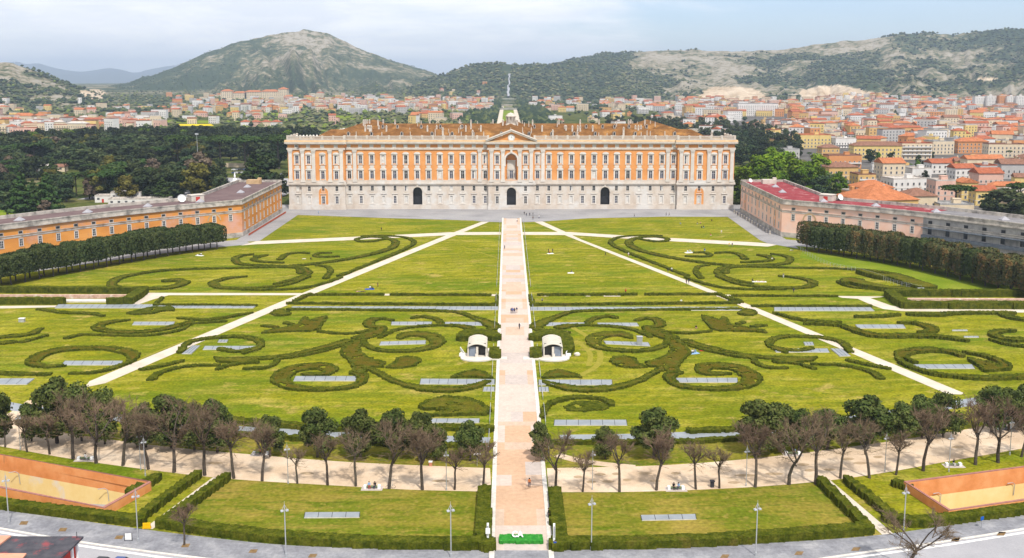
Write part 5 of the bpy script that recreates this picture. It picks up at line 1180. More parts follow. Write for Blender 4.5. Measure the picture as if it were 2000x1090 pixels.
def bare_tree(seed, H, R_, fork=.36, dens=1.0):
    rng = random.Random(seed); tr = MB(); cw = MB(); tips = []
    hf = H*fork; lean = Vector((rng.gauss(0, .05), rng.gauss(0, .04), 1))
    limb(tr, (0, 0, 0), lean, hf, .24*H/12, 0, rng, tips, n=8)
    q, d, r, _ = tips.pop(); lev1 = []
    for i in range(rng.randint(5, 6)):
        t = i*1.13+rng.uniform(-.3, .3); s = rng.uniform(.32, .9); dd = Vector((math.cos(t)*s, math.sin(t)*s, 1)).normalized()
        limb(tr, q-lean*rng.uniform(0, hf*.25), dd, (H-hf)*rng.uniform(.42, .6), r*.62, 1, rng, lev1)
    lev2 = []
    for (q, d, r, l) in lev1:
        for k in range(5):
            dd = (d+Vector((rng.gauss(0, .5), rng.gauss(0, .5), rng.gauss(.12, .3)))).normalized()
            limb(tr if k < 2 else cw, q-d*rng.uniform(0, (H-hf)*.25), dd, (H-hf)*rng.uniform(.22, .36), r*.6, 2, rng, lev2)
    lev3 = []
    for (q, d, r, l) in lev2:
        for k in range(int(6*dens)):
            dd = (d+Vector((rng.gauss(0, .6), rng.gauss(0, .6), rng.gauss(.1, .45)))).normalized()
            limb(cw, q-d*rng.uniform(0, (H-hf)*.2), dd, (H-hf)*rng.uniform(.12, .22), .035, 3, rng, lev3)
    for (q, d, r, l) in lev3:
        for k in range(int(10*dens)):
            dd = (d+Vector((rng.gauss(0, .8), rng.gauss(0, .8), rng.gauss(.1, .6)))).normalized(); L = rng.uniform(.45, 1.15); o = q-d*rng.uniform(0, 1.0)
            a = dd.orthogonal().normalized()*.024; e = o+dd*L; cw.tri(tuple(o-a), tuple(o+a), tuple(e)); b = dd.cross(a); cw.tri(tuple(o-b), tuple(o+b), tuple(e))
    # low drooping twigs round the fork
    for k in range(16):
        t = rng.uniform(0, 6.28); o = Vector((0, 0, hf*rng.uniform(.75, 1.1))); dd = Vector((math.cos(t), math.sin(t), rng.uniform(-.15, .6))).normalized(); L = rng.uniform(1.0, 2.4)
        cw.tube(o, o+dd*L, .03, .012, 3)
        for j in range(4):
            o2 = o+dd*L*rng.uniform(.3, 1); d2 = (dd+Vector((rng.gauss(0, .6), rng.gauss(0, .6), rng.gauss(-.15, .5)))).normalized(); cw.tube(o2, o2+d2*rng.uniform(.4, .9), .02, .008, 3)
    return tr.mesh('trunk'), cw.mesh('crown')
def two(name, trm, crm, loc, rz, label, cat='tree', group=None, sc=1):
    t = empty(name, loc, rz); t.scale = (sc,)*3 if not hasattr(sc, '__len__') else sc
    link('trunk', trm, t); link('crown', crm, t); return tag(t, label, cat, group)
BARE = []
for sd, H, R_, fk, dn in ((1, 13.2, 4.5, .42, .88), (2, 12.6, 4.2, .44, .85), (3, 11.5, 3.8, .46, .85), (4, 9.2, 2.6, .50, .6), (5, 13.5, 4.6, .36, .9), (6, 8.6, 2.4, .52, .5)):
    a, b = bare_tree(sd, H, R_, fk, dn); a.materials.append(MT['bark']); b.materials.append(MT['twig']); BARE.append((a, b, H))
ORD = ['first', 'second', 'third', 'fourth', 'fifth', 'sixth', 'seventh', 'eighth', 'ninth', 'tenth', 'eleventh', 'twelfth', 'thirteenth', 'fourteenth', 'fifteenth', 'sixteenth', 'seventeenth', 'eighteenth', 'nineteenth', 'twentieth', 'twenty-first', 'twenty-second', 'twenty-third', 'twenty-fourth', 'twenty-fifth', 'twenty-sixth', 'twenty-seventh', 'twenty-eighth', 'twenty-ninth', 'thirtieth', 'thirty-first', 'thirty-second', 'thirty-third', 'thirty-fourth', 'thirty-fifth', 'thirty-sixth']
LEFT = [(943, 958, 850, 5), (888, 957, 862, 5), (825, 957, 820, 2), (760, 955, 818, 1), (695, 950, 836, 3), (640, 948, 840, 3), (581, 945, 862, 5), (512, 940, 815, 2), (457, 935, 805, 5), (400, 929, 776, 0), (340, 923, 768, 4), (290, 917, 790, 2), (240, 910, 775, 1), (188, 905, 756, 4), (143, 897, 755, 0), (97, 888, 795, 5), (53, 883, 800, 5), (10, 874, 806, 3)]
RIGHT = [(1085, 960, 828, 1), (1138, 961, 870, 5), (1210, 961, 838, 3), (1282, 958, 832, 2), (1359, 956, 850, 5), (1405, 954, 862, 5), (1475, 952, 815, 2), (1541, 947, 796, 4), (1593, 946, 792, 0), (1641, 935, 822, 3), (1698, 934, 806, 1), (1750, 928, 830, 5), (1803, 920, 778, 2), (1905, 908, 768, 0), (1949, 904, 754, 4), (1995, 893, 780, 1)]
rt = random.Random(4)
for side, rows in (('left', LEFT), ('right', RIGHT)):
    for k, (px_, py, top, v) in enumerate(rows):
        x, y = gp(px_, py); h = (py-top)/pxm(py)*1.12; a, b, H = BARE[v]; s = h/H
        size = 'tall' if h > 13.5 else 'small' if h < 10.5 else 'medium'
        two('plane_tree', a, b, (x, y, 0), rt.uniform(0, 6.28), f'{size} bare plane tree, {ORD[k]} {side} of the avenue on the sandy road', group='bare plane trees along the sandy road', sc=(s*1.08, s*1.08, s))
x, y = gp(360, 1066); two('plane_tree', BARE[5][0], BARE[5][1], (x, y, .12), 1.0, 'small bare tree alone on the pavement near the left hedge', sc=.95)
x, y = gp(1772, 1124); two('plane_tree', BARE[4][0], BARE[4][1], (x, y, .12), 2.0, 'spreading bare tree on the pavement at the bottom right', sc=(1.2, 1.2, .82))
# evergreen oaks behind them
def oak(seed, H, R_, n=7500, size=.21, mt='leaf_oak', h0=.10, nl=26):
    rng = random.Random(seed); tr = MB(); cw = MB(); tips = []
    limb(tr, (0, 0, 0), (rng.gauss(0, .05), rng.gauss(0, .05), 1), H*.42, .26, 0, rng, tips, n=7); q, d, r, _ = tips[0]
    for i in range(6):
        t = i*1.05+rng.uniform(-.2, .2); limb(tr, q-Vector((0, 0, rng.uniform(0, .6))), (math.cos(t)*.8, math.sin(t)*.8, 1), H*.3, r*.55, 1, rng, tips)
    leaf_cards(cw, lobes(nl, R_, H*h0, H, rng, (.22, .46)), n, size, rng, shell=.3)
    a, b = tr.mesh('trunk'), cw.mesh('crown'); a.materials.append(MT['bark']); b.materials.append(MT[mt]); return a, b, H, R_
OAK = [oak(21, 9.5, 4.2), oak(22, 9, 3.8), oak(23, 8, 3.4), oak(24, 10, 4.8)]
EV = [(-12, 868, 758, 40, 'l'), (112, 866, 742, 50, 'l'), (205, 868, 760, 42, 'l'), (268, 874, 800, 35, 'l'), (335, 876, 775, 52, 'l'), (425, 884, 785, 40, 'l'), (160, 862, 752, 44, 'l'), (285, 874, 790, 36, 'l'), (380, 880, 792, 42, 'l'), (62, 862, 790, 30, 'l'), (528, 892, 812, 32, 'l'), (620, 893, 798, 40, 'l'), (704, 893, 803, 40, 'l'), (768, 894, 802, 42, 'l'), (822, 896, 806, 38, 'l'), (853, 898, 830, 24, 'l'), (918, 900, 822, 30, 'l'),
      (1056, 900, 828, 26, 'r'), (1182, 897, 836, 28, 'r'), (1277, 895, 798, 50, 'r'), (1482, 888, 784, 52, 'r'), (1560, 884, 800, 38, 'r'), (1522, 880, 790, 42, 'r'), (1800, 856, 776, 38, 'r'), (1970, 842, 760, 34, 'r'), (1615, 878, 800, 38, 'r'), (1690, 868, 776, 52, 'r'), (1760, 862, 790, 34, 'r'), (1842, 855, 768, 42, 'r'), (1936, 845, 756, 36, 'r'), (2005, 838, 756, 36, 'r')]
cl_, cr_n = 0, 0
EVL = [e for e in EV if e[4] == 'l'][::-1]+[e for e in EV if e[4] == 'r']
for px_, py, top, rad, sd in EVL:
    if sd == 'l': cl_ += 1; k = cl_
    else: cr_n += 1; k = cr_n
    x, y = gp(px_, py); a, b, H, R_ = OAK[rt.randrange(4)]; h = (py-top)/pxm(py)*1.1; w = rad/pxm(py)
    two('holm_oak', a, b, (x, y, 0), rt.uniform(0, 6.28), f'{"wide" if rad > 45 else "rounded" if rad > 34 else "small"} dark evergreen oak, {ORD[k-1]} {"left" if sd == "l" else "right"} of the avenue behind the bare trees', group='evergreen oaks behind the sandy road', sc=(w/R_*1.02, w/R_*1.02, h/H))
# the two clipped rows in front of the wings
def clipped(seed, mt, low=0):
    rng = random.Random(seed); tr = MB(); cw = MB()
    tr.tube((0, 0, 0), (rng.uniform(-.2, .2), rng.uniform(-.2, .2), 3.4), .26, .2, 6)
    for i in range(4): t = i*1.57+.4; tr.tube((0, 0, 2.8), (math.cos(t)*1.6, math.sin(t)*1.6, 5), .14, .08, 5)
    def put(n, sz):
        for _ in range(n):
            ax = rng.randrange(6); p = [rng.uniform(-1, 1) for _ in range(3)]
            if ax < 4: p[ax % 2] = rng.choice((-1, 1))*rng.uniform(.82, 1.04)
            else: p[2] = rng.uniform(.82, 1.05) if rng.random() < .8 else -rng.uniform(.8, 1)
            k = (abs(p[0])**5+abs(p[1])**5+abs(p[2])**5)**.2; k = max(1, k)
            v = Vector((p[0]/k*3.6, p[1]/k*3.3, 5.9-low*.9+p[2]/k*(2.9+low*.9)+.5*max(0, p[2])*rng.random()))
            d = Vector((p[0], p[1], p[2]+.3)).normalized(); nrm = (d+Vector((rng.gauss(0, .6), rng.gauss(0, .6), rng.gauss(0, .6)))).normalized(); a = nrm.orthogonal().normalized(); b = nrm.cross(a); s = sz*rng.uniform(.6, 1.4)
            cw.quad(tuple(v-a*s-b*s*.5), tuple(v+a*s*.3-b*s*.7), tuple(v+a*s+b*s*.5), tuple(v-a*s*.4+b*s*.7))
    put(2100, .28); cw.box(-2.1, 2.1, -2.1, 2.1, 3.8-low*1.6, 7.8, 0, bottom=True)
    a, b = tr.mesh('trunk'), cw.mesh('crown'); a.materials.append(MT['bark']); b.materials.append(MT[mt]); return a, b
CLP = [clipped(31, 'leaf_clip'), clipped(32, 'leaf_clip'), clipped(33, 'leaf_clip_top', .55), clipped(34, 'leaf_clip_top', .75), clipped(35, 'leaf_clip', .6)]
def row_of(px_pts, s, label, n, brown, off=0):
    P = [Vector(p) for p in smooth(GP(px_pts), 10)]; L = [0]
    for a, b in zip(P, P[1:]): L.append(L[-1]+(b-a).length)
    for k in range(n):
        t = 1.5+k*(L[-1]-2)/n; i = max(j for j in range(len(L)) if L[j] <= t); i = min(i, len(P)-2); p = P[i].lerp(P[i+1], (t-L[i])/max(1e-6, L[i+1]-L[i]))
        for rowi in range(2):
            d = (P[i+1]-P[i]).normalized(); nn = Vector((-d.y, d.x)) if s < 0 else Vector((d.y, -d.x)); q = p+nn*rowi*5.2*-1
            a, b = CLP[rt.choice((0, 0, 1) if not brown else (4, 2, 3, 3))]
            two('clipped_tree', a, b, (q.x, q.y, 0), rt.choice((0, 1.57, 3.14))+math.atan2(d.y, d.x), label.format(ORD[min(k, 35)], 'near' if rowi == 0 else 'rear'), group='clipped trees in rows before the wings', sc=(rt.uniform(.95, 1.08), rt.uniform(.95, 1.08), rt.uniform(1.08, 1.28)*(1.0 if s < 0 else 1.06)))
row_of([(430, 486), (330, 500), (200, 523), (100, 541), (0, 561), (-90, 582)], -1, 'clipped dark tree before the orange wing, {} from the palace in the {} row', 20, False)
row_of([(1570, 488), (1660, 503), (1750, 518), (1850, 540), (1950, 566), (2060, 596)], 1, 'clipped browning tree before the pink wing, {} from the palace in the {} row', 19, True)
# the park woods
def wood_tree(seed, kind):
    rng = random.Random(seed); mb = MB()
    if kind == 'pine':
        H = 17; mb.tube((0, 0, 0), (rng.uniform(-.6, .6), 0, 13.5), .35, .22, 6, 1)
        for i in range(6): t = i*1.05; mb.tube((0, 0, 11), (math.cos(t)*3.6, math.sin(t)*3.6, 14.4), .16, .07, 4, 1)
        ls = [((math.cos(t)*r, math.sin(t)*r, 15.2+rng.uniform(-.3, .5)-r*.16), (2.4, 2.4, 1.15)) for t, r in [(rng.uniform(0, 6.28), rng.uniform(0, 4.6)) for _ in range(18)]]
        leaf_cards(mb, ls, 1500, .5, rng, 0, .3); m = 'leaf_pine'
    elif kind == 'cedar':
        H = 18; mb.tube((0, 0, 0), (0, 0, 17), .4, .05, 6, 1)
        ls = [((math.cos(t)*r*.55, math.sin(t)*r*.55, z), (r*.6, r*.6, .9)) for z, r, t in [(2+15.4*k/26, (5.0*(1-(k/26))**.8+.4), k*2.4) for k in range(27)]]
        leaf_cards(mb, ls, 1700, .5, rng, 0, .3); m = 'leaf_pine'
    else:
        H = 16; mb.tube((0, 0, 0), (0, 0, 7), .4, .3, 6, 1); leaf_cards(mb, lobes(30 if kind == 'spring' else 20, 5.6, 1.5, 16, rng, (.22, .40) if kind == 'spring' else (.3, .45)), 3600 if kind == 'spring' else 1900, .36 if kind == 'spring' else .55, rng, 0, .25 if kind == 'spring' else .5); m = {'oak': 'leaf_wood', 'spring': 'leaf_spring', 'olive': 'leaf_olive', 'bare': 'leaf_bare'}[kind]
    me = mb.mesh(kind+'_tree'); me.materials.append(MT[m]); me.materials.append(MT['bark']); return me
WT = {'oak': [wood_tree(41+i, 'oak') for i in range(3)], 'pine': [wood_tree(51+i, 'pine') for i in range(2)], 'cedar': [wood_tree(61, 'cedar')], 'spring': [wood_tree(71+i, 'spring') for i in range(2)], 'olive': [wood_tree(81, 'olive')], 'bare': [wood_tree(91, 'bare')]}
NM = {'oak': 'oak_tree', 'pine': 'umbrella_pine', 'cedar': 'cedar_tree', 'spring': 'spring_tree', 'olive': 'olive_green_tree', 'bare': 'leafless_tree'}
def wood(px_, py, kind, h, label, group, w=1.0):
    x, y = gp(px_, py); H = {'pine': 17, 'cedar': 18}.get(kind, 16); s = h/H
    return tag(link(NM[kind], rt.choice(WT[kind]), None, (x, y, 0), rt.uniform(0, 6.28)), label, 'tree', group), s*w, s
def plant(px_, py, kind, h, label, group, w=1.0):
    o, a, b = wood(px_, py, kind, h, label, group, w); g_ = 1.42 if group == GW else 1.18; o.scale = (a*g_*rt.uniform(.9, 1.12), a*g_*rt.uniform(.9, 1.12), b*(1.12 if group == GW else 1.05)*rt.uniform(.92, 1.08)); return o
GW = 'trees of the park left of the palace'
for px_, py, kind, h, w, lab in (
    (45, 425, 'cedar', 21, 1.1, 'tall dark conifer at the left edge behind the orange wing roof'), (95, 422, 'cedar', 20, 1.0, 'tall dark conifer beside the round brown bush behind the wing'), (90, 426, 'bare', 9, 1.0, 'round brown leafless tree behind the left wing roof'),
    (15, 424, 'oak', 14, 1.1, 'dark broad tree at the left edge behind the wing'), (150, 385, 'pine', 15, 1.0, 'umbrella pine over the small green field, leftmost of three'), (175, 388, 'pine', 16, 1.0, 'umbrella pine over the small green field, middle of three'), (200, 390, 'pine', 15, 1.0, 'umbrella pine over the small green field, rightmost of three'),
    (250, 396, 'olive', 15, 1.1, 'yellowish green tree behind the lamp post and low white building'), (290, 392, 'oak', 20, 1.0, 'dark tall oak left of the olive green tree'), (318, 396, 'cedar', 14, 1.1, 'dark conifer left of the olive green tree'), (388, 392, 'olive', 21, 1.0, 'large olive green tree beside the satellite dish'), (392, 372, 'bare', 22, 1.0, 'tall leafless tree behind the large olive green tree'), (410, 388, 'oak', 19, 1.0, 'dark tree right of the large olive green tree'), (430, 392, 'oak', 13, 1.0, 'smaller dark tree beside the wing roof end'), (340, 390, 'oak', 18, 1.1, 'dark broad tree behind the wing between two conifers'),
    (500, 384, 'cedar', 24, 1.25, 'large green conifer just left of the palace, nearer of two'), (520, 382, 'oak', 23, 1.1, 'large green tree just left of the palace corner'), (548, 384, 'oak', 14, .9, 'small dark tree tucked against the left palace corner'), (488, 386, 'oak', 14, 1.0, 'low dark tree in front of the car park'), (455, 387, 'oak', 7, 1.2, 'low dark shrub tree before the monument statue'),
    (350, 330, 'pine', 24, 1.0, 'very tall umbrella pine with bare trunk, leftmost in the wood'), (480, 330, 'pine', 25, 1.2, 'very tall umbrella pine with bare trunk beside the car park'), (545, 330, 'pine', 25, 1.2, 'very tall umbrella pine with bare trunk beside the palace'), (432, 330, 'pine', 23, 1.1, 'tall umbrella pine in front of the dark wood'),
    (30, 362, 'oak', 16, 1.0, 'brownish dark oak by the left sports field'), (60, 345, 'bare', 15, 1.1, 'leafless reddish tree by the white huts'), (130, 395, 'oak', 14, 1.0, 'dark oak in front of the umbrella pines'), (225, 372, 'pine', 17, 1.1, 'umbrella pine behind the yellowish tree'), (262, 370, 'oak', 18, 1.0, 'dark oak behind the yellowish tree'), (300, 365, 'bare', 17, 1.0, 'leafless tree deep in the left wood'), (322, 352, 'oak', 19, 1.0, 'dark oak deep in the left wood'), (372, 352, 'oak', 17, 1.1, 'dark oak beside the blue fence')):
    plant(px_, py, kind, h, lab, GW, w)
for i in range(130):
    xx, yy = rt.uniform(-60, 430), rt.uniform(346, 404)
    if (55 < xx < 175 and 352 < yy < 378) or (140 < xx < 175 and yy > 384) or yy > 402-xx*.05 or (xx > 215 and yy > 392): continue
    kk = rt.choices(['oak', 'pine', 'olive', 'cedar', 'bare'], [10, 4, 1.2, 2, 1.2])[0]
    plant(xx, yy, kk, rt.uniform(11, 16), {'oak': 'dark oak of the belt between the wing and the wood', 'pine': 'umbrella pine of the belt between the wing and the wood', 'olive': 'olive toned tree of the belt between the wing and the wood', 'cedar': 'dark conifer of the belt between the wing and the wood', 'bare': 'leafless tree of the belt between the wing and the wood'}[kk], GW, .95)
n = 0; MASS = []
LOWOAK = None
for row, (y_, x0, x1, st) in enumerate(((345, -40, 240, 21), (330, -60, 430, 20), (320, -60, 560, 19), (311, -60, 575, 18), (303, -60, 590, 17), (296, -60, 600, 15), (290, 20, 610, 14), (285, 80, 620, 13), (281, 160, 620, 13), (277, 220, 620, 13))):
    x = x0
    while x < x1:
        k = rt.choices(['oak', 'spring', 'olive', 'pine', 'bare'], [30, .8, 1, 3, 1])[0]; yy = y_+rt.uniform(-4, 4)
        if not (row == 0 and 60 < x < 160) and not (400 < x < 480 and yy > 318):
            if row >= 5: MASS.append((x, yy, rt.uniform(16, 20), 1 if k == 'spring' or rt.random() < .05 else 0))
            else: plant(x, yy, k, rt.uniform(15, 20), {'oak': 'dark evergreen oak packed in the wood left of the palace', 'spring': 'fresh yellow green tree rising out of the dark left wood', 'olive': 'olive toned tree standing in the dark left wood', 'pine': 'umbrella pine standing among oaks in the left wood', 'bare': 'leafless brown tree among the oaks of the left wood'}[k], GW, 1.15)
        x += st*rt.uniform(.75, 1.25)
def mass(name, items, label):
    "a wood that reads as one mass"
    rng = random.Random(77); base = []
    for q in range(3):
        m = MB(); leaf_cards(m, lobes(16, 6.6, 1.0, 16, rng, (.3, .45)), 700, .8, rng, 0, .5); base.append((np.array(m.v), np.array(m.f)))
    V = []; Fc = []; Mi = []; n = 0
    for (px_, py, h, mi) in items:
        x, y = gp(px_, py); v, f = base[rng.randrange(3)]; a = rng.uniform(0, 6.28); c, s = math.cos(a), math.sin(a); k = h/16*rng.uniform(.95, 1.15)
        V.append(np.stack([(v[:, 0]*c-v[:, 1]*s)*k*1.15+x, (v[:, 0]*s+v[:, 1]*c)*k*1.15+y, v[:, 2]*h/16], -1)); Fc.append(f+n); n += len(v); Mi += [mi]*len(f)
    V = np.concatenate(V); Fc = np.concatenate(Fc); me = bpy.data.meshes.new(name)
    me.vertices.add(len(V)); me.vertices.foreach_set('co', V.reshape(-1)); me.loops.add(Fc.size); me.loops.foreach_set('vertex_index', Fc.reshape(-1).astype(np.int32))
    me.polygons.add(len(Fc)); me.polygons.foreach_set('loop_start', (np.arange(len(Fc))*4).astype(np.int32)); me.polygons.foreach_set('loop_total', np.full(len(Fc), 4, np.int32))
    me.materials.append(MT['leaf_wood']); me.materials.append(MT['leaf_spring']); me.polygons.foreach_set('material_index', np.array(Mi, np.int32)); me.update(); me.validate()
    return tag(link(name, me), label, 'wood', kind='stuff')
mass('far_wood', MASS, 'far edge of the dark evergreen wood left of the palace')
GR = 'trees right of the palace'
for px_, py, k, h, lab in [(1447, 398, 'spring', 22, 'bright green tree closest to the right palace corner'), (1462, 375, 'oak', 17, 'dark tree half hidden behind the right palace corner'), (1475, 385, 'spring', 25, 'tall bright green tree, second from the palace corner'), (1500, 380, 'spring', 27, 'tall bright green tree, third from the palace corner'), (1525, 378, 'spring', 26, 'tall bright green tree above the red wing roof'), (1550, 382, 'spring', 25, 'bright green tree behind the middle of the red roof'), (1572, 386, 'spring', 22, 'bright green tree behind the right part of the red roof'), (1590, 380, 'spring', 25, 'bright green tree in front of the pink houses'), (1607, 392, 'oak', 17, 'dark tree between the bright trees and the houses'), (1632, 393, 'spring', 16, 'olive green round tree beside the white balconied house'), (1655, 388, 'oak', 9, 'small dark tree beside the white balconied house'), (1515, 396, 'spring', 18, 'low bright tree hugging the end of the pink wing'), (1485, 400, 'spring', 15, 'low bright tree at the far end of the pink wing'), (1560, 398, 'oak', 13, 'low dark tree behind the red roof'),
      (1868, 408, 'pine', 14, 'umbrella pine rising over the grey roof among houses'), (1960, 425, 'oak', 15, 'broad green tree at the right edge behind the grey wing'), (1930, 428, 'oak', 11, 'smaller green tree left of the broad one at the right edge'), (1990, 415, 'pine', 15, 'umbrella pine cut by the right edge'), (1995, 432, 'oak', 13, 'dark green tree in the right corner behind the wing'), (1808, 408, 'cedar', 11, 'small conifer before the cream house with dormers'), (1700, 318, 'oak', 12, 'green tree in front of the yellow gabled villa'), (1740, 316, 'oak', 9, 'second green tree in front of the yellow villa'), (1855, 278, 'oak', 12, 'dark round tree among the middle roofs'), (1748, 232, 'cedar', 16, 'dark cypress group tree in the far town'), (1810, 228, 'oak', 20, 'tall dark tree among far red houses')]:
    plant(px_, py, k, h, lab, GR, 1.75 if px_ in (1868, 1960) else 1.15)
MASS = []
for row, (y_, x0, x1) in enumerate(((322, 1432, 1530), (305, 1432, 1560), (292, 1425, 1570), (282, 1400, 1560), (272, 1370, 1540), (264, 1330, 1520), (257, 1290, 1480), (251, 1240, 1430), (246, 1190, 1380))):
    x = x0
    while x < x1:
        if row > 3: MASS.append((x, y_+rt.uniform(-2, 2), rt.uniform(13, 17), 0)); x += 12*rt.uniform(.8, 1.2); continue
        plant(x, y_+rt.uniform(-2, 2), 'oak', rt.uniform(13, 17), 'dark evergreen tree of the park strip behind the right palace end', GR, 1.1); x += 15*rt.uniform(.8, 1.2)
mass('far_wood', MASS, 'dark evergreen wood running back from the right palace end')
# woods beside the park axis and the far plain, uncountable
pts = []
for i in range(1500):
    y = rs.uniform(900, 3150); s = rs.choice((-1, 1)); x = s*(24+rs.uniform(0, 1)**1.5*(55+ (y > 2300)*150*(s > 0)))
    pts.append((x, y, 0, rs.uniform(4.5, 7.5), rs.choice([0, 0, 0, 1])))
low_clumps('park_trees', pts, CL, 'dark trees lining the long park axis behind the palace', 'trees')
pts = []
for i in range(9000):
    px_ = rs.uniform(-200, 2200); D = 1180*(4400/1180)**rs.uniform(0, 1); d = ray(px_, 250); h = math.hypot(d.x, d.y); x, y = CAM.x+d.x/h*D, d.y/h*D
    if abs(x) < 25 and D < 3200: continue
    if px_ > 1000 and D < 2500 and rs.rand() < .86: continue
    if px_ < 280 and D < 1500 and rs.rand() < .8: continue
    if 340 < px_ < 430 and 1240 < D < 1700: continue
    z = land_z(x, y)
    if z > 60 or (z > 4 and 1350 < px_ < 1720): continue
    pts.append((x, y, z, rs.uniform(2.4, 6.0), rs.choice([0, 1, 1, 2, 2, 2, 3] if px_ < 1000 else [0, 0, 1])))
low_clumps('plain_trees', pts, CL, 'bushes and orchard trees scattered between the houses of the plain', 'trees')
sheet('rape_field', GP([(345, 246), (418, 246), (412, 242.5), (350, 242.5)]), .2, mat('rape_flowers', [(.55, .42, .01), (.65, .50, .02)], scale=.1, coord='World'))
for q in ([(300, 240), (430, 241), (480, 236), (330, 235)], [(430, 226), (560, 226), (540, 219), (440, 219)], [(620, 233), (760, 233), (740, 226), (640, 226)]):
    sheet('field', GP(q), .15, MT['grass_fresh'])
for i in range(70):
    px_, py = rt.uniform(1560, 2010), rt.uniform(205, 370)
    plant(px_, py, rt.choice(['oak', 'oak', 'cedar', 'spring', 'pine']), rt.uniform(6, 11)*.8, 'small garden tree between the roofs of the right town', 'garden trees in the right town', .8)
# ------------------------------------------------------------------ the town
WALLS = {'cream': (.66, .54, .38), 'ochre': (.62, .40, .16), 'pink': (.66, .42, .33), 'white': (.70, .67, .63), 'grey': (.46, .44, .42), 'yellow': (.70, .52, .20), 'orange': (.60, .27, .11)}
ROOFS = {'red': (.36, .115, .06), 'orange': (.44, .165, .075), 'brown': (.24, .125, .085), 'grey': (.32, .31, .30), 'pale': (.52, .47, .42)}
WM = {k: mat(k+'_wall', [tuple(c*.85 for c in v), v], scale=.25, coord='World', detail=6, rough=.9, second=[(tuple(c*.62 for c in v), .2, .6, .8, (1, 1, .3))]) for k, v in WALLS.items()}
RM = {k: mat(k+'_roof', [tuple(c*.72 for c in v), tuple(min(1, c*1.1) for c in v)], scale=.5, coord='World', detail=7, rough=.95, fine=(1.5, .15)) for k, v in ROOFS.items()}
MT['shade'] = mat('window_shade', [(.05, .055, .065), (.12, .12, .125)], scale=.3, coord='World', rough=.4)
wh = MB(); wh.box(-.55, .55, -.05, -.004, 0, 1.7, 0); wh.box(-.75, -.55, -.09, -.004, -.05, 1.75, 1); wh.box(.55, .75, -.09, -.004, -.05, 1.75, 1); wh.box(-.75, .75, -.12, -.004, -.2, -.05, 1, bottom=True)
whm = wh.mesh('house_window'); whm.materials.append(MT['shade']); whm.materials.append(MT['trim_w'])
def roof_geo(mb, w, d, h, kind, m, ov=.6, rh=None):
    w2, d2 = w/2+ov, d/2+ov
    if kind == 'flat':
        mb.box(-w/2+.25, w/2-.25, -d/2+.25, d/2-.25, h-.05, h+.02, m)
        for (a, b, c, e) in ((-w/2, w/2, -d/2, -d/2+.25), (-w/2, w/2, d/2-.25, d/2), (-w/2, -w/2+.25, -d/2+.25, d/2-.25), (w/2-.25, w/2, -d/2+.25, d/2-.25)): mb.box(a, b, c, e, h-.04, h+.8, m)
        return
    rh = rh or min(w, d)*.24
    A, B, C, D = (-w2, -d2, h), (w2, -d2, h), (w2, d2, h), (-w2, d2, h)
    if w >= d: k = (d2 if kind == 'hip' else 0); P, Q = (-w2+k, 0, h+rh), (w2-k, 0, h+rh); mb.quad(A, B, Q, P, m); mb.quad(C, D, P, Q, m); mb.tri(D, A, P, m); mb.tri(B, C, Q, m)
    else: k = (w2 if kind == 'hip' else 0); P, Q = (0, -d2+k, h+rh), (0, d2-k, h+rh); mb.quad(B, C, Q, P, m); mb.quad(D, A, P, Q, m); mb.tri(A, B, P, m); mb.tri(C, D, Q, m)
    mb.box(-w2, w2, -d2, d2, h-.25, h-.002, m, bottom=True)
GT = 'houses of the town right of the palace'
def house(x, y, w, d, h, rz, wall, rkind, roof, label, group=GT, z=0, cols=None, balc=False):
    t = empty('house', (x, y, z), rz); tag(t, label, 'house', group)
    mb = MB(); mb.box(-w/2, w/2, -d/2, d/2, 0, h); mb.box(-w/2-.12, w/2+.12, -d/2-.12, d/2+.12, h*.32, h*.32+.25, 1, bottom=True); mb.build('wall', [WM[wall], MT['trim_w']], t)
    rb = MB(); roof_geo(rb, w, d, h+.02, rkind, 0); rf = rb.build('roof', RM[roof], t)
    cb = MB(); cb.box(-.4, .4, -.3, .3, -1, 1.5); cb.box(-.5, .5, -.4, .4, 1.5, 1.7, bottom=True)
    if rkind == 'flat': sb = MB(); sb.box(-2, 2, -1.6, 1.6, 0, 2.4); sb.box(-2.2, 2.2, -1.8, 1.8, 2.4, 2.6, bottom=True); sb.build('stair_hut', WM[wall], rf, (w*.15, d*.1, h))
    else: cb.build('chimney', MT['trim'], rf, (w*.2, d*.12, h+min(w, d)*.15))
    n = int(max(2, w/3.4)); fl = int(max(1, (h-1.0)/3.3))
    for f in range(fl):
        for i in range(n): link('window', whm, t, (-w/2+w*(i+.5)/n, -d/2, 1.2+f*3.3), 0)
    n2 = int(max(1, d/4))
    for f in range(fl):
        for i in range(n2): link('window', whm, t, (-w/2, -d/2+d*(i+.5)/n2, 1.2+f*3.3), -math.pi/2)
    if balc:
        for f in range(1, fl): bb = MB(); bb.box(-w/2+.5, w/2-.5, -d/2-1.3, -d/2, .9+f*3.3, 1.05+f*3.3, 0, bottom=True); bb.box(-w/2+.5, w/2-.5, -d/2-1.3, -d/2-1.22, 1.05+f*3.3, 1.9+f*3.3, 0); bb.build('balcony', WM['white'], t)
    return t
def hp(px_, py, wpx, hpx, d, rz, *a, **k):
    "house whose front foot is seen at px_, py; width and wall height in photo pixels"
    x, y = gp(px_, py); s = pxm(py); c = math.cos(rz); dd = d/2
    return house(x-math.sin(rz)*dd, y+math.cos(rz)*dd, wpx/s, d, hpx/s, rz, *a, **k)
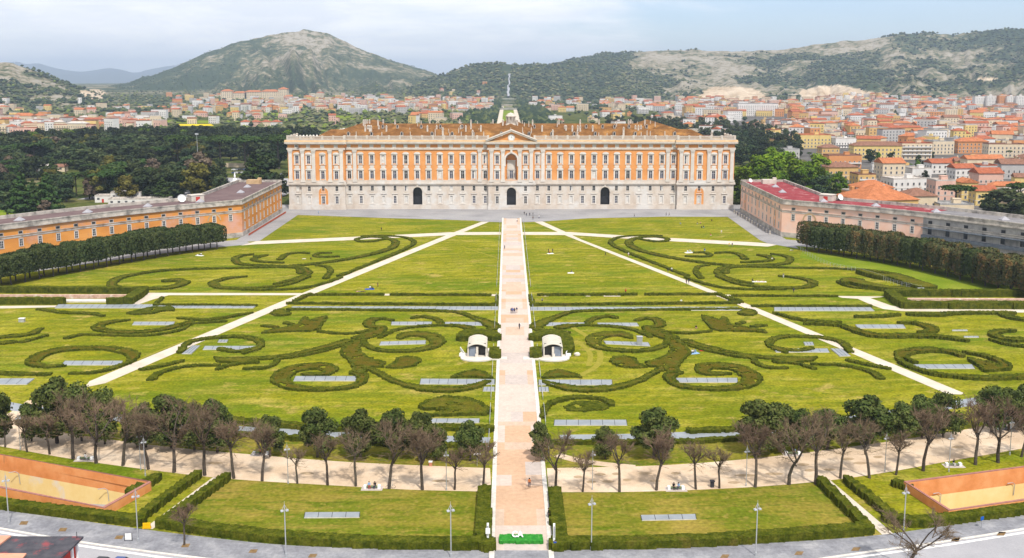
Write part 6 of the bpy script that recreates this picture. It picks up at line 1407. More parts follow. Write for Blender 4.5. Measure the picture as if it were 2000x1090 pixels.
NEAR = [
 (1712, 402, 68, 36, 16, .12, 'white', 'hip', 'orange', 'white three storey house with orange hipped roof and long balconies', dict(balc=True)),
 (1800, 420, 62, 38, 15, .10, 'cream', 'hip', 'brown', 'cream house with brown hipped roof and white window frames beside the conifer', {}),
 (1740, 432, 118, 42, 28, .22, 'ochre', 'hip', 'orange', 'low wide hall with plain bright orange roof right behind the wing', {}),
 (1868, 424, 66, 24, 14, -.05, 'cream', 'flat', 'grey', 'long low cream house with grey flat roof under the umbrella pine', {}),
 (1845, 395, 40, 42, 12, .05, 'pink', 'flat', 'pale', 'pale pink flat house left of the umbrella pine', {}),
 (1893, 392, 32, 36, 11, 0, 'yellow', 'gable', 'orange', 'yellow gabled house with orange roof behind the umbrella pine', {}),
 (1925, 402, 40, 30, 11, -.05, 'yellow', 'gable', 'red', 'yellow house with red roof right of the umbrella pine', {}),
 (1778, 376, 74, 26, 16, .15, 'white', 'flat', 'pale', 'large pale flat roofed block behind the cream house', {}),
 (1745, 352, 46, 34, 14, .1, 'cream', 'gable', 'orange', 'pale blank walled house with small orange roof', {}),
 (1692, 375, 36, 34, 13, .1, 'ochre', 'flat', 'brown', 'brown balconied block beside the bright green trees', dict(balc=True)),
 (1647, 352, 60, 26, 13, .1, 'ochre', 'hip', 'brown', 'ochre house with dull brown roof behind the bright green trees', {}),
 (1650, 330, 66, 26, 14, .05, 'orange', 'flat', 'brown', 'orange balconied block in the middle of the right town', dict(balc=True)),
 (1592, 290, 62, 26, 22, .02, 'yellow', 'flat', 'orange', 'blank bright yellow wall block with orange flat roof', {}),
 (1716, 312, 100, 28, 14, .0, 'yellow', 'hip', 'brown', 'long pale yellow villa with brown roof and central gable', {}),
 (1790, 312, 60, 32, 14, .0, 'cream', 'flat', 'red', 'cream balconied block joining the long yellow villa', dict(balc=True)),
 (1842, 302, 44, 26, 18, .1, 'cream', 'flat', 'grey', 'beige block with a blank grey side wall', {}),
 (1900, 300, 60, 24, 14, 0, 'orange', 'hip', 'orange', 'white and orange house with long orange eaves', {}),
 (1965, 308, 70, 26, 14, -.05, 'cream', 'flat', 'brown', 'long cream block near the right edge', {}),
 (1480, 227, 80, 24, 40, 0, 'white', 'flat', 'grey', 'wide white modern block with one dark slot under the quarries', {}),
 (1622, 306, 36, 18, 12, .1, 'ochre', 'hip', 'brown', 'ochre gabled house left of the yellow wall block', {}),
 (1540, 312, 44, 20, 12, .05, 'grey', 'flat', 'grey', 'grey house half hidden by the bright green trees', {}),
 (1985, 350, 60, 30, 14, -.1, 'grey', 'gable', 'brown', 'grey old house with brown roof at the right edge', {}),
 (1935, 360, 50, 22, 14, .05, 'pink', 'gable', 'red', 'pink house with dark red roof near the right edge', {}),
 (1885, 352, 42, 24, 12, .1, 'white', 'gable', 'red', 'white house with red gabled roof in the middle rows', {}),
 (1840, 340, 44, 22, 12, .08, 'white', 'gable', 'red', 'white gabled house with red roof behind the pale block', {}),
 (1800, 350, 40, 20, 12, .1, 'white', 'flat', 'pale', 'low white house with pale flat roof and arcade', {}),
]
used = []
for (px_, py, wpx, hpx, d, rz, wall, rk, rf, lab, kw) in NEAR:
    hp(px_, py, wpx, hpx, d, rz, wall, rk, rf, lab, **kw); used.append((px_, py, wpx))
# simpler houses farther out: one mesh each, shared by look
rh = random.Random(8)
HM = {}
def simple(wall, roof, rk, w, d, h):
    key = (wall, roof, rk, w, d, h)
    if key not in HM:
        mb = MB(); mb.box(-w/2, w/2, -d/2, d/2, 0, h, 0); roof_geo(mb, w, d, h, rk, 1, .5)
        n = int(w/3); fl = int(max(1, (h-1)/3.2))
        for f in range(fl):
            for i in range(n):
                x = -w/2+w*(i+.5)/n; mb.box(x-.6, x+.6, -d/2-.06, -d/2-.003, 1.1+f*3.2, 2.8+f*3.2, 2)
            if rk == 'flat' and w > 13: mb.box(-w/2+.4, w/2-.4, -d/2-1.1, -d/2-.003, .75+f*3.2, .95+f*3.2, 0, bottom=True)
            for i in range(int(d/4)):
                y = -d/2+d*(i+.5)/int(d/4)
                for s in (-1, 1): xs = sorted((s*(w/2+.003), s*(w/2+.06))); mb.box(xs[0], xs[1], y-.6, y+.6, 1.1+f*3.2, 2.8+f*3.2, 2)
        if rk == 'flat': mb.box(-1.6, 1.6, -1.4, 1.4, h, h+2.4, 0)
        else: mb.box(w*.2, w*.2+.8, d*.1, d*.1+.6, h, h+min(w, d)*.24+.6, 0)
        me = mb.mesh('house'); [me.materials.append(m) for m in (WM[wall], RM[roof], MT['shade'])]; HM[key] = me
    return HM[key]
def rand_house(big):
    wall = rh.choices(['cream', 'ochre', 'pink', 'white', 'grey', 'yellow', 'orange'], [7, 2, 4, 8, 3, 2.5, 1.5])[0]
    rk = rh.choices(['flat', 'hip', 'gable'], [9, 3, 4] if big else [12, 3, 3])[0]
    roof = rh.choice(['pale', 'grey', 'brown', 'pale', 'red']) if rk == 'flat' else rh.choices(['red', 'orange', 'brown'], [5, 5, 3])[0]
    return wall, roof, rk, rh.choice((9, 12, 16, 22, 28) if big else (8, 11, 14, 18, 24)), rh.choice((9, 11, 13)), rh.choice((6.5, 8, 10, 12.5) if big else (7, 9, 12, 15))
ADJ = {'flat': 'flat', 'hip': 'hipped', 'gable': 'gabled'}
def put_house(px_, py, zone, group, big=True, z=None, kind=None, D=None):
    wall, roof, rk, w, d, h = kind or rand_house(big)
    if D: dd = ray(px_, 250); hh = math.hypot(dd.x, dd.y); x, y = CAM.x+dd.x/hh*D, dd.y/hh*D
    else: x, y = gp(px_, py)
    o = link('house', simple(wall, roof, rk, w, d, h), None, (x, y, land_z(x, y)), rh.choice((0, 0, .5))+rh.uniform(-.3, .3))
    return tag(o, f'{"tall" if h > 9 else "low" if h < 7 else "medium"} {wall} house with {roof} {ADJ[rk]} roof {zone}', 'house', group)
cnt = 0
for row in range(60):
    py = 402*(0.962**row) if False else 0
y_ = 398.0; cnt = 0
while y_ > 214 and cnt < 190:
    s = pxm(y_); x_ = (1660 if y_ > 330 else 1570 if y_ > 290 else 1500 if y_ > 262 else 1455 if y_ > 240 else 1330)+rh.uniform(0, 20)
    zone = 'in the front streets of the right town' if y_ > 330 else 'in the middle streets of the right town' if y_ > 262 else 'in the far streets of the right town'
    while x_ < 2040:
        k = rand_house(True); wp = k[3]*s
        if not any(abs(x_-u[0]) < (wp+u[2])/2*.9 and -8 < (y_-u[1]) < 22 for u in used) and not (1540 < x_ < 1640 and 330 < y_ < 400) and cnt < 190 and not (1430 < x_ < 1535 and 224 < y_ < 250):
            put_house(x_, y_+rh.uniform(-2, 2), zone, GT, kind=k); cnt += 1
        x_ += wp*rh.uniform(1.0, 1.2)+1.5
    y_ -= max(3.2, s*3.7)
GL = 'white and red houses at the left beyond the wood'; c2 = 0
for yy, x0, x1, n in ((262, -30, 60, 6), (255, -30, 180, 11), (249, -30, 200, 13), (244, 60, 270, 11)):
    for i in range(n): put_house(x0+(x1-x0)*(i+.5)/n+rh.uniform(-4, 4), yy, 'at the left beyond the dark wood', GL, kind=(rh.choice(['white', 'cream', 'pink']), rh.choice(['red', 'red', 'pale']), rh.choice(['flat', 'hip']), rh.choice((13, 17, 22, 28)), 11, rh.choice((8, 10, 12)))); c2 += 1
for i in range(4): put_house(480+i*20, 247, 'in the cluster over the left wood', 'small cluster over the wood', kind=(['white', 'pink', 'cream', 'white'][i], 'red', 'hip', 14, 11, 7)); c2 += 1
for px_, py, k in ((278, 246, ('yellow', 'orange', 'hip', 17, 11, 8)), (292, 245, ('orange', 'orange', 'hip', 13, 11, 7))): put_house(px_, py, 'beside the yellow flowering field', 'yellow house pair by the field', kind=k)
for i in range(34):   # blocks to the right of the axis, beyond the roof
    put_house(rh.uniform(1060, 1440), 0, 'above the palace roof, right side', 'houses above the palace roof', D=rh.uniform(1500, 2400)); c2 += 1
# everything farther: one mass of small houses
FT = MB(); fm_ = list(WM.values())+list(RM.values())+[MT['shade']]; nw = len(WM); wk = list(WM); rk_ = list(RM)
def add_far(px_, D, sc=1.0, z=None):
    if 1432 < px_ < 1532 and D < 1960: return
    dd = ray(px_, 250); hh = math.hypot(dd.x, dd.y); x, y = CAM.x+dd.x/hh*D, dd.y/hh*D
    wall, roof, rk, w, d, h = rand_house(False); w *= sc; d *= sc; h *= sc
    z = land_z(x, y)-.5 if z is None else z; wi = wk.index(wall); ri = nw+rk_.index(roof); mb = MB(); mb.box(-w/2, w/2, -d/2, d/2, 0, h, wi); roof_geo(mb, w, d, h, rk, ri, .4)
    for f in range(int(max(1, (h-1)/3.2))):
        for i in range(int(w/3.5)): xx = -w/2+w*(i+.5)/int(w/3.5); mb.quad((xx-.6, -d/2-.05, 1+f*3.2), (xx+.6, -d/2-.05, 1+f*3.2), (xx+.6, -d/2-.05, 2.7+f*3.2), (xx-.6, -d/2-.05, 2.7+f*3.2), nw+len(RM))
    a = rh.uniform(-.5, .5); c, s = math.cos(a), math.sin(a); k = len(FT.v); FT.v += [(x+p[0]*c-p[1]*s, y+p[0]*s+p[1]*c, z+p[2]) for p in mb.v]; FT.f += [tuple(k+i for i in f) for f in mb.f]; FT.m += mb.m
for i in range(900): add_far(rh.uniform(1340, 2080), rh.uniform(1150, 2900) if rh.random() < .5 else rh.uniform(1900, 2900), 1.15)
for i in range(120): add_far(rh.uniform(1600, 2050), rh.uniform(2850, 3250), 1.0)
for i in range(150): add_far(rh.uniform(1040, 1450), rh.uniform(2200, 3050))
for i in range(420): add_far(rh.uniform(480, 960) if rh.random() < .75 else rh.uniform(340, 960), rh.uniform(2150, 3000))
for i in range(60): add_far(rh.uniform(330, 960), rh.uniform(2900, 3500))
for i in range(60): add_far(rh.uniform(-20, 480), rh.uniform(1650, 2700))
for i in range(25): add_far(rh.uniform(480, 950), rh.uniform(1500, 2100))
for i in range(60): add_far(rh.uniform(-20, 330), rh.uniform(1500, 1900), 1.1)
for i in range(9): add_far(1915+i*9, 2500+i*10, 1.0)
tag(FT.build('far_town', fm_), 'mass of small red roofed houses of the far town below the hills', 'town', kind='stuff')
# white tower blocks at the right and the pale abbey on the left slope
for i, (px_, w, h, c) in enumerate(((1908, 22, 30, 'white'), (1930, 20, 32, 'white'), (1952, 16, 33, 'orange'), (1970, 22, 31, 'white'), (1988, 22, 32, 'white'))):
    mb = MB(); mb.box(-w/2, w/2, -7, 7, 0, h, 0); mb.box(-w/2+.3, w/2-.3, -6.7, 6.7, h, h+1, 1); mb.box(-2, 2, -2, 2, h+1, h+3.4, 0)
    for f in range(int(h/3.1)):
        for q in range(int(w/3.2)): x = -w/2+w*(q+.5)/int(w/3.2); mb.box(x-.6, x+.6, -7.06, -7.003, 1+f*3.1, 2.5+f*3.1, 2)
    dd = ray(px_, 250); hh = math.hypot(dd.x, dd.y); o = mb.build('tower_block', [WM[c], RM['pale'], MT['shade']]); o.location = (CAM.x+dd.x/hh*2450, dd.y/hh*2450, 0)
    tag(o, ['white tower block, leftmost of the far group at right', 'white tower block, second in the far group at right', 'narrow orange tower block in the far white group', 'white tower block right of the orange one', 'white tower block, rightmost of the far group'][i], 'tower block', 'far tower blocks')
ab = empty('abbey', (0, 0, 0)); D = 3150; dd = ray(505, 250); hh = math.hypot(dd.x, dd.y); ab.location = (CAM.x+dd.x/hh*D, dd.y/hh*D, at_depth(505, 190, dd.y/hh*D)[2]-2)
tag(ab, 'long pale cream abbey with many windows on the slope of the left mountain', 'abbey')
for i, (x, w, d, h) in enumerate(((-88, 34, 24, 20), (-50, 40, 20, 15), (-10, 50, 20, 18), (40, 54, 24, 19), (78, 26, 30, 26))):
    mb = MB(); mb.box(x-w/2, x+w/2, -d/2, d/2, -12, h)
    for f in range(int(h/4.5)):
        for q in range(int(w/5)): xx = x-w/2+w*(q+.5)/int(w/5); mb.box(xx-.9, xx+.9, -d/2-.1, -d/2-.01, 1.4+f*4.5, 3.6+f*4.5, 1)
    w_ = mb.build('block', [WM['cream'], MT['shade']], ab); r = MB(); roof_geo(r, w, d, h, 'hip', 0, 1); r.build('roof', RM['orange'], w_, (x, 0, 0))
# ------------------------------------------------------------------ entrance canopies
def canopy(s, label):
    x, y = gp(932 if s < 0 else 1080, 699); t = empty('entrance_canopy', (x, y, 0)); tag(t, label, 'canopy', 'entrance canopies beside the avenue')
    pd = MB(); pts = [(s*-3.6*0+(-4.3), 3.5)]+[(-4.3*math.cos(math.pi*i/14), -.8-3.2*math.sin(math.pi*i/14)) for i in range(15)]+[(4.3, 3.5)]
    pts = [(p[0], p[1]) for p in pts]; pd.prism(pts, 0, .35, 0, 1)
    ix = 3.6*-s; xs = sorted((ix, ix-s*4.2)); pd.box(xs[0], xs[1], -2.4, .2, 0, .30, 1); xs = sorted((s*-2.6, s*-5.4)); pd.box(xs[0], xs[1], 3.5, 8.5, 0, .33, 1)
    pd.build('platform', [MT['white_kerb'], MT['stone_pale']], t)
    rf = MB(); n = 14; r0 = 3.35
    for i in range(n):
        a0, a1 = math.pi*(.24+.52*i/n), math.pi*(.24+.52*(i+1)/n)
        for (rr, flip) in ((r0+.12, 0), (r0, 1)):
            P = [(rr*math.cos(a0), -.6, 1.05+rr*.8*math.sin(a0)), (rr*math.cos(a1), -.6, 1.05+rr*.8*math.sin(a1)), (rr*math.cos(a1), 9.6, 1.05+rr*.8*math.sin(a1)), (rr*math.cos(a0), 9.6, 1.05+rr*.8*math.sin(a0))]
            rf.quad(*(P if flip else P[::-1]))
        Pa = [((r0+dr)*math.cos(a), -.6, 1.05+(r0+dr)*.8*math.sin(a)) for dr, a in ((0, a0), (.12, a0), (.12, a1), (0, a1))]; rf.quad(*Pa)
    for k in range(6): 
        for i in range(n):
            a0, a1 = math.pi*(.24+.52*i/n), math.pi*(.24+.52*(i+1)/n); rr = r0+.16; y0 = -.55+k*2.0
            rf.quad((rr*math.cos(a1), y0, 1.05+rr*.8*math.sin(a1)), (rr*math.cos(a1), y0+.14, 1.05+rr*.8*math.sin(a1)), (rr*math.cos(a0), y0+.14, 1.05+rr*.8*math.sin(a0)), (rr*math.cos(a0), y0, 1.05+rr*.8*math.sin(a0)))
    rf.build('vault', mat('vault_cream', [(.50, .45, .36), (.60, .56, .47)], scale=.8, rough=.5), t)
    w = MB()
    for sx in (-1, 1): xs = sorted((sx*2.2, sx*2.5)); w.box(xs[0], xs[1], -.3, 9.4, .35, 2.75)
    w.box(-2.2, 2.2, 9.1, 9.4, .35, 3.4); w.box(-.3, .3, -.3, 0, .35, 3.0); w.build('side_wall', MT['stone_pale'], t)
    f = MB(); f.box(-2.2, 2.2, 1.8, 1.9, .36, 3.5); f.build('dark_interior', MT['pane_dark'], t)
    d = MB(); xs = sorted((s*.35, s*2.1)); d.box(xs[0], xs[1], .15, .2, .4, 3.0); d.build('glass_door', mat('door_glass', (.22, .25, .30), rough=.2), t)
    b = MB(); xs = sorted((s*.15-.35, s*.15+.35)); b.box(xs[0], xs[1], -.8, -.45, .35, 1.25); b.build('ticket_post', MT['stone_pale'], t)
    h = MB(); xo = s*3.4
    for k in range(10): h.tube((xo+s*.14*k, .4+k*.62, .3), (xo+s*.14*k, .4+k*.62, 1.3), .06, .06, 5)
    h.box(min(xo, xo+s*1.3), max(xo, xo+s*1.3), .2, .4, .35, 1.15); 
    a = Vector((xo, .4, 1.3)); c = Vector((xo+s*1.26, 6, 1.3)); h.tube(a, c, .09, .09, 5); h.build('handrail', MT['white_paint'], t)
    iw = MB(); xs = sorted((-s*3.9, -s*4.2)); iw.box(xs[0], xs[1], -1.2, 5.2, .3, 1.2); iw.build('parapet', MT['white_kerb'], t)
canopy(-1, 'white vaulted entrance canopy left of the avenue'); canopy(1, 'white vaulted entrance canopy right of the avenue')
MT['lamp_grey'] = mat('lamp_grey', (.42, .43, .45), rough=.5)
# ------ railings along both sides of the avenue
for s, nm in ((-1, 'left'), (1, 'right')):
    k = 0
    for i, y in enumerate([150, 190, 207, 224, 241, 258, 290, 307, 324, 350, 367, 384, 401, 418, 435, 452, 469, 486, 503]):
        L = 12; t = empty('railing', (s*5.9, y, 0)); tag(t, f'white metal railing, {ORD[i]} from the street along the {nm} side of the avenue', 'railing', 'railings along the avenue')
        p = MB()
        for q in range(6): p.box(-.04, .04, q*L/5-.04, q*L/5+.04, 0, 1.05)
        p.build('post', MT['steel'], t)
        r = MB()
        for z in (.5, 1.05): r.box(-.03, .03, 0, L, z-.03, z+.03, bottom=True)
        r.build('rail', MT['lamp_grey'], t)
for s, px_, top, foot, lab in ((-1, 953, 1023, 1066, 'slim white totem with small sign left of the avenue start'), (1, 1082, 1024, 1072, 'slim white totem right of the avenue start')):
    x, y = gp(px_, foot); h = (foot-top)/pxm(foot)*1.1; t = empty('totem', (x, y, 0)); tag(t, lab, 'totem'); m = MB(); m.box(-.16, .16, -.12, .12, 0, h); m.build('body', MT['white_paint'], t)
    m = MB(); m.box(-.07, .07, -.14, -.125, h*.45, h*.9); m.build('slot', MT['pane'], t)
    if s < 0: m = MB(); m.box(-.35, .35, -.2, -.15, h*.55, h*.8); m.build('sign_board', MT['white_paint'], t)
# ------ green letter bed at the avenue start
x0, y0 = gp(976, 1064); x1, _ = gp(1061, 1064); _, y1 = gp(1018, 1050); 
t = empty('letter_bed', ((x0+x1)/2, (y0+y1)/2, .11)); tag(t, 'green turf panel with white letters C and A lying across the avenue', 'letter sign')
w_, d_ = (x1-x0)/2, (y1-y0)/2
MT['turf'] = mat('turf_panel', [(.020, .16, .022), (.05, .26, .04)], scale=2.5, coord='World', detail=8, rough=.95, second=[((.45, .52, .25), 1.6, .64, .70)])
hm_ = hedge_mesh([('p', [(-w_, -d_), (w_, -d_), (w_, d_), (-w_, d_)])], .5, .16, True); hm_.materials.append(MT['turf']); link('turf', hm_, t)
for ch, dx in (('C', -w_+2.35), ('A', -w_+3.25)):
    cu = bpy.data.curves.new('letter', 'FONT'); cu.body = ch; cu.size = 1.25; cu.extrude = .12; cu.offset = .045; cu.align_x = 'CENTER'
    tmp = bpy.data.objects.new('tmp', cu); COL.objects.link(tmp); me = bpy.data.meshes.new_from_object(tmp.evaluated_get(bpy.context.evaluated_depsgraph_get())); bpy.data.objects.remove(tmp)
    me.materials.append(MT['white_paint']); o = link('letter', me, t, (dx, -.05, .62)); o.rotation_euler = (R(52), 0, 0)
# ------ street lamps
def lamp_meshes():
    p = MB(); p.lathe([(.16, 0), (.16, .6), (.09, .7), (.075, 8.2)], 8); p.tube((0, 0, 7.6), (0, 0, 9.0), .05, .02, 5)
    h = MB()
    h.tube((-.3, 0, 7.55), (.3, 0, 7.55), .04, .04, 5)
    for s in (-1, 1): h.box(s*.38-.20, s*.38+.20, -.22, .22, 7.42, 7.62, bottom=True); h.tube((0, 0, 8.5), (s*.42, 0, 7.62), .03, .03, 4)
    a, b = p.mesh('pole'), h.mesh('lamp_head'); a.materials.append(MT['steel']); b.materials.append(MT['lamp_grey']); return a, b
lp, lh = lamp_meshes()
for px_, foot, lab in ((18, 1026, 'near the left edge of the photo'), (270, 1060, 'beside the yellow barrier'), (559, 1090, 'before the left near lawn'), (881, 1090, 'left of the avenue start'), (1155, 1076, 'right of the avenue start'), (1476, 1087, 'before the right near lawn'), (1764, 1052, 'in front of the right orange ramp')):
    x, y = gp(px_, foot); t = empty('street_lamp', (x, y, .12), .3); link('pole', lp, t); link('lamp_head', lh, t); tag(t, f'tall grey twin head street lamp on the pavement {lab}', 'street lamp', 'street lamps on the pavement')
for px_, foot, lab in ((40, 879, 'at the far left among bare trees'), (275, 918, 'left of the picnic bench, farther of a pair'), (284, 930, 'left of the picnic bench, nearer of a pair'), (563, 945, 'between two bare trees on the left'), (872, 958, 'just left of the avenue'), (1157, 957, 'just right of the avenue'), (1457, 950, 'before the wide oak on the right'), (1728, 922, 'beyond the right narrow path'), (1853, 922, 'beside the right bench'), (1972, 889, 'at the far right')):
    x, y = gp(px_, foot); t = empty('street_lamp', (x, y, 0), .3); t.scale = (.85, .85, .86); link('pole', lp, t); link('lamp_head', lh, t); tag(t, f'grey street lamp on the sandy road {lab}', 'street lamp', 'street lamps on the sandy road')
for px_, foot, top, lab in ((40, 320, 290, 'tall floodlight mast by the left sports field'), (388, 345, 268, 'very tall floodlight mast in the dark wood'), (219, 388, 360, 'lamp mast behind the low white building')):
    x, y = gp(px_, foot); h = (foot-top)/pxm(foot)*1.08; m = MB(); m.tube((0, 0, 0), (0, 0, h), .3, .15, 6); m.box(-1.2, 1.2, -.3, .3, h-.3, h+.9, bottom=True); tag(m.build('light_mast', MT['steel'], None, (x, y, 0)), lab, 'light mast')
# ------ benches on pads, bins, signs, barrier, bicycles
def bench(px_, py, lab, pad=True):
    x, y = gp(px_, py); t = empty('bench', (x, y, 0)); tag(t, lab, 'bench', 'stone benches along the sandy road')
    if pad: m = MB(); m.box(-1.9, 1.9, -1.1, .9, 0, .07); m.build('pad', MT['avenue_grey'], t)
    for s in (-1, 1): m = MB(); m.box(s*1.25-.25, s*1.25+.25, -.35, .35, .07, .62); m.build('leg', MT['white_paint'], t)
    m = MB(); m.box(-1.1, 1.1, -.3, .3, .36, .46, bottom=True); m.build('seat', mat('bench_wood', (.16, .20, .10)), t); return x, y
BE = {k: bench(px_, py, lab) for k, (px_, py, lab) in {'l': (727, 954, 'pale stone bench on its pad left of the avenue with two sitters'), 'r': (1320, 956, 'pale stone bench on its pad right of the avenue'), 'll': (167, 898, 'pale stone bench near the left orange ramp'), 'n': (509, 888, 'pale stone bench on the north side of the road at left'), 'rr': (1862, 910, 'pale stone bench near the right orange ramp'), 'rn': (1548, 888, 'pale stone bench behind the forked bare tree on the right'), 'e': (1962, 838, 'pale stone bench at the far right of the sandy road')}.items()}
def prop(name, px_, py, lab, cat, boxes, mats, rz=0, z=0):
    x, y = gp(px_, py); t = empty(name, (x, y, z), rz); tag(t, lab, cat)
    for nm, bx, m in boxes:
        mb = MB()
        for b in bx: mb.box(*b, bottom=True)
        mb.build(nm, mats[m], t)
    return t
MM = {'w': MT['white_paint'], 'd': MT['dark_metal'], 'y': mat('barrier_yellow', (.75, .42, .01), rough=.5), 's': MT['steel'], 'b': mat('sign_blue', (.02, .10, .40), rough=.5), 'o': mat('bin_terracotta', (.45, .2, .12)), 'bl': mat('booth_blue', (.02, .13, .5), rough=.5)}
prop('road_barrier', 287, 1033, 'bright yellow plastic road barrier beside the hedge gap', 'barrier', [('body', [(-.62, .62, -.22, .22, 0, .3), (-.6, .6, -.12, .12, .3, .8), (-.62, .62, -.08, .08, .8, .9)], 'y'), ('foot', [(-.66, -.4, -.28, .28, 0, .12), (.4, .66, -.28, .28, 0, .12)], 'y')], MM, .1, .12)
prop('notice_board', 251, 1058, 'white notice board on two dark posts on the pavement', 'notice board', [('post', [(-.62, -.54, -.05, .05, 0, 1.3), (.54, .62, -.05, .05, 0, 1.3)], 'd'), ('board', [(-.52, .52, -.03, .03, .2, 1.25)], 'w')], MM, 0, .12)
prop('direction_sign', 932, 911, 'white horizontal sign on a thin post left of the avenue', 'sign', [('post', [(-.04, .04, -.04, .04, 0, 2.3)], 's'), ('board', [(-.7, .7, -.05, .05, 2.3, 2.6)], 'w')], MM)
prop('direction_sign', 1917, 1032, 'small blue sign on a thin post near the right hedge', 'sign', [('post', [(-.04, .04, -.04, .04, 0, 1.4)], 's'), ('board', [(-.35, .35, -.04, .04, 1.4, 2.0)], 'b')], MM, .5)
prop('litter_bin', 1391, 952, 'black litter bin with hood right of the avenue', 'litter bin', [('body', [(-.3, .3, -.3, .3, .1, .95)], 'd'), ('hood', [(-.4, .4, -.4, .4, 1.15, 1.3)], 'd'), ('post', [(-.35, -.29, -.05, .05, 0, 1.2), (.29, .35, -.05, .05, 0, 1.2)], 'd')], MM)
prop('litter_bin', 841, 910, 'terracotta litter bin on the road edge left of the avenue', 'litter bin', [('body', [(-.3, .3, -.3, .3, 0, .8)], 'o'), ('rim', [(-.35, .35, -.35, .35, .8, .9)], 'w')], MM)
prop('portable_toilet', 1971, 553, 'bright blue portable toilet at the edge of the right meadow', 'portable toilet', [('body', [(-1.3, 1.3, -1, 1, 0, 2.3)], 'bl'), ('roof', [(-1.4, 1.4, -1.1, 1.1, 2.3, 2.5)], 'w')], MM)
prop('utility_box', 1799, 572, 'small white cabinet at the end of the wire fence', 'cabinet', [('body', [(-1, 1, -.6, .6, 0, 1.5)], 'w'), ('lid', [(-1.1, 1.1, -.7, .7, 1.5, 1.65)], 's')], MM)
prop('glass_lift', 1249, 674, 'small steel lift housing on the glass roof right of the avenue', 'lift housing', [('cabin', [(-.7, .7, -.7, .7, .3, 2.3)], 's'), ('cap', [(-.8, .8, -.8, .8, 2.3, 2.45)], 's')], MM)
prop('utility_box', 43, 629, 'small grey cabinet on the far left lawn', 'cabinet', [('body', [(-.8, .8, -.5, .5, 0, 1.1)], 's'), ('lid', [(-.9, .9, -.6, .6, 1.1, 1.2)], 'w')], MM)
for px_, lab in ((903, 'round boulder left of the left entrance canopy'), (1127, 'round boulder right of the right entrance canopy')):
    x, y = gp(px_, 694 if px_ < 1000 else 695); m = MB(); m.blob((0, 0, .4), (.9, .6, .55), 0, 9, 6, .1); tag(m.build('boulder', MT['stone_pale'], None, (x, y, 0)), lab, 'boulder')
# wire fence of the right meadow and of the two middle ramps
P = smooth(GP(z4((545, 500), (640, 560), (760, 610), (900, 635), (1050, 680), (1150, 720), (1330, 760))), 6); m = MB()
for i, p in enumerate(P):
    m.tube((*p, 0), (*p, 1.8), .05, .05, 4)
    if i: 
        for z in (.6, 1.2, 1.75): m.tube((*P[i-1], z), (*p, z), .025, .025, 3)
tag(m.build('wire_fence', MT['steel']), 'thin wire fence along the edge of the right meadow', 'fence')
MT['pink_stone'] = mat('pink_stone', [(.40, .24, .18), (.60, .42, .34)], scale=.8, coord='World', detail=6, rough=.9, second=[((.62, .55, .48), .5, .55, .65)])
for q, lab in (([(-60, 583.5), (258, 583.5), (258, 582), (-60, 582)], 'pinkish retaining wall of the left sunken ramp'), ([(1772, 591), (2060, 592), (2060, 590), (1772, 589)], 'pinkish retaining wall of the right sunken ramp')):
    m = MB(); m.prism(GP(q), 0, 1.1); m.prism(GP(q), 1.1, 1.25, 0); tag(m.build('retaining_wall', MT['pink_stone']), lab, 'wall')
m = MB(); m.prism(GP([(122, 591), (215, 591), (215, 587), (122, 587)]), 0, .5); tag(m.build('ramp_kerb', MT['white_kerb']), 'pale low kerb between the hedges of the left sunken ramp', 'kerb')
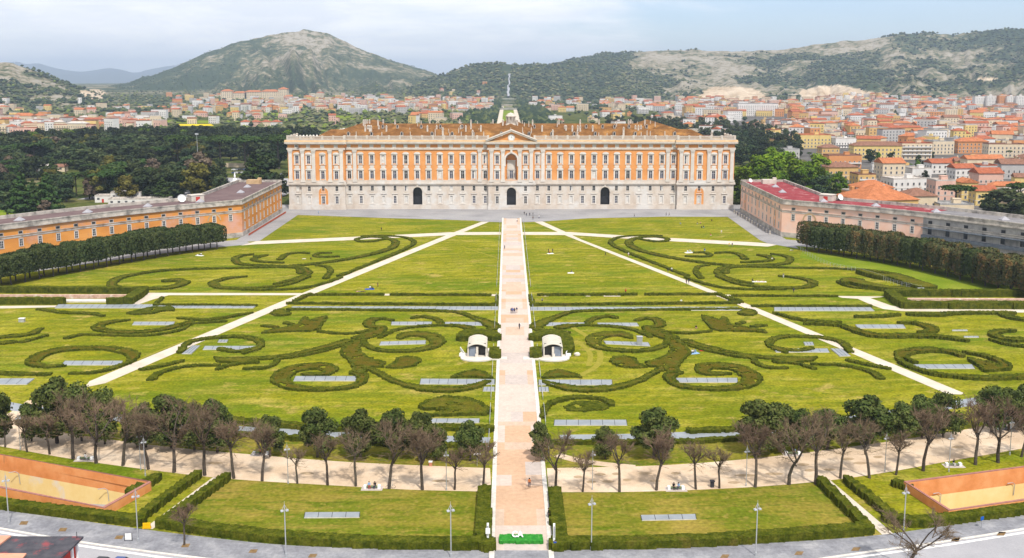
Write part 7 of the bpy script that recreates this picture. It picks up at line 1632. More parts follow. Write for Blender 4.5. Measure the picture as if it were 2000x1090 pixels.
# ------ the two orange ramps
MT['orange_wall'] = mat('orange_wall', [(.58, .215, .065), (.68, .275, .095), (.73, .34, .135)], scale=.3, coord='World', detail=8, rough=.85, second=[((.30, .13, .06), .35, .62, .8, (1, 1, .4))])
MT['yellow_wall'] = mat('yellow_wall', [(.76, .56, .22), (.82, .65, .31)], scale=.3, coord='World', detail=7, rough=.85, second=[((.70, .62, .48), .2, .58, .68, (1, 1, .5))])
MT['coping'] = mat('coping', (.34, .16, .13), scale=.6, coord='World', rough=.8)
def ramp(inner, side, label, yl):
    t = empty('ramp_pit', (0, 0, 0)); tag(t, label, 'ramp', 'orange walled ramps')
    A, B, C, D = inner      # far outer, far inner corner, near inner corner, near outer
    top = 1.5; out = MB(); cop = MB(); yel = MB(); fl = MB()
    ring = [A, B, C, D]
    def off(k, r):
        p = Vector(ring[k]); cen = sum((Vector(q) for q in ring), Vector((0, 0)))/4; d = (p-cen); return (p.x+r*(1 if d.x > 0 else -1), p.y+r*(1 if d.y > 0 else -1))
    O = [off(k, .45) for k in range(4)]
    for k in range(3):
        a, b, oa, ob = ring[k], ring[k+1], O[k], O[k+1]
        lo = yl if k == 0 else -7
        out.quad((*a, lo), (*b, lo), (*b, top), (*a, top)) ; out.quad((*oa, 0), (*oa, top), (*ob, top), (*ob, 0))
        cop.prism([a, b, ob, oa], top, top+.14)
    yel.quad((*A, -9), (*B, -9), (*B, yl), (*A, yl))
    out.quad((*D, -9), (*A, -9), (*A, top), (*D, top))
    fl.quad((*A, -9), (*D, -9), (*C, -3.2), (*B, -3.2))
    out.build('wall', MT['orange_wall'], t); yel.build('yellow_wall', MT['yellow_wall'], t); cop.build('coping', MT['coping'], t); fl.build('ramp_floor', MT['road'], t)
    rl = MB(); p, q = Vector((*C, -2.2)).lerp(Vector((*B, -2.2)), .25), Vector((*D, -6.5)).lerp(Vector((*A, -6.5)), .35)
    rl.tube(p, q, .28, .28, 6); rl.build('ramp_rail', MT['coping'], t)
    for u in (.35, .8):
        e = Vector((*A, 0)).lerp(Vector((*B, 0)), u); lm = MB(); lm.tube((e.x, e.y-.1, -3.6), (e.x, e.y-.35, -1.4), .07, .06, 5); lm.tube((e.x, e.y-.35, -1.4), (e.x-.5, e.y-.5, -1.0), .06, .05, 5); lm.tube((e.x-.5, e.y-.5, -1.0), (e.x-1.6, e.y-.8, -1.05), .05, .08, 5); lm.build('wall_lamp', MT['steel'], t)
ramp(PITL_in, -1, 'orange and yellow walled ramp pit at the lower left', -1.6)
ramp([PITR_in[1], PITR_in[0], PITR_in[3], PITR_in[2]], 1, 'orange and yellow walled ramp pit at the lower right', -1.6)
# ------ corner of the flat roofed house at the bottom left
Q = GP([(-120, 1047), (163, 1047.5), (108, 1100), (-120, 1160)], 6.0); t = empty('kiosk', (0, 0, 0)); tag(t, 'red house with flat dark roof cut by the bottom left corner', 'house')
m = MB(); ins = [(Q[0][0], Q[0][1]-.5), (Q[1][0]-.7, Q[1][1]-.5), (Q[2][0]-.7, Q[2][1]), (Q[3][0], Q[3][1])]; m.prism(ins, 0, 5.7); m.build('wall', MT['red_paint'], t)
m = MB(); m.prism(Q, 5.7, 6.0); m.build('roof', mat('roof_felt_dark', [(.055, .055, .065), (.10, .095, .105)], scale=.6, coord='World', detail=7, rough=.85, second=[((.26, .07, .075), .35, .55, .68)]), t)
for k, q in enumerate(([(-100, 1048.5), (22, 1048.5), (-4, 1068), (-100, 1068)], [(-100, 1083), (52, 1083), (30, 1110), (-100, 1120)])): m = MB(); m.prism(GP(q, 6.05), 6.02, 6.25); m.build('roof_slab', mat('roof_salmon', (.62, .30, .20)) if k == 0 else bpy.data.materials['roof_salmon'], t)
m = MB(); 
for u in (.12, .3): p = Vector(Q[1]).lerp(Vector(Q[2]), u); m.box(p.x-.75, p.x-.4, p.y-.2, p.y+.2, 0, 5.7)
m.build('column', MT['white_paint'], t); m = MB(); p = Q[1]; m.tube((p[0]-.7, p[1]-.6, 5.9), (p[0]-.7, p[1]-.6, 7.0), .06, .04, 5); m.build('aerial', MT['dark_metal'], t)
# ------ cars cut by the bottom edge and cars in the car park
def car_mesh():
    b = MB(); sec = [(-2.1, .35, .75), (-2.0, .3, .95), (-1.2, .3, 1.0), (-.6, .3, 1.0), (.9, .3, 1.0), (1.6, .3, .95), (2.1, .35, .8)]
    for i in range(len(sec)-1):
        (x0, l0, h0), (x1, l1, h1) = sec[i], sec[i+1]
        b.quad((x0, -.88, h0), (x1, -.88, h1), (x1, .88, h1), (x0, .88, h0)); b.quad((x0, -.88, l0), (x1, -.88, l1), (x1, -.88, h1), (x0, -.88, h0)); b.quad((x1, .88, l1), (x0, .88, l0), (x0, .88, h0), (x1, .88, h1))
    b.quad((-2.1, .88, .35), (-2.1, -.88, .35), (-2.1, -.88, .75), (-2.1, .88, .75)); b.quad((2.1, -.88, .35), (2.1, .88, .35), (2.1, .88, .8), (2.1, -.88, .8))
    b.quad((-1.1, -.68, 1.47), (.35, -.68, 1.5), (.35, .68, 1.5), (-1.1, .68, 1.47))
    g = MB(); lo = [(-1.7, -.84, 1.0), (1.1, -.84, 1.0), (1.1, .84, 1.0), (-1.7, .84, 1.0)]; hi = [(-1.1, -.68, 1.47), (.35, -.68, 1.5), (.35, .68, 1.5), (-1.1, .68, 1.47)]
    for i in range(4): j = (i+1) % 4; g.quad(lo[i], lo[j], hi[j], hi[i])
    w = MB()
    for x in (-1.3, 1.3):
        for s in (-1, 1):
            for k in range(12):
                a0, a1 = 2*math.pi*k/12, 2*math.pi*(k+1)/12; w.quad((x+.32*math.cos(a0), s*.7, .32+.32*math.sin(a0)), (x+.32*math.cos(a1), s*.7, .32+.32*math.sin(a1)), (x+.32*math.cos(a1), s*.9, .32+.32*math.sin(a1)), (x+.32*math.cos(a0), s*.9, .32+.32*math.sin(a0))); w.tri((x, s*.9, .32), (x+.32*math.cos(a0), s*.9, .32+.32*math.sin(a0)), (x+.32*math.cos(a1), s*.9, .32+.32*math.sin(a1)))
    return b, g, w
cb_, cg_, cw_ = car_mesh()
CARC = {'black': (.02, .02, .025), 'blue': (.03, .07, .22), 'white': (.7, .7, .7), 'grey': (.25, .26, .28), 'red': (.4, .03, .03)}
CM = {}
for k, c in CARC.items(): me = cb_.mesh('body'); me.materials.append(mat('car_'+k, c, rough=.3, spec=.5)); CM[k] = me
cgm = cg_.mesh('glass'); cgm.materials.append(MT['pane_dark']); cwm = cw_.mesh('wheels'); cwm.materials.append(MT['dark_metal'])
def car(x, y, rz, c, lab, grp=None, z=.03):
    t = empty('parked_car', (x, y, z), rz); link('body', CM[c], t); link('window', cgm, t); link('wheel', cwm, t); return tag(t, lab, 'car', grp)
for px_, c, lab in ((207, 'black', 'dark car roof at the bottom edge, left of the pair'), (243, 'blue', 'blue car roof at the bottom edge, right of the pair')): x, y = gp(px_, 1105); car(x, y-.8, -.15, c, lab, z=.05)
rc = random.Random(3)
for i in range(16):
    px_, py = (458+(i % 8)*5.2, 333+(i//8)*6) if i < 14 else (550, 342+(i-14)*4); x, y = gp(px_, py); c = rc.choice(['white', 'white', 'grey', 'blue', 'black']); car(x, y, rc.choice((0, 1.57)), c, f'{c} car in the car park left of the palace', 'cars in the car park left of the palace', z=.06)
# ------ low buildings, wall and monument in the park
for px_, py, w, d, h, lab, wl, rf in ((275, 399, 34, 8, 3.2, 'long low white building with flat roof behind the orange wing', 'white', 'pale'), (205, 394, 9, 8, 3.5, 'small white hut with red door behind the wing', 'white', 'pale'), (250, 394, 17, 9, 5.5, 'white flat block on the low building behind the wing', 'white', 'pale'), (78, 336, 17, 9, 4.5, 'white shed with pale gable by the sports field', 'white', 'pale'), (108, 335, 17, 8, 4, 'beige shed by the sports field', 'cream', 'brown'), (52, 338, 20, 8, 3.5, 'long white shed at the left of the sports field', 'white', 'pale')):
    x, y = gp(px_, py); t = empty('low_building', (x, y, 0), .1); tag(t, lab, 'building'); m = MB(); m.box(-w/2, w/2, -d/2, d/2, 0, h); m.build('wall', WM[wl], t); m = MB(); roof_geo(m, w, d, h+.02, 'flat' if 'shed' not in lab else 'gable', 0, .4); m.build('roof', RM[rf], t)
    m = MB(); m.box(-.6, .6, -d/2-.06, -d/2-.004, 0, 2.1); m.build('door', MT['red_paint'] if 'red' in lab else MT['shade'], t)
    for k in range(int(w/4)): m = MB(); xx = -w/2+2+k*4; m.box(xx-.7, xx+.7, -d/2-.06, -d/2-.004, h*.45, h*.8); m.build('window', MT['shade'], t) if abs(xx) > 1.5 else None
x0, y0 = gp(428, 327); x1, y1 = gp(492, 327); m = MB(); m.box(x0, x1, y0, y0+.6, 0, 3.2); m.box(x0-.1, x1+.1, y0-.1, y0+.7, 3.2, 3.45, bottom=True); tag(m.build('park_wall', WM['cream']), 'long cream wall at the back of the car park', 'wall')
x, y = gp(459, 358); m = MB(); m.lathe([(3, 0), (3, 1), (2, 1.2), (1.2, 3.4), (.9, 3.6)], 8); m.lathe([(.5, 3.6), (.7, 5), (.45, 6.2), (.3, 6.6), (.35, 7), (0, 7.4)], 8); m.tube((0, 0, 6), (.9, 0, 7.6), .15, .1, 5); tag(m.build('statue', MT['white_paint'], None, (x, y, 0)), 'white statue on a pedestal behind the orange wing roof', 'statue')
# ------ waterfall and terraces at the end of the park axis
m = MB(); m.box(-17, 17, 3105, 3112, 0, 9, 0); m.box(-12, 12, 3085, 3098, 0, 2, 0); m.box(-24, 24, 2290, 2296, 0, 3.6, 0); 
for k in range(13): m.box(-23.5+k*3.8, -22+k*3.8, 2289, 2291, 0, 5.2, 0)
for k in range(12): m.box(-21.5+k*3.8, -19.7+k*3.8, 2289.6, 2289.98, .4, 3.0, 1)
m.box(-11, 11, 2640, 2650, 0, 2.5, 1); m.box(-10, 10, 2900, 2908, 0, 3, 1)
tag(m.build('fountain_terrace', [mat('terrace_stone', [(.26, .27, .22), (.38, .37, .31)], scale=.2, coord='World', rough=.9), MT['old_stone']]), 'pale stone fountain terraces across the park axis below the waterfall', 'fountain')
rwf = random.Random(2); m = MB(); pr = None
for k in range(22):
    u = k/21; D = 3190+u*560; xx = 1.5*math.sin(k*1.3)+(-9 if k > 7 else 0)*0+rwf.uniform(-1.5, 1.5)+(4 if k > 9 else 0); w = (3.4 if k < 8 else 2.0 if k < 19 else 3.2)*rwf.uniform(.75, 1.25)
    zz = land_z(xx, D)+6; cur = ((xx-w, D, zz), (xx+w, D, zz))
    if pr: m.quad(pr[0], pr[1], cur[1], cur[0]); m.quad((pr[0][0], pr[0][1], pr[0][2]-5), pr[0], cur[0], (cur[0][0], cur[0][1], cur[0][2]-5)); m.quad(pr[1], (pr[1][0], pr[1][1], pr[1][2]-5), (cur[1][0], cur[1][1], cur[1][2]-5), cur[1])
    pr = cur
tag(m.build('waterfall', mat('waterfall_white', [(.22, .23, .25), (.42, .42, .43)], scale=.12, coord='World', detail=6)), kind='structure')
# ------------------------------------------------------------------ people
def rotx(p, o, a): y, z = p[1]-o[1], p[2]-o[2]; return (p[0], o[1]+y*math.cos(a)-z*math.sin(a), o[2]+y*math.sin(a)+z*math.cos(a))
J0 = dict(pelvis=(0, 0, .94), belly=(0, 0, 1.12), chest=(0, 0, 1.32), neck=(0, 0, 1.47), head=(0, -.02, 1.56), crown=(0, -.01, 1.68), shL=(.18, 0, 1.40), elL=(.23, .02, 1.12), wrL=(.24, -.06, .88), shR=(-.18, 0, 1.40), elR=(-.23, .02, 1.12), wrR=(-.24, -.06, .88), hiL=(.10, 0, .90), knL=(.11, -.02, .50), anL=(.11, .01, .09), toL=(.12, -.14, .04), hiR=(-.10, 0, .90), knR=(-.11, -.02, .50), anR=(-.11, .01, .09), toR=(-.12, -.14, .04))
BONES = [('pelvis', 'belly'), ('belly', 'chest'), ('chest', 'neck'), ('neck', 'head'), ('head', 'crown'), ('chest', 'shL'), ('shL', 'elL'), ('elL', 'wrL'), ('chest', 'shR'), ('shR', 'elR'), ('elR', 'wrR'), ('pelvis', 'hiL'), ('hiL', 'knL'), ('knL', 'anL'), ('anL', 'toL'), ('pelvis', 'hiR'), ('hiR', 'knR'), ('knR', 'anR'), ('anR', 'toR')]
RAD = dict(pelvis=.15, belly=.135, chest=.16, neck=.055, head=.095, crown=.07, sh=.075, el=.048, wr=.034, hi=.105, kn=.065, an=.045, to=.035)
POSE = {
 'stand': {}, 
 'walk': dict(knL=(.11, -.16, .52), anL=(.11, -.26, .10), toL=(.12, -.40, .09), knR=(-.11, .06, .50), anR=(-.11, .28, .14), toR=(-.12, .16, .04), elL=(.24, .10, 1.14), wrL=(.24, .12, .90), elR=(-.24, -.04, 1.12), wrR=(-.23, -.2, .93)),
 'sit': dict(pelvis=(0, 0, .13), belly=(0, .03, .31), chest=(0, .02, .52), neck=(0, 0, .67), head=(0, -.04, .76), crown=(0, -.03, .88), shL=(.18, .01, .60), elL=(.25, -.06, .36), wrL=(.16, -.28, .34), shR=(-.18, .01, .60), elR=(-.25, -.06, .36), wrR=(-.16, -.28, .34), hiL=(.11, -.02, .11), knL=(.2, -.40, .36), anL=(.12, -.62, .08), toL=(.13, -.75, .05), hiR=(-.11, -.02, .11), knR=(-.2, -.40, .36), anR=(-.12, -.62, .08), toR=(-.13, -.75, .05)),
 'lie': dict(pelvis=(0, 0, .13), belly=(0, .2, .13), chest=(0, .4, .15), neck=(0, .55, .15), head=(0, .65, .15), crown=(0, .77, .14), shL=(.18, .46, .13), elL=(.34, .25, .07), wrL=(.36, .02, .07), shR=(-.18, .46, .13), elR=(-.36, .60, .07), wrR=(-.16, .78, .06), hiL=(.1, -.04, .11), knL=(.14, -.42, .22), anL=(.13, -.80, .07), toL=(.15, -.84, .18), hiR=(-.1, -.04, .11), knR=(-.14, -.44, .08), anR=(-.14, -.84, .06), toR=(-.17, -.88, .17)),
 'bench': dict(pelvis=(0, .02, .58), belly=(0, .03, .76), chest=(0, .0, .97), neck=(0, -.03, 1.12), head=(0, -.07, 1.21), crown=(0, -.06, 1.33), shL=(.18, 0, 1.05), elL=(.24, -.06, .80), wrL=(.12, -.27, .70), shR=(-.18, 0, 1.05), elR=(-.24, -.06, .80), wrR=(-.12, -.27, .70), hiL=(.1, 0, .56), knL=(.12, -.42, .54), anL=(.12, -.42, .12), toL=(.13, -.56, .06), hiR=(-.1, 0, .56), knR=(-.12, -.42, .54), anR=(-.12, -.46, .12), toR=(-.13, -.6, .06)),
}
def dseg(p, a, b):
    a, b = Vector(a), Vector(b); d = b-a; t = max(0, min(1, (p-a).dot(d)/d.length_squared)); return (p-a-d*t).length
BODY = {}
for nm, ov in POSE.items():
    J = dict(J0); J.update(ov); names = list(J); bm = bmesh.new(); vv = [bm.verts.new(J[k]) for k in names]
    for a, b in BONES: bm.edges.new((vv[names.index(a)], vv[names.index(b)]))
    me = bpy.data.meshes.new('skel'); bm.to_mesh(me); bm.free(); ob = bpy.data.objects.new('skel', me); COL.objects.link(ob)
    ob.modifiers.new('skin', 'SKIN'); ob.modifiers.new('sub', 'SUBSURF').levels = 1
    for i, k in enumerate(names):
        r = RAD[k] if k in RAD else RAD[k[:2]]; sv = me.skin_vertices[0].data[i]; sv.radius = (r, r*(.8 if k in ('chest', 'belly', 'pelvis') else 1)); sv.use_root = (k == 'pelvis')
    ev = ob.evaluated_get(bpy.context.evaluated_depsgraph_get()); bmsh = bpy.data.meshes.new_from_object(ev); bpy.data.objects.remove(ob)
    mb = MB(); mb.v = [tuple(v.co) for v in bmsh.vertices]; mb.f = [tuple(p.vertices) for p in bmsh.polygons]
    for p in bmsh.polygons:
        c = Vector(p.center); best = min(BONES, key=lambda e: dseg(c, J[e[0]], J[e[1]])); b = best[1]
        mb.m.append(0 if b in ('head', 'crown') else 3 if b[:2] == 'to' else 2 if b[:2] in ('kn', 'an', 'hi') else 1)
    for s in 'LR':      # palms with four fingers and a thumb
        w, e = Vector(J['wr'+s]), Vector(J['el'+s]); d = (w-e).normalized(); a = d.orthogonal().normalized(); mb.tube(w-d*.01, w+d*.09, .036, .042, 6, 0)
        for k in range(4): o = w+d*.085+a*(k-1.5)*.02; mb.tube(o, o+d*(.07-.008*abs(k-1.3))+d.cross(a)*.02, .011, .007, 4, 0)
        mb.tube(w+d*.03+a*.035, w+d*.085+a*.07, .012, .008, 4, 0)
    h, c = Vector(J['head']), Vector(J['crown']); up = (c-h).normalized(); f = Vector((0, -1, 0)) if nm != 'lie' else Vector((0, 0, 1)); r = up.cross(f)
    mb.tube(h+f*.085+up*.02, h+f*.125, .02, .008, 4, 0)
    for s in (-1, 1): q = h+f*.09+up*.045+r*s*.035; mb.blob(tuple(q), (.012, .012, .012), 3, 5, 4, 0); q = h+r*s*.1+up*.02; mb.blob(tuple(q), (.02, .03, .035), 0, 5, 4, 0)
    hb_ = MB(); q = h+up*.075-f*.02; hb_.blob(tuple(q), (.112, .118, .095) if nm != 'lie' else (.11, .1, .11), 0, 9, 6, .04); q = h-f*.05+up*.01; hb_.blob(tuple(q), (.10, .07, .10), 0, 8, 5, .04)
    BODY[nm] = (mb, hb_.mesh('hair'))
PC = {'black': (.02, .02, .025), 'navy': (.02, .03, .09), 'blue': (.02, .08, .38), 'white': (.72, .71, .70), 'grey': (.2, .2, .21), 'red': (.45, .03, .03), 'orange': (.6, .2, .06), 'brown': (.14, .08, .05), 'beige': (.5, .4, .28), 'pink': (.6, .3, .32), 'green': (.05, .2, .08), 'yellow': (.65, .45, .05), 'lightblue': (.25, .4, .6)}
PM = {k: mat('cloth_'+k, v, scale=6, rough=.9) for k, v in PC.items()}; SKIN = mat('skin', (.52, .31, .22), rough=.6, scale=5); HAIR = mat('hair', (.03, .02, .015), rough=.7, scale=8)
PMES = {}
def person(px_, py, pose, top, leg, rz, label, z=0, sc=1.0, xy=None):
    x, y = xy or gp(px_, py, z); k = (pose, top, leg)
    if k not in PMES: m = BODY[pose][0].mesh('body'); [m.materials.append(q) for q in (SKIN, PM[top], PM[leg], PM['black'])]; m.polygons.foreach_set('use_smooth', [True]*len(m.polygons)); PMES[k] = m
    o = link('person', PMES[k], None, (x, y, z), rz); o.scale = (sc,)*3; h = BODY[pose][1]
    if not h.materials: h.materials.append(HAIR)
    link('hair', h, o); return tag(o, label, 'person')
PP = [
 (998.5, 612, 'walk', 'navy', 'black', 0, 'person in navy walking on the avenue, leftmost of the row of four'), (1001.6, 612, 'walk', 'blue', 'navy', 0, 'person in blue top walking on the avenue, second of the row of four'), (1005, 612, 'walk', 'black', 'navy', .1, 'person in black walking on the avenue, third of the row of four'), (1009.3, 611, 'walk', 'navy', 'beige', .1, 'person in beige trousers walking at the right end of the row of four'),
 (1014.5, 643, 'walk', 'black', 'black', 2.8, 'person in black walking with a white bag on the avenue'), (985.5, 487, 'walk', 'grey', 'black', 3.0, 'person in grey walking on the avenue near the palace'), (1010, 434, 'walk', 'white', 'navy', 0, 'person in white top stepping onto the top of the avenue'), (1034, 952, 'stand', 'orange', 'navy', 3.1, 'person in orange top and dark trousers standing on the avenue'), (1084, 1076, 'walk', 'blue', 'navy', 0, 'person in bright blue jacket walking at the avenue start'), (1071, 1012, 'stand', 'black', 'black', 1.5, 'person in black leaning at the right kerb of the avenue'),
 (1024, 419.5, 'stand', 'black', 'black', 0, 'person in black on the forecourt, leftmost of four'), (1028, 422.5, 'walk', 'black', 'navy', 0, 'person in black on the forecourt, second of four'), (1034.5, 421.5, 'stand', 'navy', 'black', .5, 'person in navy on the forecourt, third of four'), (1041, 421.5, 'stand', 'black', 'grey', 2, 'person in black and grey on the forecourt, right end of four'), (1041, 429, 'walk', 'brown', 'black', 0, 'person in brown crossing the forecourt before the group of four'), (1053, 427, 'walk', 'white', 'navy', 0, 'person in white top on the forecourt right of the group'),
 (1239, 424, 'walk', 'grey', 'black', 1, 'person in grey alone at the forecourt edge'), (1301, 421.5, 'walk', 'black', 'black', 1, 'person in black, left of a pair on the right forecourt'), (1307, 421.5, 'walk', 'brown', 'black', 1, 'person in brown, right of a pair on the right forecourt'), (1441, 421.5, 'stand', 'navy', 'black', 0, 'person in navy beside the corner of the pink wing'), (1444.5, 422, 'stand', 'grey', 'navy', 0, 'person in grey beside the corner of the pink wing'), (1449, 423, 'stand', 'black', 'black', 0, 'person in black, nearest the corner of the pink wing'), (622, 418.5, 'walk', 'lightblue', 'grey', 0, 'person in light blue on the left forecourt'),
 (745, 451, 'stand', 'black', 'black', 0, 'person in black standing alone on the upper left lawn'), (723, 563, 'sit', 'white', 'navy', .3, 'person in white sitting on a blue blanket on the left great lawn'), (726.5, 564, 'sit', 'navy', 'black', 2.2, 'person in navy sitting on the blue blanket on the left great lawn'), (738, 561, 'stand', 'brown', 'brown', 1, 'person in brown standing beside the blue blanket'), (700, 570, 'lie', 'pink', 'grey', 1.5, 'person in pink lying on the left great lawn'), (709, 570, 'lie', 'brown', 'navy', -1.5, 'person in brown lying on the left great lawn'),
 (594, 506, 'lie', 'white', 'white', 1.5, 'person in white lying among the left far hedges'), (607, 506.5, 'sit', 'black', 'black', .5, 'person in black sitting among the left far hedges'), (388, 498, 'lie', 'white', 'navy', 1.5, 'person in white lying on the lawn before the orange wing'), (393, 498, 'sit', 'white', 'black', 0, 'person in white sitting on the lawn before the orange wing'), (210, 562.5, 'sit', 'black', 'grey', .6, 'person in black sitting by the left sunken ramp hedge'), (81, 539.5, 'sit', 'pink', 'black', 0, 'person in pink sitting below the left clipped trees'),
 (1071, 493.5, 'stand', 'black', 'black', 1, 'person in black standing left of the white blanket on the right great lawn'), (1079.5, 493.5, 'stand', 'navy', 'black', -1, 'person in navy standing right of the white blanket on the right great lawn'), (1073.5, 494.5, 'sit', 'red', 'navy', 0, 'person in red sitting on the white blanket on the right great lawn'), (1116, 532.5, 'sit', 'black', 'white', .3, 'person in black and white sitting alone on the right great lawn'), (1182.5, 500, 'walk', 'black', 'black', 1, 'person in black on the grass beside the right diagonal path'), (1227.5, 501, 'walk', 'white', 'pink', 2.5, 'person in white walking on the right diagonal path'), (1304.5, 532.5, 'walk', 'black', 'navy', 2.5, 'person in black, left of a pair on the right diagonal path'), (1312, 531, 'walk', 'white', 'navy', 2.5, 'person in white, right of a pair on the right diagonal path'), (1340.5, 555, 'walk', 'brown', 'black', 2.5, 'person in brown walking down the right diagonal path'), (1345, 554, 'walk', 'navy', 'black', 2.5, 'person in navy walking down the right diagonal path'),
 (1222, 574, 'stand', 'red', 'black', 0, 'person in dark red standing by the low hedge'), (1059, 587.5, 'sit', 'grey', 'black', 0, 'person in grey sitting on the narrow lawn by the avenue'), (1330.5, 589.5, 'sit', 'white', 'grey', 0, 'person in white sitting on the narrow lawn by the right path'), (1359.5, 641, 'sit', 'black', 'pink', 0, 'person in black sitting beside the rust plume hedge'), (1343, 492.5, 'sit', 'white', 'lightblue', 0, 'person in white on the large picnic in the right far parterre, left of three'), (1347.5, 491, 'sit', 'lightblue', 'white', 1, 'person in light blue on the large picnic in the right far parterre, middle of three'), (1355, 493, 'sit', 'green', 'black', -1, 'person in green on the large picnic in the right far parterre, right of three'), (1376, 493, 'stand', 'blue', 'lightblue', 0, 'person in blue standing right of the large picnic'), (1368, 492.5, 'stand', 'orange', 'green', 0, 'child in orange standing right of the large picnic'),
 (1424, 482, 'stand', 'yellow', 'grey', 0, 'person in yellow standing below the white cross path'), (1430, 482, 'stand', 'black', 'grey', 0, 'person in black standing below the white cross path'), (1329, 438, 'sit', 'lightblue', 'grey', 0, 'person in light blue sitting alone on the upper right lawn'), (1362, 437.5, 'sit', 'black', 'white', 0, 'person in black and white sitting on the upper right lawn, left of two'), (1368, 437, 'sit', 'pink', 'black', 0, 'person in pink sitting on the upper right lawn, right of two'), (1370, 445, 'sit', 'black', 'black', 0, 'person in black sitting below the pair on the upper right lawn'), (1374, 444.5, 'sit', 'navy', 'lightblue', 0, 'person in navy sitting below the pair on the upper right lawn'), (1388, 460, 'sit', 'red', 'white', 0, 'person in red sitting near the white cross path'), (1409, 456.5, 'stand', 'white', 'beige', 0, 'person in white standing near the white cross path'), (1390, 431.5, 'sit', 'black', 'brown', 0, 'person in black sitting at the top of the upper right lawn'),
 (1469.5, 549, 'sit', 'black', 'black', .5, 'person in black sitting in the oval ring hedge on the right'), (1479, 550, 'lie', 'white', 'pink', 1.5, 'person in white lying in the oval ring hedge on the right'), (1489, 550, 'lie', 'pink', 'white', -1.5, 'person in pink lying in the oval ring hedge on the right'), (1546, 489, 'lie', 'white', 'grey', 1.5, 'person in white lying at the corner of the pink wing'), (1508, 507, 'sit', 'white', 'pink', 0, 'person in white sitting at the far right hedge cluster'), (1530, 543, 'stand', 'grey', 'white', 0, 'person in grey standing behind the inner crescent hedge'), (1550, 572, 'stand', 'navy', 'black', 0, 'person in navy standing at the low hedge right of the path'),
 (1352.5, 688.5, 'sit', 'white', 'black', 0, 'person in white sitting by the long stem hedge on the right'), (1358, 688, 'sit', 'lightblue', 'grey', -1, 'person in light blue sitting by the long stem hedge on the right'), (1099.5, 655, 'stand', 'black', 'black', 0, 'person in black standing behind the right entrance canopy'), (1107, 657.5, 'stand', 'beige', 'beige', 0, 'person in beige standing behind the right entrance canopy'), (83.5, 835, 'walk', 'blue', 'navy', .4, 'person in blue, left of a pair on the sandy road at left'), (87.5, 835, 'walk', 'navy', 'blue', .4, 'person in navy, right of a pair on the sandy road at left'),
]
for p in PP: person(*p[:6], p[6], z=.12 if 960 < p[0] < 1090 and (p[1] > 900 or 430 < p[1] < 660) and not p[0] > 1050 and p[1] < 1000 else .1, sc=1.04 if 'child' not in p[6] else .62)
for k, dx, top, leg, rz, lab in (('l', -.55, 'lightblue', 'red', .3, 'person in light blue sitting on the bench left of the avenue'), ('l', .5, 'black', 'navy', -.3, 'person in black sitting on the bench left of the avenue'), ('r', -.4, 'black', 'black', .2, 'person in black sitting on the bench right of the avenue'), ('r', .5, 'lightblue', 'navy', -.8, 'person in light blue leaning on the bench right of the avenue'), ('ll', 0, 'white', 'white', 1.2, 'person in white reclining on the bench near the left orange ramp'), ('n', 0, 'orange', 'black', 0, 'person in orange sitting on the bench behind a bare tree'), ('rr', 0, 'black', 'white', .3, 'person in black sitting on the bench near the right orange ramp'), ('rn', .3, 'lightblue', 'navy', 0, 'person in light blue sitting behind the forked bare tree'), ('e', 0, 'blue', 'navy', 0, 'person in blue sitting on the bench at the far right')):
    x, y = BE[k]; person(0, 0, 'bench', top, leg, rz, lab, xy=(x+dx, y))
def blanket(px_, py, w, d, c, lab): x, y = gp(px_, py); m = MB(); m.box(-w/2, w/2, -d/2, d/2, .03, .09); tag(m.build('picnic_blanket', PM[c], None, (x, y, 0), rc.uniform(-.4, .4)), lab, 'blanket')
for b in ((722, 565, 3.2, 2, 'blue', 'blue picnic blanket on the left great lawn'), (1075, 495.5, 2.6, 2, 'white', 'white picnic blanket on the right great lawn'), (1115, 533.5, 2.4, 1.8, 'white', 'white blanket under the lone sitter on the right great lawn'), (1347, 493.5, 4, 2.4, 'white', 'white blanket of the large picnic in the right far parterre'), (1483, 550.5, 5, 1.8, 'white', 'white blanket in the oval ring hedge on the right'), (1355, 690, 2.6, 2, 'lightblue', 'pale blue blanket by the long stem hedge'), (1372, 685, 1.6, 1.2, 'red', 'red cloth by the long stem hedge'), (390, 499.5, 3.4, 1.6, 'white', 'white blanket on the lawn before the orange wing')): blanket(*b)
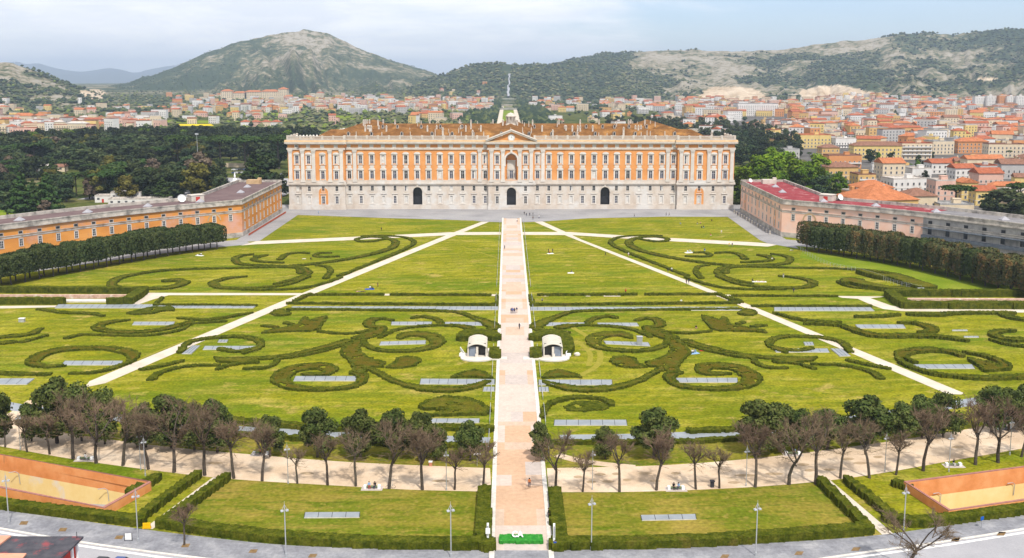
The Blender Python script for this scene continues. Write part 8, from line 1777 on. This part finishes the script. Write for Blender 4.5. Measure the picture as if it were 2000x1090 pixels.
x, y = gp(1017, 641); m = MB(); m.blob((0, 0, 1.1), (.22, .15, .28), 0, 8, 6, .05); m.tube((0, 0, 1.3), (-.15, 0, 1.45), .02, .02, 4); tag(m.build('bag', PM['white'], None, (x-.15, y, 0)), 'white bag held by the person in black on the avenue', 'bag')
def bike(px_, py, rz, lab):
    x, y = gp(px_, py); t = empty('bicycle', (x, y, .03), rz); tag(t, lab, 'bicycle')
    for s in (-.52, .52):
        m = MB()
        for k in range(14): a0, a1 = 2*math.pi*k/14, 2*math.pi*(k+1)/14; m.tube((s+.33*math.cos(a0), 0, .34+.33*math.sin(a0)), (s+.33*math.cos(a1), 0, .34+.33*math.sin(a1)), .03, .03, 4)
        m.build('wheel', MT['dark_metal'], t)
    m = MB()
    for a, b in (((-.52, 0, .34), (-.1, 0, .34)), ((-.1, 0, .34), (-.25, 0, .85)), ((-.52, 0, .34), (-.25, 0, .8)), ((-.25, 0, .8), (.36, 0, .85)), ((-.1, 0, .34), (.36, 0, .8)), ((.52, 0, .34), (.34, 0, .98)), ((.34, -.25, 1.0), (.34, .25, 1.0))): m.tube(a, b, .025, .025, 4)
    m.build('frame', MT['steel'], t); m = MB(); m.box(-.38, -.12, -.07, .07, .88, .94, bottom=True); m.build('saddle', MT['dark_metal'], t)
bike(763, 955, .2, 'bicycle leaning by the bare tree beside the left bench'); bike(1081, 651, .1, 'bicycle lying on the grass behind the right entrance canopy')
# ------------------------------------------------------------------ air
hz = MB(); hz.box(-16000, 16000, -320, 25000, -60, 470, bottom=True)
hm2 = bpy.data.materials.new('haze'); hm2.use_nodes = True; q = hm2.node_tree; q.nodes.remove(q.nodes['Principled BSDF'])
pv = q.nodes.new('ShaderNodeVolumePrincipled'); pv.inputs['Color'].default_value = (.68, .82, 1, 1); pv.inputs['Density'].default_value = 8e-5; pv.inputs['Anisotropy'].default_value = .2
q.links.new(pv.outputs[0], q.nodes['Material Output'].inputs['Volume'])
HAZE = True
if HAZE: tag(hz.build('haze', hm2), 'pale blue haze filling the air over the plain', 'haze', kind='stuff')
